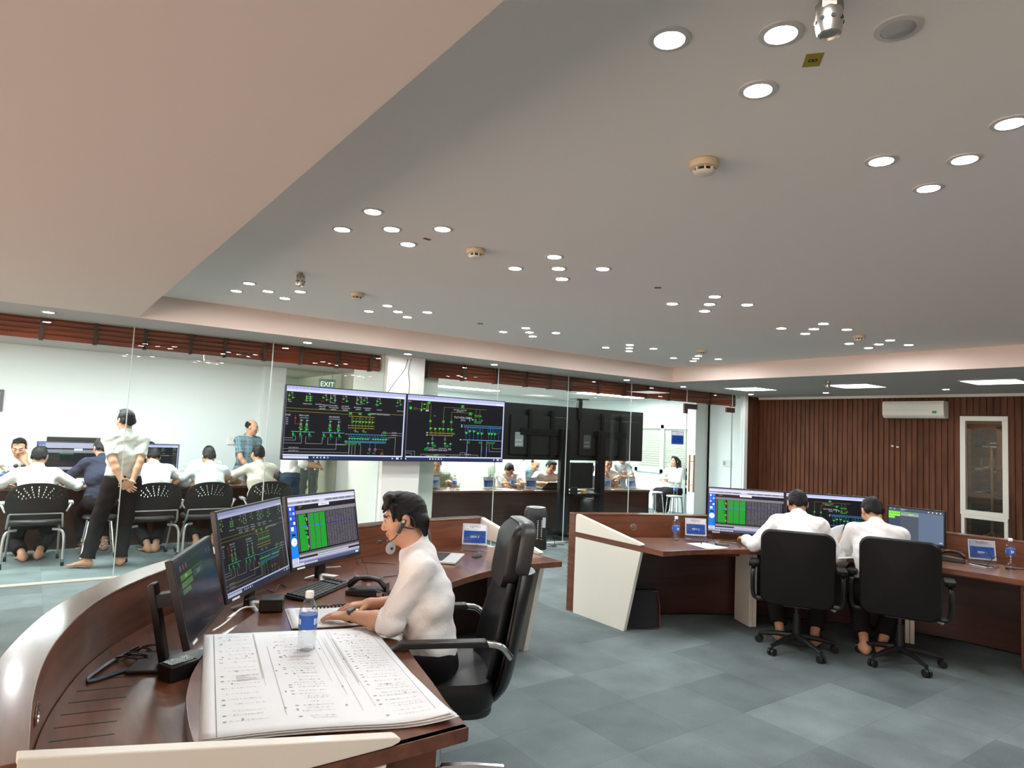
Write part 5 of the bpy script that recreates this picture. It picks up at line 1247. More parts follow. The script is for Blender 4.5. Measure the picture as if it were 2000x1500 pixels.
M_trous = mat('black_trousers', (.016, .015, .016), .9, spec=.1); M_trousb = mat('dark_blue_trousers', (.035, .055, .085), .9, spec=.1); M_trousg = mat('grey_trousers', (.25, .27, .29), .9, spec=.1)
def plaid(name, c1, c2, c3, f=38):
    m, nt, b = _new(name); tc = nt.nodes.new('ShaderNodeTexCoord'); cur = None
    b.inputs['Roughness'].default_value = .85
    ws = []
    for ax, fr, ph in (('X', f, 0), ('Z', f * 1.1, 0), ('X', f * 3, 1), ('Z', f * 2.6, 1)):
        w = nt.nodes.new('ShaderNodeTexWave'); w.wave_type = 'BANDS'; w.bands_direction = ax; w.inputs['Scale'].default_value = fr / 6.28; w.inputs['Distortion'].default_value = .6; w.inputs['Phase Offset'].default_value = ph
        nt.links.new(tc.outputs['Object'], w.inputs['Vector']); ws.append(w)
    r = nt.nodes.new('ShaderNodeMix'); r.data_type = 'RGBA'; r.inputs[6].default_value = (*srgb(c1), 1); r.inputs[7].default_value = (*srgb(c2), 1)
    a = nt.nodes.new('ShaderNodeMath'); a.operation = 'MULTIPLY'; nt.links.new(ws[0].outputs['Fac'], a.inputs[0]); nt.links.new(ws[1].outputs['Fac'], a.inputs[1]); nt.links.new(a.outputs[0], r.inputs[0])
    a2 = nt.nodes.new('ShaderNodeMath'); a2.operation = 'MAXIMUM'; nt.links.new(ws[2].outputs['Fac'], a2.inputs[0]); nt.links.new(ws[3].outputs['Fac'], a2.inputs[1])
    mr = nt.nodes.new('ShaderNodeMapRange'); mr.inputs[1].default_value = .75; mr.inputs[2].default_value = 1; mr.inputs[4].default_value = .6; nt.links.new(a2.outputs[0], mr.inputs[0])
    r2 = nt.nodes.new('ShaderNodeMix'); r2.data_type = 'RGBA'; r2.inputs[7].default_value = (*srgb(c3), 1); nt.links.new(r.outputs[2], r2.inputs[6]); nt.links.new(mr.outputs[0], r2.inputs[0])
    nt.links.new(r2.outputs[2], b.inputs['Base Color']); MATS[name] = m; return m
M_plaidb = plaid('blue_plaid', '55717f', '1d3140', 'a2bcc4', 30); M_plaidg = plaid('green_plaid', '8f9a88', '4f5e52', 'b8c0b0', 44); M_plaidl = plaid('pale_plaid', 'aebcc4', '6f8490', 'd6dee2', 52)
def norm(v): v = np.array(v, float); return v / (np.linalg.norm(v) + 1e-12)
def ik(a, c, l1, l2, hint):
    """elbow / knee point between a and c, bent towards hint; also returns the reachable end"""
    d = c - a; L = np.linalg.norm(d); m = (l1 + l2) * .995
    if L > m: c = a + d * m / L; d = c - a; L = m
    L = max(L, abs(l1 - l2) + .02); u = d / np.linalg.norm(d); x = (l1 * l1 - l2 * l2 + L * L) / (2 * L); y = math.sqrt(max(l1 * l1 - x * x, 0))
    h = np.array(hint, float); h = h - u * (h @ u); return a + u * x + norm(h) * y, c
def hand(F, w, d, pn, th, s, curl, k=.008, spread=1.0, g=0.0):
    """hand at wrist w pointing along d; pn = way the palm faces; th = thumb side; curl bends the fingers to the palm"""
    d = norm(d); pn = norm(np.array(pn) - d * (np.array(pn) @ d)); th = norm(np.array(th) - d * (np.array(th) @ d) - pn * (np.array(th) @ pn)); q = lambda a, b, c: w + s * (d * a + th * b + pn * c)
    kn = [(.088, .030, 0), (.094, .010, -.003), (.090, -.011, -.002), (.081, -.030, .002)]
    for a, b, c in kn: F.cap(q(.0, b * .5, 0), q(a, b, c), .0165 * s, .0125 * s, k * 1.6)
    F.cap(q(.03, .012, 0), q(.075, .0, .0), .018 * s, .017 * s, k)
    for (a, b, c), L, fan in zip(kn, (.072, .080, .074, .058), (.10, .03, -.05, -.13)):
        p = q(a, b, c); ang = curl * .6; r0 = .0095
        for j, fr in enumerate((.45, .32, .23)):
            v = norm(d * math.cos(ang) + pn * math.sin(ang) + th * fan * spread * math.cos(ang)); e = p + v * L * fr * s; F.cap(p, e, (r0 - .001 * j) * s, (r0 - .001 * (j + 1)) * s, k * .5); p = e; ang += curl * .75
    p = q(.018, .026, .006)
    for v, L, r0, r1 in ((norm(d * .7 + th * .75 + pn * .35), .042, .0155, .012), (norm(d * .9 + th * .35 + pn * .3 * (1 + curl)), .034, .012, .0105), (norm(d * .95 + th * .1 + pn * .4 * curl), .026, .0105, .0085)):
        e = p + v * L * s; F.cap(p, e, r0 * s, r1 * s, k * .8); p = e
def person(label, loc, rz, pose, h=.010, group=None):
    """loc on the floor below the pelvis, sitter or stander faces local +y; pose: see the defaults"""
    P = dict(s=1.0, seat=None, lean=5, hunch=8, head=(0, 0), tilt=0, side=0, shirt=M_shirtw, sleeve='short', trousers=M_trous, skin=0, hair='short', feet=True, legs=True, L=None, Rr=None, curl=.5, build=1.0, skirt=False,
             elL=(-.6, -.7, -.4), elR=(.6, -.7, -.4), kneeL=None, kneeR=None, footL=None, footR=None, belt=False, palmL=None, palmR=None, thL=None, thR=None, hdL=None, hdR=None, twist=0, waist=.0, beard=0, mask=False)
    P.update(pose); s = P['s']; bw = P['build']
    if P.get('top'):
        ca, cb = R(P['lean']), R(P['lean'] + P['hunch']); ch = cb * .55 + R(P['head'][1])
        P['seat'] = P['top'] - s * (.095 + .26 * math.cos(ca) + .25 * math.cos(cb) + .062 * (.7 * math.cos(cb) + .3 * math.cos(ch)) + .088 * math.cos(ch) - .028 * math.sin(ch) + .123 * max(.85, math.cos(ch)))
    t = thing('person', label, 'person', loc, rz, group)
    z0 = .925 * s if P['seat'] is None else P['seat'] + .095 * s
    pel = np.array([0, 0, z0]); la = R(P['lean']); lb = R(P['lean'] + P['hunch']); sd_ = math.sin(R(P['side']))
    u1 = norm([sd_, math.sin(la), math.cos(la)]); u2 = norm([sd_, math.sin(lb), math.cos(lb)])
    che = pel + u1 * .26 * s; nb = che + u2 * .25 * s
    tw = R(P['twist']); rx = np.array([math.cos(tw), math.sin(tw), 0]); fy = norm(np.cross(u2, rx)); rx0 = np.array([1.0, 0, 0]); fy0 = norm(np.cross(u1, rx0))
    sh = {-1: nb - u2 * .062 * s - rx * .172 * s * bw, 1: nb - u2 * .062 * s + rx * .172 * s * bw}
    hy, hp = R(P['head'][0]), R(P['head'][1]); lh = lb * .55 + hp
    fh0 = norm(fy * np.array([1, 1, 0])); 
    fwd = norm([math.sin(-hy + 0) * 1.0, math.cos(hy), 0]); ang = math.atan2(fh0[1], fh0[0]) - PI / 2
    rot = lambda v, a: np.array([v[0] * math.cos(a) - v[1] * math.sin(a), v[0] * math.sin(a) + v[1] * math.cos(a), v[2]])
    hz_dir = rot(np.array([0, 1.0, 0]), ang + hy)                       # where the face points, flat
    hf = norm(hz_dir * math.cos(lh) - np.array([0, 0, 1]) * math.sin(lh)); hup = norm(np.array([0, 0, 1]) * math.cos(lh) + hz_dir * math.sin(lh)); hx_ = np.cross(hf, hup)
    if P['tilt']:
        a = R(P['tilt']); hx_, hup = hx_ * math.cos(a) + hup * math.sin(a), hup * math.cos(a) - hx_ * math.sin(a)
    nu = norm(u2 * .7 + hup * .3); hc = nb + nu * .062 * s + hup * .088 * s + hf * .028 * s
    Mh = np.stack([hx_, hf, hup], 1); H = lambda a, b, c: hc + s * (Mh @ np.array([a, b, c], float))
    hip = {k: pel + np.array([k * .088 * s, 0, -.015 * s]) for k in (-1, 1)}
    knee, ank, ftd = {}, {}, {}
    for k, nm in ((-1, 'L'), (1, 'R')):
        ft = P['foot' + nm]
        if ft is None: ft = (k * .10, .02, 0) if P['seat'] is None else (k * .12, .38, 0)
        a = np.array([ft[0], ft[1], (ft[2] if len(ft) > 2 else 0) + .075 * s]); hint = P['knee' + nm] or ((k * .1, 1, 0) if P['seat'] is None else (k * .25, 1, .9))
        knee[k], ank[k] = ik(hip[k], a, .425 * s, .415 * s, hint); ftd[k] = norm([ft[3] if len(ft) > 3 else k * .22, 1, 0])
    elb, wri, hd = {}, {}, {}
    for k, nm, key in ((-1, 'L', 'L'), (1, 'R', 'Rr')):
        tg = P[key]
        if tg is None: tg = (k * .26, .06, z0 - .09 * s) if P['seat'] is None else (k * .16, .32, z0 + .12)
        elb[k], wri[k] = ik(sh[k], np.array(tg, float), .285 * s, .25 * s, P['el' + nm]); hd[k] = norm(P['hd' + nm]) if P['hd' + nm] is not None else norm(wri[k] - elb[k])
    pts = [pel, nb, hc + hup * .14 * s] + list(sh.values()) + list(elb.values()) + list(wri.values()) + [wri[k] + hd[k] * .20 * s for k in (-1, 1)] + [hc + hf * .14, hc - hf * .12]
    if P['legs']: pts += list(knee.values()) + list(ank.values()) + [ank[k] + ftd[k] * .2 - np.array([0, 0, .08]) for k in (-1, 1)]
    pts = np.array(pts); lo, hi = pts.min(0) - .17, pts.max(0) + .17
    # skin
    def torso(F, g, k=.05):
        fr = (rx0, fy0); fr2 = (rx, fy)
        F.cap(pel - u1 * .04 * s, pel + u1 * .05 * s, .118 * s, .112 * s, k, g, fr=fr, sq=(1.32 * bw, .98))
        F.cap(pel + u1 * .06 * s, che, .102 * s, .108 * s, k, g + P['waist'] * .5, fr=fr, sq=(1.30 * bw, .98 + P['waist'] * 4))
        F.cap(che, nb - u2 * .10 * s, .112 * s, .094 * s, k, g, fr=fr2, sq=(1.34 * bw, .93))
        for q in (-1, 1): F.cap(nb - u2 * .035 * s + rx * q * .04 * s - fy * .008, sh[q], .054 * s, .050 * s, .045, g); F.cap(sh[q] - rx * q * .03 * s, sh[q] - u2 * .09 * s - rx * q * .06 * s, .046 * s, .046 * s, .04, g)
    def arm(F, q, g0, g1=None, upto=None):
        F.cap(sh[q], elb[q], .050 * s, .041 * s, .03, g0, cut=upto if (upto and upto[2] == 0) else None)
    F = Field(lo, hi, h); torso(F, 0)
    F.cap(nb - u2 * .06 * s, H(0, -.015, -.055), .058 * s, .056 * s, .035)
    for q in (-1, 1):
        F.cap(sh[q], elb[q], .047 * s, .039 * s, .03); m_ = elb[q] + (wri[q] - elb[q]) * .35; F.cap(elb[q], m_, .038 * s, .040 * s, .02); F.cap(m_, wri[q], .039 * s, .027 * s, .02, 0)
        nm = 'L' if q < 0 else 'R'; pn = P['palm' + nm] or (0, -.3, -1); th = P['th' + nm] or (-q, .2, 0)
        cu = P['curl'] if not isinstance(P['curl'], (tuple, list)) else P['curl'][0 if q < 0 else 1]
        F.cap(wri[q], wri[q] + hd[q] * .02 * s, .025 * s, .024 * s, .02); hand(F, wri[q], hd[q], pn, th, s, cu, max(.006, h * .6))
        if P['legs']:
            F.cap(hip[q], knee[q], .082 * s, .056 * s, .04); mc_ = knee[q] + (ank[q] - knee[q]) * .3; F.cap(knee[q], mc_, .053 * s, .054 * s, .03); F.cap(mc_, ank[q], .053 * s, .034 * s, .03)
            f = ftd[q]; a = ank[q]; dn = np.array([0, 0, 1.0]); sd2 = np.cross(f, dn)
            F.cap(a - f * .035 * s - dn * .045 * s, a + f * .02 * s - dn * .03 * s, .03 * s, .036 * s, .03); F.cap(a + f * .0 - dn * .03 * s, a + f * .13 * s - dn * .058 * s, .036 * s, .022 * s, .03, fr=(sd2, dn), sq=(1.35, .9))
            for j in range(5):
                o = (j - 1.8) * .018 * s * -q; L = (.185 - .012 * j) * s; F.cap(a + f * .125 * s + sd2 * o - dn * .06 * s, a + f * L + sd2 * o * 1.15 - dn * .064 * s, (.0125 - .001 * j) * s, (.0105 - .001 * j) * s, .008)
    # head with a face
    F.ell(H(0, -.014, .030), Mh, np.array([.0755, .094, .086]) * s, .02); F.ell(H(0, .022, -.036), Mh, np.array([.060, .066, .082]) * s, .03)
    F.ell(H(0, .055, -.094), Mh, np.array([.026, .024, .018]) * s, .03)
    for q in (-1, 1):
        F.ell(H(q * .044, .056, -.022), Mh, np.array([.024, .024, .026]) * s, .03); F.ell(H(q * .031, .097, .008), Mh, np.array([.015, .014, .011]) * s, .014, op='d')
        F.ell(H(q * .031, .079, .006), Mh, np.array([.0135] * 3) * s, .004); F.cap(H(q * .012, .090, .028), H(q * .045, .076, .027), .008 * s, .006 * s, .014)
        er = np.stack([Mh @ norm([1, -.35 * q * q, 0]), Mh @ norm([.35, 1, 0]), hup], 1)
        F.ell(H(q * .079, -.008, -.004), Mh, np.array([.0105, .019, .031]) * s, .006); F.ell(H(q * .0885, -.004, .0), Mh, np.array([.006, .010, .018]) * s, .006, op='d')
        F.ell(H(q * .011, .097, -.036), Mh, np.array([.0085, .010, .007]) * s, .008)
    F.cap(H(0, .086, .016), H(0, .104, -.028), .0075 * s, .0110 * s, .012)
    F.ell(H(0, .084, -.058), Mh, np.array([.022, .014, .0065]) * s, .006); F.ell(H(0, .083, -.069), Mh, np.array([.018, .014, .007]) * s, .006)
    def pick(C):
        q = (C - hc) @ Mh / s; r = np.zeros(len(C)); x, y, z = np.abs(q[:, 0]), q[:, 1], q[:, 2]
        fr_ = (np.abs(q) < .16).all(1)
        r[fr_ & (y > .06) & (x < .021) & (z < -.052) & (z > -.0755) & (y > .082)] = 1
        ey = fr_ & (y > .07) & (np.abs(z - .005) < .0052) & (np.abs(x - .031) < .014); r[ey] = 4; r[ey & (np.abs(x - .031) < .0065)] = 2
        r[fr_ & (y > .062) & (np.abs(z - .0275 + .12 * (x - .03)) < .0058) & (x > .013) & (x < .049)] = 3
        return r
    F.mesh('body', [M_skin[P['skin']], M_lip, M_eye, M_brow, M_sclera], t, pick)
    # hair
    if P['hair']:
        hm = M_hair2 if P['hair'] == 'grey' else M_hair; st_ = P['hair']; hlo, hhi = hc - .20 * s, hc + .20 * s
        if st_ == 'long': hlo = hlo - np.array([.02, .02, .36])
        F = Field(hlo, hhi, min(h, .008))
        if st_ == 'bald': cuts = [((0, .02, .03), (0, .35, 1)), ((0, .0, -.055), (0, -.25, -1)), ((0, .012, 0), (0, 1, -.25))]
        else: cuts = [((0, .062, .052), (0, .80, -.60 if st_ != 'long' else -.45)), ((0, -.04, -.062), (0, .25, -1))]
        F.ell(H(0, -.014, .032), Mh, np.array([.0805, .099, .0925 if st_ != 'bald' else .090]) * s, .0, cuts=[(np.array(p) * s, n) for p, n in cuts])
        if st_ in ('short', 'fringe', 'grey'):
            for q in (-1, 1):
                F.ell(H(q * .0715, .022, .022), Mh, np.array([.008, .014, .028]) * s, .010)
                F.ell(H(q * .060, -.056, -.012), Mh, np.array([.018, .034, .036]) * s, .012)
            F.ell(H(.01, .035, .112), Mh, np.array([.055, .055, .022]) * s, .02); F.ell(H(0, -.088, -.012), Mh, np.array([.052, .022, .055]) * s, .015)
        if st_ == 'fringe':
            for q in (-3, -2, -1, 0, 1, 2, 3): F.cap(H(q * .02, .055, .112), H(q * .022 - .006, .097 - abs(q) * .006, .060 - .006 * ((q * 7) % 3)), .022 * s, .006 * s, .012)
            for q in (-1, 1): F.cap(H(q * .068, .045, .07), H(q * .074, .05, .005), .016 * s, .006 * s, .012); F.cap(H(q * .05, -.09, -.02), H(q * .04, -.088, -.085), .028 * s, .012 * s, .02)
        if st_ == 'long':
            for q in (-1, 1):
                F.cap(H(q * .03, .05, .10), H(q * .074, .035, .02), .028 * s, .016 * s, .02); F.cap(H(q * .074, .03, .02), H(q * .085, -.02, -.12), .018 * s, .028 * s, .02)
                F.cap(H(q * .085, -.02, -.12), nb + rx * q * .10 * s + fy * (.05) - u2 * .16, .03 * s, .03 * s, .02); F.cap(H(q * .04, -.08, 0), nb - fy * .10 - u2 * .18 + rx * q * .04, .06 * s, .05 * s, .03)
        F.wrinkle(.0009, 150, 3); F.mesh('hair', hm, t)
    # shirt
    g = .013; F = Field(lo, hi, h); torso(F, g)
    F.wrinkle(.0045, 26, sum(map(ord, label)) % 97)
    up = 1.0 if P['sleeve'] in ('long', 'rolled') else .74
    for q in (-1, 1):
        e = sh[q] + (elb[q] - sh[q]) * up; du = norm(elb[q] - sh[q])
        if up < 1: F.cap(sh[q], elb[q], .049 * s, .049 * s, .03, g * .7, cut=(e, du)); 
        else:
            F.cap(sh[q], elb[q], .052 * s, .045 * s, .03, g * .9); fr_ = .94 if P['sleeve'] == 'long' else .14; e = elb[q] + (wri[q] - elb[q]) * fr_; df = norm(wri[q] - elb[q])
            F.cap(elb[q], wri[q], .044 * s, .034 * s, .025, g * .9, cut=(e, df)); F.cap(e - df * .045, e + df * .03, .040 * s if fr_ > .5 else .049 * s, .036 * s if fr_ > .5 else .049 * s, .006, g, cut=(e, df))
    wz = pel + u1 * .02 * s
    nk = nb + nu * .012 * s
    F.clip(wz - u1 * (.0 if P['seat'] is None else .03), -u1)
    F.cap(nk - nu * .045 - fy * .004, nk + nu * .022 - fy * .004, .084 * s, .063 * s, .010, .004, cut=(nk + nu * .022 + fy * .0, norm(nu + fy * .42)))
    F.wrinkle(.0022, 55, 5 + sum(map(ord, label)) % 91)
    F.clip(nk + nu * .034 - fy * .01, norm(nu + fy * .45))
    F.mesh('shirt', P['shirt'], t, relax=1)
    # trousers or skirt
    if P['legs']:
        F = Field(lo, hi, h); fr = (rx0, fy0); gt = .016
        F.cap(pel - u1 * .05 * s, pel + u1 * .06 * s, .118 * s, .112 * s, .04, gt + .002, fr=fr, sq=(1.32 * bw, .98))
        for q in (-1, 1):
            if P['skirt']:
                F.cap(hip[q], knee[q], .095 * s, .10 * s, .07, gt); F.cap(knee[q], knee[q] + (ank[q] - knee[q]) * .75, .085 * s, .12 * s, .07, gt)
                continue
            F.cap(hip[q], knee[q], .084 * s, .062 * s, .035, gt); e = knee[q] + (ank[q] - knee[q]) * (.80 if P['seat'] is not None else .97); dl = norm(ank[q] - knee[q])
            F.cap(knee[q], ank[q], .060 * s, .052 * s, .03, gt, cut=(e, dl))
        if P['skirt']: F.cap(hip[-1] * .5 + hip[1] * .5, knee[-1] * .5 + knee[1] * .5, .10 * s, .11 * s, .06, .01)
        F.wrinkle(.004, 30, sum(map(ord, label)) % 89)
        F.clip(pel + u1 * .05 * s, u1); F.mesh('skirt' if P['skirt'] else 'trousers', P['trousers'], t, relax=1)
        if P['belt']:
            F = Field(pel - .25, pel + .25, h); F.cap(pel - u1 * .05 * s, pel + u1 * .06 * s, .118 * s, .112 * s, .04, gt + .006, fr=fr, sq=(1.32 * bw, .98)); F.clip(pel + u1 * .055 * s, u1); F.clip(pel + u1 * .02 * s, -u1)
            F.mesh('belt', mat('black_belt', (.012, .011, .011), .4), t)
    t['_w'] = [float(v) for q in (-1, 1) for v in (*wri[q], *elb[q])]; del t['_w']
    return t, dict(wri=wri, elb=elb, sh=sh, hc=hc, Mh=Mh, hd=hd, nb=nb, s=s)
def to_local(w, loc, rz):
    d = np.array(w, float) - np.array([loc[0], loc[1], 0]); c, s_ = math.cos(-rz), math.sin(-rz); return (d[0] * c - d[1] * s_, d[0] * s_ + d[1] * c, d[2])
def to_world(p, loc, rz): c, s_ = math.cos(rz), math.sin(rz); return np.array([loc[0] + p[0] * c - p[1] * s_, loc[1] + p[0] * s_ + p[1] * c, p[2]])
def vloc(v, rz): c, s_ = math.cos(-rz), math.sin(-rz); return (v[0] * c - v[1] * s_, v[0] * s_ + v[1] * c, v[2])
def watch(info, q, loc, rz, label, dial=True):
    w = to_world(info['wri'][q] - info['hd'][q] * .012, loc, rz); d = vloc(info['hd'][q], -rz); x, y, z = frame_from(d)
    t = thing('wristwatch', label, 'watch', w, 0); m = MB(); m.lathe([(.0285, -.009), (.0315, -.008), (.0315, .008), (.0285, .009), (.0285, -.009)], (0, 0, 0), 24, d); m.build('strap', M_black, t, smooth=True)
    if dial:
        o = norm(np.array([0, 0, 1.0]) * .75 + np.array([.15, -1, 0]) * .6); o = norm(o - z * (o @ z)); m = MB(); m.lathe([(0, .038), (.017, .038), (.019, .036), (.020, .027)], (0, 0, 0), 24, o); m.build('dial', mat('watch_dial', (.06, .055, .05), .3, metal=.5), t, smooth=True)
        m = MB(); m.lathe([(.013, .0385), (.0165, .0385)], (0, 0, 0), 24, o); m.build('hour_ring', mat('ring_grey', (.25, .24, .22), .4), t)
    return t
# --- the lone operator at the foreground desk
opL = (1.56, 2.70, 0); opR = R(62)
wL = atz(684, 1203, .80)
wR = np.array([1.42, 3.06, .80])
hdL = norm(atz(628, 1200, .785) - wL)
op, inf = person('person in white shirt with rolled sleeves and headset working at the left desk', opL, opR, dict(
    s=.955, seat=.55, lean=6, hunch=10, head=(2, 2), shirt=M_shirtw, sleeve='rolled', hair='fringe', skin=0, L=to_local(wL, opL, opR), Rr=to_local(wR, opL, opR),
    elL=(-.6, -.55, -.9), elR=(.4, -.2, -.9), hdL=vloc(hdL, opR), hdR=vloc(norm([-.8, .5, -.1]), opR), palmL=(0, 0, -1), palmR=(0, 0, -1), thL=vloc((.35, .9, 0), opR), thR=vloc((-.5, -.8, 0), opR), curl=(.32, .3), footL=(-.12, .42, 0), footR=(.12, .40, 0)), h=.0055)
watch(inf, -1, opL, opR, 'black wristwatch on the lone operator\'s left wrist')
# headset on his ear
hs = thing('headset', 'black headset with silver ear clip on the lone operator\'s head', 'headset', to_world(inf['hc'], opL, opR), opR)
Mh = inf['Mh']; q = lambda a, b, c: Mh @ np.array([a, b, c])
m = MB(); x, y, z = Mh[:, 0], Mh[:, 1], Mh[:, 2]
ax_ = norm(q(0, .55, -.83)); c0 = q(-.088, .018, -.022); rr = np.stack([norm(np.cross(ax_, -x)), -x, ax_], 1)
m.box(c0, (.020, .012, .066), rr); m.build('ear_clip', mat('headset_grey', (.05, .05, .052), .3, metal=.3), hs, bevel=.005)
m = MB(); m.lathe([(0, .008), (.007, .008), (.009, .004), (.009, 0)], c0 + q(-.004, -.012, .022), 16, -x); m.build('button', M_chrome, hs, smooth=True)
m = MB(); m.tube(catmull([c0 + q(0, .018, -.03), q(-.085, .065, -.075), q(-.06, .105, -.085), q(-.05, .118, -.082)], 6), .0025, 8); m.build('microphone_boom', M_black, hs, smooth=True)
m = MB(); m.lathe([(0, -.010), (.008, -.006), (.009, .004), (.006, .012), (0, .014)], q(-.05, .122, -.081), 14, norm(q(.1, 1, .1))); m.build('microphone', M_black, hs, smooth=True)
m = MB(); m.tube(catmull([q(-.088, -.01, .03), q(-.09, -.04, .0), q(-.086, -.035, -.04), c0], 6), .003, 8); m.build('ear_hook', M_black, hs, smooth=True)
hg = thing('ear_cushion', 'round grey spare ear cushion hanging at the lone operator\'s chest', 'headset', atd(763, 1071, 2.93), opR)
m = MB(); m.lathe([(0, .006), (.020, .008), (.026, .004), (.026, -.004), (0, -.006)], (0, 0, 0), 20, vloc(norm([.3, -1, 0]), opR)); m.build('cushion', M_grey, hg, smooth=True)
m = MB(); m.lathe([(0, .010), (.006, .010), (.007, .006)], (0, 0, 0), 12, vloc(norm([.3, -1, 0]), opR)); m.build('centre', M_black, hg)
# --- the pair at the right desk
aL = (cA[0] + .05, cA[1] + .02, 0)
w1 = atz(1478, 1062, .80); w2 = aL[0] + .45, aL[1] + .13
pA_, iA = person('left person of the pair at the right desk, white shirt, seen from behind', aL, hA, dict(seat=.50, lean=18, hunch=20, head=(6, 8), sleeve='long', hair='short', L=to_local((5.30, 3.62, .80), aL, hA), Rr=to_local((5.72, 3.12, .80), aL, hA),
    elL=(-.7, -.45, -.8), elR=(.6, -.4, -.8), curl=.5, palmL=(0, 0, -1), palmR=(0, 0, -1), footL=(-.13, .12, 0), footR=(.13, .14, 0)), h=.008)
bL = (cB[0] - .07, cB[1] + .13, 0)
wB = atd(1640, 1065, 6.0)
pB_, iB = person('right person of the pair, white shirt, holding up sheets of paper', bL, hB, dict(seat=.47, lean=18, hunch=16, side=-3, head=(24, 12), sleeve='rolled', hair='short', L=to_local(atd(1642, 1066, 5.88), bL, hB), Rr=to_local((5.98, 2.66, .80), bL, hB),
    elL=(-.25, -.3, -1), elR=(.3, -.5, -.9), curl=(1.1, .5), palmL=(.9, .2, 0), thL=(.2, -.9, .6), hdL=(.15, .4, .9), palmR=(0, 0, -1), footL=(-.10, .10, 0), footR=(.02, .16, 0)), h=.008)
watch(iB, -1, bL, hB, 'dark bracelet watch on the right operator\'s raised left wrist')
# sheets held up by the right operator and an open booklet by the left one
def held(name, label, P4, bend, lines=12):
    c = sum(P4) / 4; t = thing(name, label, 'paper', c)
    n_ = norm(np.cross(P4[1] - P4[0], P4[3] - P4[0]))
    if n_ @ (CAM - c) < 0: n_ = -n_
    f = lambda u, v, l: tuple((1 - u) * (1 - v) * P4[0] + u * (1 - v) * P4[1] + u * v * P4[2] + (1 - u) * v * P4[3] - c + n_ * (l + bend * math.sin(PI * u) * (1 - .5 * v)))
    m = MB(); m.grid(lambda a, b: f(a, b, 0), 10, 8); m.build('sheet', M_paper, t, smooth=True, solid=.0006)
    m = MB(); d = Draw(m, 1, 1, lambda x, y, l: f(x, y, .0008 + l)); 
    for k in range(lines):
        for s_ in range(4): d.quad(.12 + .2 * s_, .1 + .8 * k / lines, .12 + .2 * s_ + .16, .125 + .8 * k / lines, 'a4a9b0')
    if lines: m.build('print_lines', M_print, t, colored=True)
    return t
dd = 6.05
held('paper_sheets', 'curled white sheets held up between the two right operators', [atd(*q, z) for q, z in (((1610, 1040), 5.98), ((1649, 1024), 5.98), ((1640, 1062), 5.90), ((1606, 1068), 5.90))], .03, 0)
held('paper_sheets', 'printed sheet with fine lines standing before the right operator', [atd(*q, z) for q, z in (((1648, 1038), 6.0), ((1681, 1024), 6.04), ((1692, 1078), 5.98), ((1648, 1090), 5.94))], .01, 16)
held('booklet', 'open white booklet lying at the left operator\'s elbow', [atz(*q, ZW + .012) for q in ((1450, 1055), (1468, 1058), (1490, 1072), (1462, 1070))], .012, 0)
sheets('loose_documents', 'white documents spread before the right operator', [(1640, 1082), (1690, 1080), (1688, 1090), (1640, 1092)], ZW + .001, 2, 6)
# ---------------------------------------------------------------- left meeting room
def table(name, label, A, B, depth, z, back=None):
    """long table with a closed front from plan point A to B (front edge, seen from the control room)"""
    A = np.array(A[:2]); B = np.array(B[:2]); L = np.linalg.norm(B - A); rz = math.atan2(*(B - A)[::-1]); c = (A + B) / 2
    t = thing(name, label, 'table', (c[0], c[1], 0), rz)
    m = MB(); m.b2((-L / 2, 0, z - .035), (L / 2, depth, z)); m.build('table_top', M_wood_t, t, bevel=.003)
    m = MB(); m.b2((-L / 2 + .03, .03, .0), (L / 2 - .0, .06, z - .035)); m.build('front_panel', M_wood_d, t)
    for s_ in (-1, 1):
        m = MB(); m.b2((s_ * (L / 2 - .02) - .02, .03, 0), (s_ * (L / 2 - .02) + .02, depth - .03, z - .035)); m.build('end_panel', M_wood_d, t)
    return t
table('meeting_table', 'long wooden meeting table in the left room', (-2.0, 9.80), (2.95, 9.80), .75, .75)
def room_screen(label, x0, x1, y, z0, z1, draw, rz=0):
    t = thing('table_screen', label, 'screen', ((x0 + x1) / 2, y, .75), rz)
    make_display(t, x1 - x0, z1 - z0, z0 - .75, draw, .04)
    m = MB(); m.b2((-.15, -.05, 0), (.15, .12, .012)); m.b2((-.03, .03, 0), (.03, .06, .2)); m.build('stand', M_black, t); return t
room_screen('dark screen with blue icons between the two leftmost seated men', .10, .89, 10.2, .83, 1.29, lambda d: (d.r(0, 0, 1, 1, '101014', .0002), d.r(0, 0, 1, .16, 'b4b4cc'), d.r(0, .2, 1, .3, '888a96'), d.r(.5, .17, .62, .24, 'e8e8f0'), d.r(0, .02, .1, .55, '2a4fb4'), d.r(.3, .31, .5, .34, '1f8f3a'), d.r(0, .72, 1, .80, 'a8a8bc'), [d.sq(.03 + .04 * (k % 2), .09 + .09 * (k // 2), .022, 'c8d8f8') for k in range(8)]))
room_screen('bright grid diagram screen right of the standing man', .91, 1.72, 10.2, .81, 1.29, sld_left)
room_screen('black screen seen from behind over the dark left screen', .20, .85, 10.42, .85, 1.345, lambda d: d.r(0, 0, 1, 1, '050506', .0002), R(180))
for i, (px, lab) in enumerate(((348, 'left of two water bottles on the left meeting table'), (363, 'right of two water bottles on the left meeting table'))):
    p = atz(px, 951, .75); dup(bot0, (p[0], 9.98, .75), 0, lab).scale = (1.0,) * 3
for px, lab in ((12, 'water bottle at the far left of the left meeting table'), (24, 'second water bottle from the left on the left meeting table')):
    dup(bot0, (atz(px, 940, .75)[0], 9.95, .75), 0, lab).scale = (1.0,) * 3
plate((aty(33, 930, 10.0)[0], 10.0, .75), R(0), '', 'name stand before the man resting his chin', big=False, w=.22)
plate((aty(8, 940, 9.9)[0], 9.92, .75), R(5), '', 'name stand at the left edge of the view', big=False, w=.22)
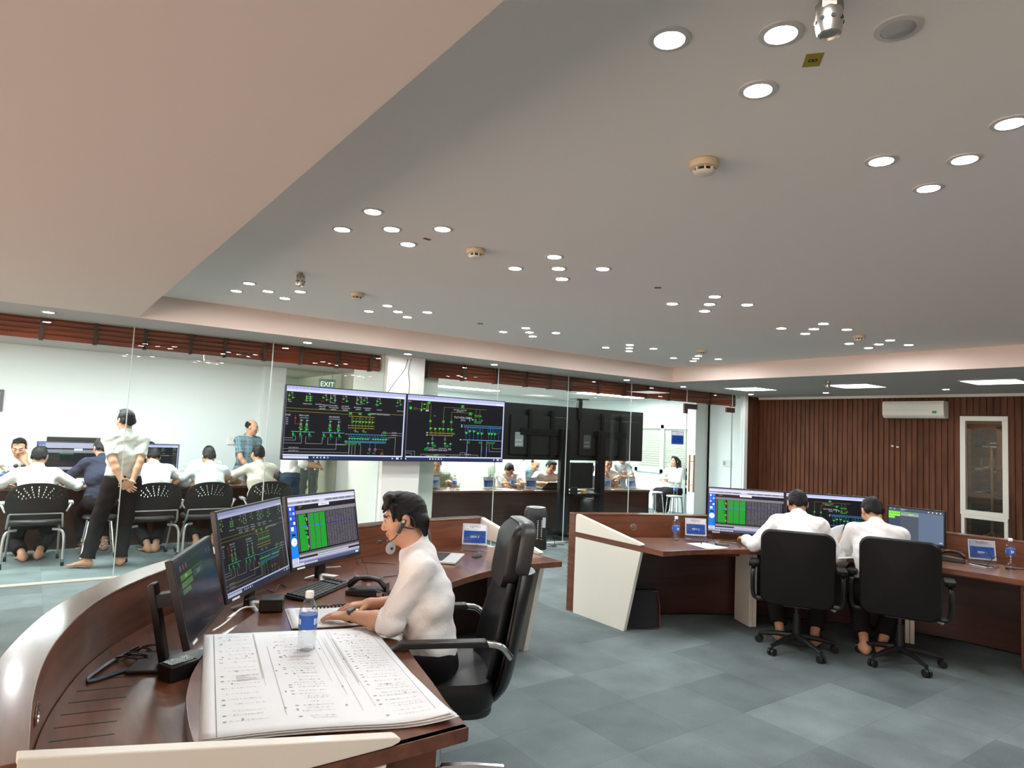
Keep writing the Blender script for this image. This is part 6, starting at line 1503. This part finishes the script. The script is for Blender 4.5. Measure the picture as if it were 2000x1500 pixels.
plate((aty(452, 930, 10.0)[0], 10.0, .75), R(5), '', 'name stand between the pale blue and beige shirted men', big=False, w=.24)
def mic(loc, rz, label, c=M_black):
    t = thing('table_microphone', label, 'microphone', loc, rz)
    m = MB(); m.lathe([(0, 0), (.05, 0), (.05, .02), (.03, .03), (0, .032)], n=16); m.build('base', M_black, t, smooth=True)
    m = MB(); m.tube(catmull([(0, 0, .03), (0, -.02, .14), (.02, -.07, .22), (.03, -.10, .24)], 6), .006, 8); m.build('gooseneck', M_black, t, smooth=True)
    m = MB(); m.lathe([(0, -.03), (.022, -.02), (.026, 0), (.022, .02), (0, .03)], (.035, -.115, .245), 14, (.2, -.9, .3)); m.build('windshield', c, t, smooth=True); return t
for px, lab in ((6, 'grey headed microphone at the far left edge'), (22, 'left of two black microphones before the man resting his chin'), (37, 'right of two black microphones before the man resting his chin'), (425, 'black microphone beside the head of the man in pale blue')):
    mic((aty(px, 930, 10.1)[0], 10.12, .75), 0, lab, M_silver if px == 6 else M_black)
pp = lambda label, loc, rz, h=.011, **k: person(label, (loc[0], loc[1], 0), rz, k, h)
# seated with their backs to the glass
pp('seated man in white shirt at the far left, seen from behind', (.12, 9.30), 0, top=1.255, lean=8, hunch=10, head=(-8, 8), sleeve='long', L=(-.30, .42, .80), Rr=(.32, .40, .80), elL=(-1, -.4, -.5), elR=(1, -.4, -.5), footL=(-.06, -.12, 0), footR=(.08, -.06, 0), h=.009)
pp('seated man in dark navy shirt behind the standing man\'s left arm', (.77, 9.38), R(2), top=1.36, lean=12, hunch=14, head=(14, 6), shirt=M_navy, sleeve='long', hair='grey', L=(-.28, .42, .80), Rr=(.26, .45, .80), elL=(-1, -.4, -.6), elR=(1, -.4, -.5), footL=(-.1, .2, 0), footR=(.1, .2, 0), h=.009)
pp('bent seated man in white shirt right of the standing man', (1.33, 9.30), R(0), top=1.24, lean=20, hunch=22, head=(0, 12), sleeve='long', L=(-.25, .55, .80), Rr=(.28, .50, .80), elL=(-1, -.4, -.5), elR=(1, -.4, -.5), footL=(-.03, -.05, 0), footR=(.05, -.05, 0), h=.009)
pp('seated man in pale blue shirt, third back from the standing man', (1.98, 9.32), R(0), top=1.27, lean=10, hunch=18, head=(0, 10), shirt=M_shirtl, L=(-.26, .45, .80), Rr=(.28, .45, .80), elL=(-1, -.3, -.4), elR=(1, -.3, -.4), hair='grey', footL=(-.1, .1, 0), footR=(.1, .1, 0), h=.009)
pp('seated man in beige short sleeved shirt at the right end', (2.62, 9.32), R(6), top=1.33, lean=8, hunch=12, head=(10, 0), shirt=M_shirtb, L=(-.36, .42, .80), Rr=(.24, .42, .80), elL=(-1, -.2, -.3), elR=(1, -.3, -.4), footL=(-.1, .1, 0), footR=(.1, .1, 0), h=.009)
# facing across the table
pp('man in white shirt facing the glass with hand at his chin', (-.06, 10.92), R(178), top=1.30, lean=16, hunch=10, head=(-6, 10), sleeve='short', skin=0, L=(-.06, .30, 1.02), Rr=(.26, .30, .80), elL=(-.6, .3, -1), elR=(1, -.3, -.4), hdL=(.1, -.1, 1), palmL=(0, -1, .1), curl=(1.2, .4), legs=False, h=.009)
pp('man facing the glass, only his hair showing over the right screen', (1.43, 10.95), R(180), seat=.46, lean=8, hunch=8, head=(0, 18), legs=False)
pp('man in white facing the glass behind the pale blue shirted man', (2.20, 10.95), R(180), seat=.46, lean=14, hunch=12, head=(0, 22), legs=False)
# standing
sm, si = pp('standing barefoot man in white short sleeved shirt, hands clasped behind him', (.89, 8.55), R(4), s=1.015, lean=3, hunch=2, head=(22, 2), shirt=M_shirtg, belt=True, L=(-.03, -.235, .915), Rr=(.045, -.245, .905), elL=(-1, -.55, .1), elR=(1, -.55, .1), hdL=(.75, -.1, -.6), hdR=(-.85, -.15, -.35), palmL=(0, -1, 0), palmR=(0, -1, .1), thL=(.2, 0, 1), thR=(-.2, 0, 1), curl=(.5, .7),
    footL=(-.27, .0, 0, -1.3), footR=(.05, .02, 0, .2), kneeL=(-.3, 1, 0), side=1, h=.008)
watch(si, -1, (.89, 8.55, 0), R(4), 'silver watch on the standing man\'s wrist behind his back', False)
pp('balding man in blue plaid shirt standing by the back wall', (2.78, 10.82), R(-160), s=.985, lean=1, hunch=3, head=(38, 4), shirt=M_plaidb, trousers=M_trousg, hair='bald', L=(.02, .20, .93), Rr=(.06, .22, .90), elL=(-1, -.3, 0), elR=(1, -.3, 0), hdL=(.8, .3, -.5), hdR=(-.8, .3, -.4), palmL=(0, -1, 0), palmR=(0, -1, 0), curl=.6, footL=(-.12, .05, 0), footR=(.12, .05, 0), h=.009)
pp('standing man in white shirt and dark blue trousers under the left wall screen', (3.0, 9.36), R(-85), lean=2, hunch=4, sleeve='rolled', trousers=M_trousb, belt=True, L=(-.06, .34, 1.08), Rr=(.16, .32, 1.06), elL=(-.5, -.6, -.8), elR=(.5, -.6, -.8), hdL=(.4, .9, .1), curl=.8)
pp('man in pale plaid shirt standing behind the corridor glass door', (4.22, 12.1), R(165), lean=2, hunch=4, shirt=M_plaidl, trousers=M_trousg, L=(.05, .24, 1.05), Rr=(.0, .26, 1.08), elL=(-1, -.2, -.3), elR=(1, -.2, -.3), hdL=(1, .2, .1), hdR=(-1, .2, .1), curl=.5, hair='short')
# wall fittings
def plain_box(name, label, cat, lo, hi, m_, extra=None, bev=.004):
    lo, hi = np.array(lo), np.array(hi); c = (lo + hi) / 2; t = thing(name, label, cat, (c[0], c[1], lo[2]))
    m = MB(); m.b2(lo - (c[0], c[1], lo[2]), hi - (c[0], c[1], lo[2])); m.build('casing', m_, t, bevel=bev)
    for nm, l2, h2, mm in (extra or []): e = MB(); e.b2(np.array(l2) - (c[0], c[1], lo[2]), np.array(h2) - (c[0], c[1], lo[2])); e.build(nm, mm, t)
    return t
p0, p1 = aty(440, 852, 11.58), aty(473, 869, 11.58)
M_lcd = mat('lcd_green', (.30, .36, .30), .3)
for i in range(2):
    xa = p0[0] + (p1[0] - p0[0]) * (.15 + .42 * i); xb = xa + (p1[0] - p0[0]) * .38
    plain_box('thermostat', ['left of two white air conditioner controls beside the balding man', 'right of two white air conditioner controls, partly behind the balding man'][i], 'thermostat', (xa, 11.575, p1[2]), (xb, 11.6, p0[2]), M_whitep, [('display', (xa + .05, 11.573, p1[2] + .07), (xb - .05, 11.576, p0[2] - .03), M_lcd)])
pf0, pf1 = aty(-60, 757, 11.58), aty(4, 804, 11.58)
plain_box('picture_frame', 'dark framed picture on the back wall at the left edge', 'picture', (pf0[0], 11.57, pf1[2]), (pf1[0], 11.6, pf0[2]), mat('dark_frame', (.12, .10, .12), .4), [('print', (pf0[0] + .04, 11.567, pf1[2] + .04), (pf1[0] - .04, 11.571, pf0[2] - .04), mat('pale_print', (.6, .55, .6), .6))])
# ---------------------------------------------------------------- right meeting room
zt = .735
tA, tB = atz(815, 959, zt), atz(1270, 957, zt)
tl_, tr2 = tA, tB
table('meeting_table', 'long dark fronted meeting table behind the right glass', tA, tB, .62, zt)
tdir = norm((tB - tA) * (1, 1, 0)); tn = np.array([-tdir[1], tdir[0], 0]); trz = math.atan2(tdir[1], tdir[0])
def on_table(px, off):
    """point on the right table seen in column px, off metres behind its front edge"""
    o = tA + tn * off; d = ray(px, 950); A_ = np.array([[d[0], -tdir[0]], [d[1], -tdir[1]]]); k = np.linalg.solve(A_, np.array([o[0], o[1]])); return np.array([d[0] * k[0], d[1] * k[0], zt])
qa, qb = on_table(860, 2.6), on_table(1010, 2.6)
table('meeting_table', 'second wooden table row behind the ivory chairs', qa, qb, .5, .75)
for px, lab in ((848, 'name stand before the man in green plaid'), (957, 'name stand before the bending man in white'), (1039, 'name stand before the man in white at the black pillar'), (1186, 'name stand partly behind the second black pillar'), (1235, 'name stand at the right end of the right table')):
    plate(on_table(px, .10), trz, '', lab, big=False, w=.21, h=.17)
q_ = on_table(905, 2.68); plate((q_[0], q_[1], .75), trz, '', 'blue name stand on the second table row', big=False, w=.24)
for px, off, lab in ((887, .16, 'water bottle beside the man in green plaid'), (1000, .22, 'water bottle before the right ivory chair')):
    dup(bot0, on_table(px, off), 0, lab).scale = (1.0,) * 3
def tumbler(loc, label):
    t = thing('drinking_glass', label, 'glass', loc); m = MB(); m.lathe([(0, .004), (.026, .004), (.033, .10), (.035, .10), (.028, 0), (0, 0)], n=16); m.build('tumbler', M_clear, t, smooth=True)
    m = MB(); m.lathe([(0, .006), (.026, .006), (.029, .05), (0, .05)], n=16); m.build('water', M_clear, t, smooth=True)
for px, off, lab in ((895, .2, 'glass tumbler right of the bottle by the green plaid man'), (1014, .2, 'glass tumbler by the right ivory chair'), (1222, .2, 'glass tumbler left of the rightmost name stand')): tumbler(on_table(px, off), lab)
p = on_table(828, .30); laptop((p[0], p[1], zt), trz + PI + R(12), 'grey laptop seen from behind before the man in green plaid', mat('grey_lid', (.30, .28, .27), .4), M_grey)
p = on_table(1068, .26); laptop((p[0], p[1], zt), trz + PI, 'black laptop at the first black pillar', M_black, M_black, 150)
p = on_table(1153, .26); laptop((p[0], p[1], zt), trz + PI, 'pinkish grey laptop between the black pillars', mat('pink_grey_lid', (.42, .36, .36), .4), M_grey)
def slips(px, off, lab):
    p = on_table(px, off); t = thing('paper_slip', lab, 'paper', (p[0], p[1], zt), trz); m = MB()
    for k in range(2): m.box((0, .01 * k, .001 + .001 * k), (.21, .28, .0008), rotm((0, 0, 1), .2 * k))
    m.build('sheet', M_paper, t)
slips(909, .22, 'white papers right of the tumbler on the right table'); slips(990, .2, 'white papers before the bending man')
def big_chair(loc, rz, label, group='ivory armchairs'):
    t = thing('armchair', label, 'chair', loc, rz, group); iv = mat('ivory_leather', (.72, .74, .64), .45, spec=.4)
    cushion(rounded(.60, .78, .16), lambda a, b, h: (a, -.26 - .12 * b - h + .10 * a * a, .80 + b), .11).build('backrest', iv, t, smooth=True)
    cushion(rounded(.58, .55, .12), lambda a, b, h: (a, b, .44 + h), .13).build('seat', iv, t, smooth=True)
    for s_ in (-1, 1): m = MB(); m.tube(catmull([(s_ * .30, -.2, .45), (s_ * .33, -.18, .62), (s_ * .33, .18, .62), (s_ * .30, .2, .45)], 6), .03, 8); m.build('armrest', iv, t, smooth=True)
    m = MB(); m.cyl((0, 0, .08), (0, 0, .38), .03); m.build('column', M_chrome, t); star_base(t, .30, M_chrome); return t
def at_px(px, dep): p = atd(px, 900, dep); return np.array([p[0], p[1], 0])
face = lambda p: math.atan2(-p[0] * -1, -p[1]) if False else math.atan2(p[0], -p[1])       # heading that looks at the camera
bc = None
for px, dep, lab in ((841, 1.25, 'ivory chair behind the man in green plaid'), (934, 1.25, 'left of the two empty ivory chairs at the right table'), (1010, 1.3, 'right of the two empty ivory chairs at the right table')):
    p = on_table(px, dep) * (1, 1, 0)
    bc = big_chair(p, trz + PI, lab) if bc is None else dup(bc, p, trz + PI, lab)
def rp(label, px, off, turn=0, **k):
    p = on_table(px, off) * (1, 1, 0); k.setdefault('seat', .46); k.setdefault('footL', (-.1, .25, 0)); k.setdefault('footR', (.1, .25, 0)); return pp(label, p, face(p) + R(turn), **k)
rp('older man in green plaid shirt seated behind a grey laptop', 850, .95, 10, top=1.20, lean=2, hunch=8, head=(-14, 20), shirt=M_plaidg, hair='grey', sleeve='short', build=1.08, waist=.01, L=(-.22, .28, .80), Rr=(.18, .26, .72), s=.98, h=.009)
rp('man in white shirt bending over his phone at the right table', 985, .98, 14, top=1.13, lean=24, hunch=20, head=(-16, 30), L=(.04, .50, .80), Rr=(-.20, .44, .80), elL=(-1, -.1, -.3), elR=(1, -.1, -.3), curl=.9, h=.009)
rp('man in white shirt looking down beside the first black pillar', 1063, .98, 16, top=1.19, lean=16, hunch=14, head=(22, 18), L=(-.08, .40, .80), Rr=(.14, .42, .80), elL=(-1, -.1, -.3), elR=(1, -.1, -.3), curl=.9, build=1.06, h=.009)
rp('balding man in blue behind the right ivory chair', 1032, 2.2, 20, top=1.16, lean=10, hunch=14, head=(24, 24), shirt=M_plaidb, hair='bald')
rp('man in white shirt at the back left of the balding man', 1014, 2.9, 8, top=1.28, lean=4, hunch=6, head=(12, 6), seat=.50)
rp('man in pale plaid shirt behind the left ivory chair', 921, 2.5, 0, top=1.18, lean=16, hunch=16, head=(0, 20), shirt=M_plaidl, L=(-.1, .42, .80), Rr=(.2, .4, .80))
rp('man in grey green shirt at the back beside the bending man', 972, 2.6, 0, top=1.24, lean=6, hunch=8, shirt=M_plaidg, seat=.5)
rp('man in white holding up a phone beside the white column', 816, 1.3, -8, top=1.26, lean=2, hunch=4, L=(.02, .30, 1.13), Rr=(.10, .30, 1.13), elL=(-.8, -.1, -.9), elR=(.8, -.1, -.9), hdL=(.4, .2, .9), hdR=(-.4, .2, .9), palmL=(0, -1, 0), palmR=(0, -1, 0), curl=.9)
rp('man in white shirt seated mostly behind the black pillars', 1151, .95, 0, top=1.15, lean=6, hunch=10, seat=.44)
rp('man in white shirt with raised hand right of the second pillar', 1182, .95, 10, top=1.27, lean=8, hunch=8, head=(10, 4), L=(.02, .32, .92), Rr=(-.12, .34, .90), elL=(-.8, -.1, -.8), elR=(.8, -.1, -.8), hdL=(.2, .3, .9), palmL=(.5, -.5, 0), curl=1.0, seat=.42, h=.009)
rp('man in pale grey shirt holding up a tablet at the right table end', 1206, 1.3, 28, top=1.39, lean=6, hunch=6, head=(22, 14), shirt=M_shirtl, sleeve='short', L=(.02, .32, .93), Rr=(-.02, .36, .90), elL=(-1, -.1, -.5), elR=(1, -.1, -.5), hdL=(.3, .5, .6), curl=1.0, seat=.50, h=.009)
p = on_table(1203, .95); tb = thing('tablet', 'dark tablet held upright at the right table end', 'tablet', (p[0], p[1], zt + .005), face(p)); m = MB(); m.box((0, 0, .105), (.11, .012, .21), rotm((0, 1, 0), R(14)) @ rotm((1, 0, 0), R(-8))); m.build('slab', mat('brown_black', (.04, .022, .02), .3), tb, bevel=.004)
wp = at_px(1319, 14.9); wr = face(wp) + R(-42)
person('woman with long black hair in white blouse and black skirt, seated by the louvres', wp, wr, dict(s=.95, seat=.45, lean=-2, hunch=2, head=(-6, -4), sleeve='long', hair='long', skin=2, skirt=True, L=(-.02, .24, .74), Rr=(.08, .24, .78), elL=(-1, -.5, 0), elR=(1, -.5, 0), hdL=(.8, .4, -.1), hdR=(-.7, .4, .1), curl=.6, footL=(-.08, .46, 0), footR=(.08, .40, 0)), .010)
bp_ = at_px(1352, 15.2)
person('person in black seen behind the glass door handle, looking at hands', bp_, face(bp_) + R(20), dict(s=.95, seat=.45, lean=8, hunch=12, head=(18, 28), shirt=mat('black_shirt', (.02, .02, .024), .8), hair='long', L=(.02, .28, .80), Rr=(.04, .30, .80), curl=.9), .012)
def metal_stool(loc, label, h=.46, group='chrome stools'):
    t = thing('metal_stool', label, 'stool', loc, R(30), group); m = MB(); m.lathe([(0, h), (.16, h), (.17, h - .01), (.16, h - .025), (0, h - .03)], n=24); m.build('seat', M_silver, t, smooth=True)
    for k in range(4):
        a = k * PI / 2 + .6; m = MB(); m.tube([(.10 * math.cos(a), .10 * math.sin(a), h - .02), (.15 * math.cos(a), .15 * math.sin(a), h - .05), (.20 * math.cos(a), .20 * math.sin(a), .01)], .012, 8); m.build('leg', M_chrome, t, smooth=True)
    return t
sp = at_px(1319, 13.6); ms = metal_stool(sp, 'chrome stool in front of the waiting woman, bottle on it', .52)
dup(ms, wp, 0, 'chrome stool under the waiting woman'); dup(ms, bp_, 0, 'chrome stool under the person in black'); dup(ms, at_px(1281, 14.4), 0, 'empty chrome stool left of the waiting woman')
dup(bot0, (sp[0] + .03, sp[1], .52), 0, 'water bottle standing on the chrome stool').scale = (1.1,) * 3
# cart with two pillars carrying a pair of big screens seen from behind
yT = 8.16
a0, a1, a2 = aty(984, 786, yT), aty(1118, 840, yT), aty(1256, 806, yT); zb1 = aty(1250, 901, yT)[2]
vc = thing('screen_cart', 'black twin pillar cart carrying two big screens seen from behind', 'screen cart', ((a0[0] + a2[0]) / 2, yT, 0)); ox = (a0[0] + a2[0]) / 2
zt1 = a2[2]
for i, (xa, xb) in enumerate(((a0[0], a1[0] - .005), (a1[0] + .005, a2[0]))):
    m = MB(); m.b2((xa - ox, -.01, zb1), (xb - ox, .03, zt1)); m.b2((xa - ox + .12, -.05, zb1 + .08), (xb - ox - .12, .0, zt1 - .18)); sb = m.build('screen_back', M_black, vc, bevel=.006)
    m = MB(); cx = (xa + xb) / 2 - ox
    for q in (-.22, .22): m.b2((cx + q - .03, -.07, zb1 + .05), (cx + q + .03, -.045, zt1 - .08))
    m.b2((cx - .4, -.075, (zb1 + zt1) / 2 - .05), (cx + .4, -.06, (zb1 + zt1) / 2 + .05)); m.build('mounting_rail', M_blackm, sb)
    m = MB(); m.b2((xa - ox + .2, -.054, zb1 + .2), (xa - ox + .36, -.049, zb1 + .42)); m.build('port_plate', M_grey if i == 0 else mat('dark_grey', (.06, .06, .065), .5), sb)
    m = MB(); 
    for q in range(8): m.b2((xa - ox + .22 + .03 * (q % 4), -.056, zb1 + .23 + .06 * (q // 4)), (xa - ox + .235 + .03 * (q % 4), -.053, zb1 + .245 + .06 * (q // 4)))
    m.build('ports', M_whitep if i == 0 else M_grey, sb)
for px, w in ((1097, .095), (1168, .085)):
    x = aty(px, 950, yT - .06)[0] - ox
    m = MB(); m.b2((x - w, -.13, .08), (x + w, -.06, 1.75)); m.b2((x - w * .5, -.145, .08), (x + w * .5, -.13, 1.7)); m.build('pillar', M_blackm, vc, bevel=.006)
    m = MB(); m.b2((x - .06, -.52, .07), (x + .06, .42, .13)); m.b2((x - .04, -.56, .0), (x + .04, -.46, .09)); m.build('foot', M_blackm, vc, bevel=.01)
xs0, xs1 = aty(1104, 950, yT)[0] - ox, aty(1162, 950, yT)[0] - ox
m = MB(); m.b2((xs0, -.22, .70), (xs1, .05, .73)); m.build('shelf', M_blackm, vc)
m = MB(); m.b2((xs0 + .05, -.05, .80), (xs1 - .1, .02, 1.22)); m.build('equipment_panel', M_black, vc, bevel=.006)
m = MB(); m.b2((xs0 - .1, -.03, .13), (xs1 + .1, .03, .20)); m.build('cross_beam', M_blackm, vc)
xc = aty(1131, 790, yT)[0] - ox; m = MB(); m.b2((xc - .04, -.04, zt1 - .2), (xc + .04, .02, zt1 + .13)); m.b2((xc - .13, -.1, zt1 + .13), (xc + .13, .1, zt1 + .145)); m.build('camera_shelf', M_blackm, vc)
for i, (px, c, w) in enumerate(((1118, M_black, .10), (1137, mat('amber_box', (.55, .30, .05), .4), .06), (1150, M_silver, .10))):
    x = aty(px, 955, yT - .1)[0]; t = plain_box('small_device', ['black handheld device on the cart shelf', 'small amber lit device on the cart shelf', 'silver device box on the cart shelf'][i], 'device', (x - w / 2, yT - .17, .731), (x + w / 2, yT - .10, .731 + (.10, .05, .035)[i]), c)
# loudspeakers
def speaker(loc, rz, label, w=.34, d=.30, h=.58, detail=True):
    t = thing('loudspeaker', label, 'loudspeaker', loc, rz)
    m = MB(); secs = []
    for z, f in ((.0, .92), (.02, 1), (h * .8, .98), (h * .93, .94), (h, .82)):
        secs.append([(w / 2 * f * math.copysign(abs(math.cos(a)) ** .45, math.cos(a)), d / 2 * f * math.copysign(abs(math.sin(a)) ** .45, math.sin(a)), z) for a in np.linspace(0, 2 * PI, 33)[:-1]])
    m.loft(secs); m.build('cabinet', mat('speaker_black', (.018, .019, .02), .45, bump=(200, .15)), t, smooth=True)
    m = MB(); m.lathe([(w * .40, h - .004), (w * .42, h + .012), (w * .34, h + .018), (w * .2, h + .006), (w * .18, h - .01), (0, h - .012)], n=28); m.build('carry_handle', mat('handle_grey', (.12, .125, .13), .35), t, smooth=True)
    if detail:
        m = MB(); m.b2((-.02, -d / 2 - .008, h * .2), (.14, -d / 2 + .01, h * .82)); m.build('control_panel', M_black, t)
        m = MB()
        for k in range(10):
            for q in range(2): m.cyl((.02 + q * .055, -d / 2 - .012, h * .34 + k * .024), (.02 + q * .055, -d / 2 - .006, h * .34 + k * .024), .008, n=8)
        m.b2((.085, -d / 2 - .01, h * .55), (.13, -d / 2 - .007, h * .8)); m.build('knobs', M_silver, t)
        m = MB(); m.b2((.005, -d / 2 - .010, h * .27), (.03, -d / 2 - .006, h * .30)); m.build('amber_socket', mat('amber', (.5, .3, .05), .4), t)
        m = MB(); m.b2((.06, -d / 2 - .010, h * .25), (.09, -d / 2 - .006, h * .28)); m.build('red_socket', mat('red_socket', (.4, .04, .03), .4), t)
    return t
speaker((6.08, 7.66, 0), R(-32), 'tall black loudspeaker with knobs standing in front of the glass')
p = at_px(1199, 10.9); speaker((p[0], 8.35, 0), R(20), 'black loudspeaker lying low behind the glass right of the cart', .40, .34, .60, False)
cable([(6.3, 7.62, .06), (6.40, 7.60, .01), (6.5, 7.66, .01), (6.44, 7.72, .01), (6.6, 7.74, .01), (6.65, 7.66, .01)], .005, M_black, 'black lead trailing on the floor beside the tall loudspeaker')
cable([(6.25, 7.58, .30), (6.36, 7.56, .12), (6.42, 7.62, .01), (6.34, 7.68, .01)], .005, M_black, 'black lead hanging from the tall loudspeaker panel')
# sign on the glass, switch plates, air conditioner
sg = thing('glass_sign', 'blue and white sign stuck on the glass beside the glass door', 'sign', (9.455, YG - .008, 1.58), 0)
m = MB(); m.b2((-.165, -.004, 0), (.165, .001, .235)); m.build('sign_plate', mat('sign_blue_edge', (.10, .18, .42), .4), sg)
m = MB(); d = Draw(m, .33, .235, lambda x, y, l: (x - .165, -.004 - l, .235 - y)); d.r(.03, .04, .97, .30, 'e4eaf2'); d.txt('NSMO', .5, .17, .032, '2a3a60'); d.r(.06, .33, .94, .93, '163f98'); d.txt('PHONG HOP', .5, .62, .022, 'dfe6f8'); m.build('sign_print', M_print, sg, colored=True)
p = atx(1420, 905, 12.19); plain_box('light_switch', 'white switch plate on the white wall seen through the glass door', 'switch', (12.18, p[1] - .11, p[2] - .07), (12.2, p[1] + .11, p[2] + .07), mat('switch_white', (.62, .66, .65), .4), [('rocker', (12.175, p[1] + .03, p[2] - .04), (12.181, p[1] + .09, p[2] + .04), M_grey)])
for i, (px, py) in enumerate(((1743, 871), (1753, 873))):
    p = atx(px, py, XW - .005); plain_box('wall_plate', ['left of two tiny pale plates on the slatted wall', 'right of two tiny pale plates on the slatted wall'][i], 'plate', (XW - .008, p[1] - .02, p[2] - .012), (XW, p[1] + .02, p[2] + .012), M_silver, None, 0)
b0, b1 = atx(1723, 784, XW - .2), atx(1843, 817, XW - .2)
ac = thing('air_conditioner', 'white wall mounted air conditioner on the slatted wall', 'air conditioner', (XW, (b0[1] + b1[1]) / 2, b1[2])); hw = (b0[1] - b1[1]) / 2; hh = b0[2] - b1[2]
m = MB(); m.prism([(0, 0), (-.15, 0), (-.20, .05), (-.205, hh - .05), (-.19, hh), (0, hh)], -hw, hw, lambda a, b, z: (a, z, b)); m.build('housing', mat('ac_white', (.74, .73, .66), .4), ac, bevel=.008)
m = MB(); m.b2((-.207, -hw + .03, hh * .45), (-.203, hw - .02, hh * .455)); m.b2((-.19, -hw + .1, .018), (-.13, hw - .06, .03)); m.build('louvre', mat('ac_grey', (.5, .5, .46), .4), ac)
m = MB(); m.b2((-.2075, -hw + .10, hh * .28), (-.204, -hw + .165, hh * .42)); m.build('energy_sticker', mat('sticker_green', (.05, .28, .07), .5), ac)
# study behind the inner window: bookcase and coat stand
m = MB(); m.b2((14.6, 1.5, 0), (14.7, 7, ZL)); m.b2((12.1, 1.4, 0), (14.7, 1.5, ZL)); m.b2((12.1, 6.95, 0), (14.7, 7.05, ZL)); struct('wall_study', m, mat('beige_wall', (.72, .60, .45), .8), 'beige walls of the small room behind the inner window', 'wall')
t = thing('ceiling_panel_light', 'warm ceiling panel in the small room behind the inner window', 'ceiling light', (13.0, 4.6, ZL), 0); m = MB(); m.b2((-.25, -.25, -.012), (.25, .25, -.004)); m.build('diffuser', lamp_mat('warm_panel', (1, .82, .6), 9.0), t)
m = MB(); m.b2((-.27, -.27, -.008), (.27, .27, 0)); m.build('frame', M_whitep, t)
bk = thing('bookcase', 'brown bookcase with glazed doors behind the inner window', 'bookcase', (14.2, 4.75, 0)); W1 = wood('oak_brown', '6a3f1e', '96602f', (3, 3, 30), .45, .15)
m = MB(); m.b2((.36, -1.3, 0), (.40, 1.3, 2.2)); m.b2((0, -1.3, 0), (.4, -1.26, 2.2)); m.b2((0, 1.26, 0), (.4, 1.3, 2.2)); m.b2((0, -1.3, 2.16), (.4, 1.3, 2.2)); m.b2((0, -1.3, .8), (.4, 1.3, .9)); m.b2((0, -1.3, 0), (.4, 1.3, .06)); m.build('carcass', W1, bk)
for z in (.45, 1.3, 1.72): m = MB(); m.b2((.05, -1.26, z), (.36, 1.26, z + .025)); m.build('shelf', W1, bk)
for k in range(5):
    y0 = -1.26 + k * .504
    for z0, z1 in ((.9, 2.16), (.06, .8)):
        m = MB()
        for a in ((y0, z0, y0 + .05, z1), (y0 + .454, z0, y0 + .504, z1), (y0, z0, y0 + .504, z0 + .05), (y0, z1 - .05, y0 + .504, z1)): m.b2((-.02, a[0], a[1]), (.0, a[2], a[3]))
        dd_ = m.build('door', W1 if k != 0 else mat('light_oak', (.62, .40, .20), .45), bk)
        g = MB(); g.b2((-.012, y0 + .05, z0 + .05), (-.008, y0 + .454, z1 - .05)); g.build('glass_pane' if k else 'door_panel', M_glass if k else MATS['light_oak'], dd_)
rn = random.Random(11); bb = 0
for z in (.925, 1.325, 1.745, .085, .475):
    for k in range(1, 5):
        y0 = 4.75 - 1.26 + k * .504
        for q in range(3):
            n_ = rn.randint(2, 4)
            for j in range(n_):
                w_, h_ = rn.uniform(.03, .05), rn.uniform(.2, .28); yb = y0 + .08 + q * .12; bb += 1
                if bb % 2: continue
                bo = MB(); bo.b2((14.3, yb - .0, z + .033 * j), (14.5, yb + .11, z + .033 * j + .03)); 
                tag(bo.build('book', mat('book_%d' % (bb % 5), [(.5, .45, .38), (.08, .10, .16), (.35, .30, .24), (.6, .58, .52), (.12, .06, .05)][bb % 5], .7)), 'book lying in a pile behind the bookcase glass', 'book', 'book piles in the bookcase behind the inner window')
cs = thing('coat_stand', 'brass coloured coat stand in front of the bookcase', 'coat stand', (13.75, 4.48, 0)); Mb = mat('bronze_wood', (.32, .17, .06), .35, coat=.3)
m = MB(); m.cyl((0, 0, .02), (0, 0, 1.72), .022); m.build('pole', Mb, cs, smooth=True)
for k in range(4):
    a = k * PI / 2 + .5; c, s_ = math.cos(a), math.sin(a)
    m = MB(); m.tube(catmull([(0, 0, 1.45), (.08 * c, .08 * s_, 1.40), (.15 * c, .15 * s_, 1.46), (.15 * c, .15 * s_, 1.55)], 6), .011, 8); m.lathe([(0, -.02), (.022, 0), (0, .02)], (.15 * c, .15 * s_, 1.565), 12); m.build('hook', Mb, cs, smooth=True)
    m = MB(); m.tube(catmull([(0, 0, .30), (.10 * c, .10 * s_, .22), (.26 * c, .26 * s_, .02)], 6), .014, 8); m.build('leg', Mb, cs, smooth=True)
m = MB(); m.lathe([(0, -.03), (.03, 0), (0, .04)], (0, 0, 1.74), 14); m.build('finial', Mb, cs, smooth=True)
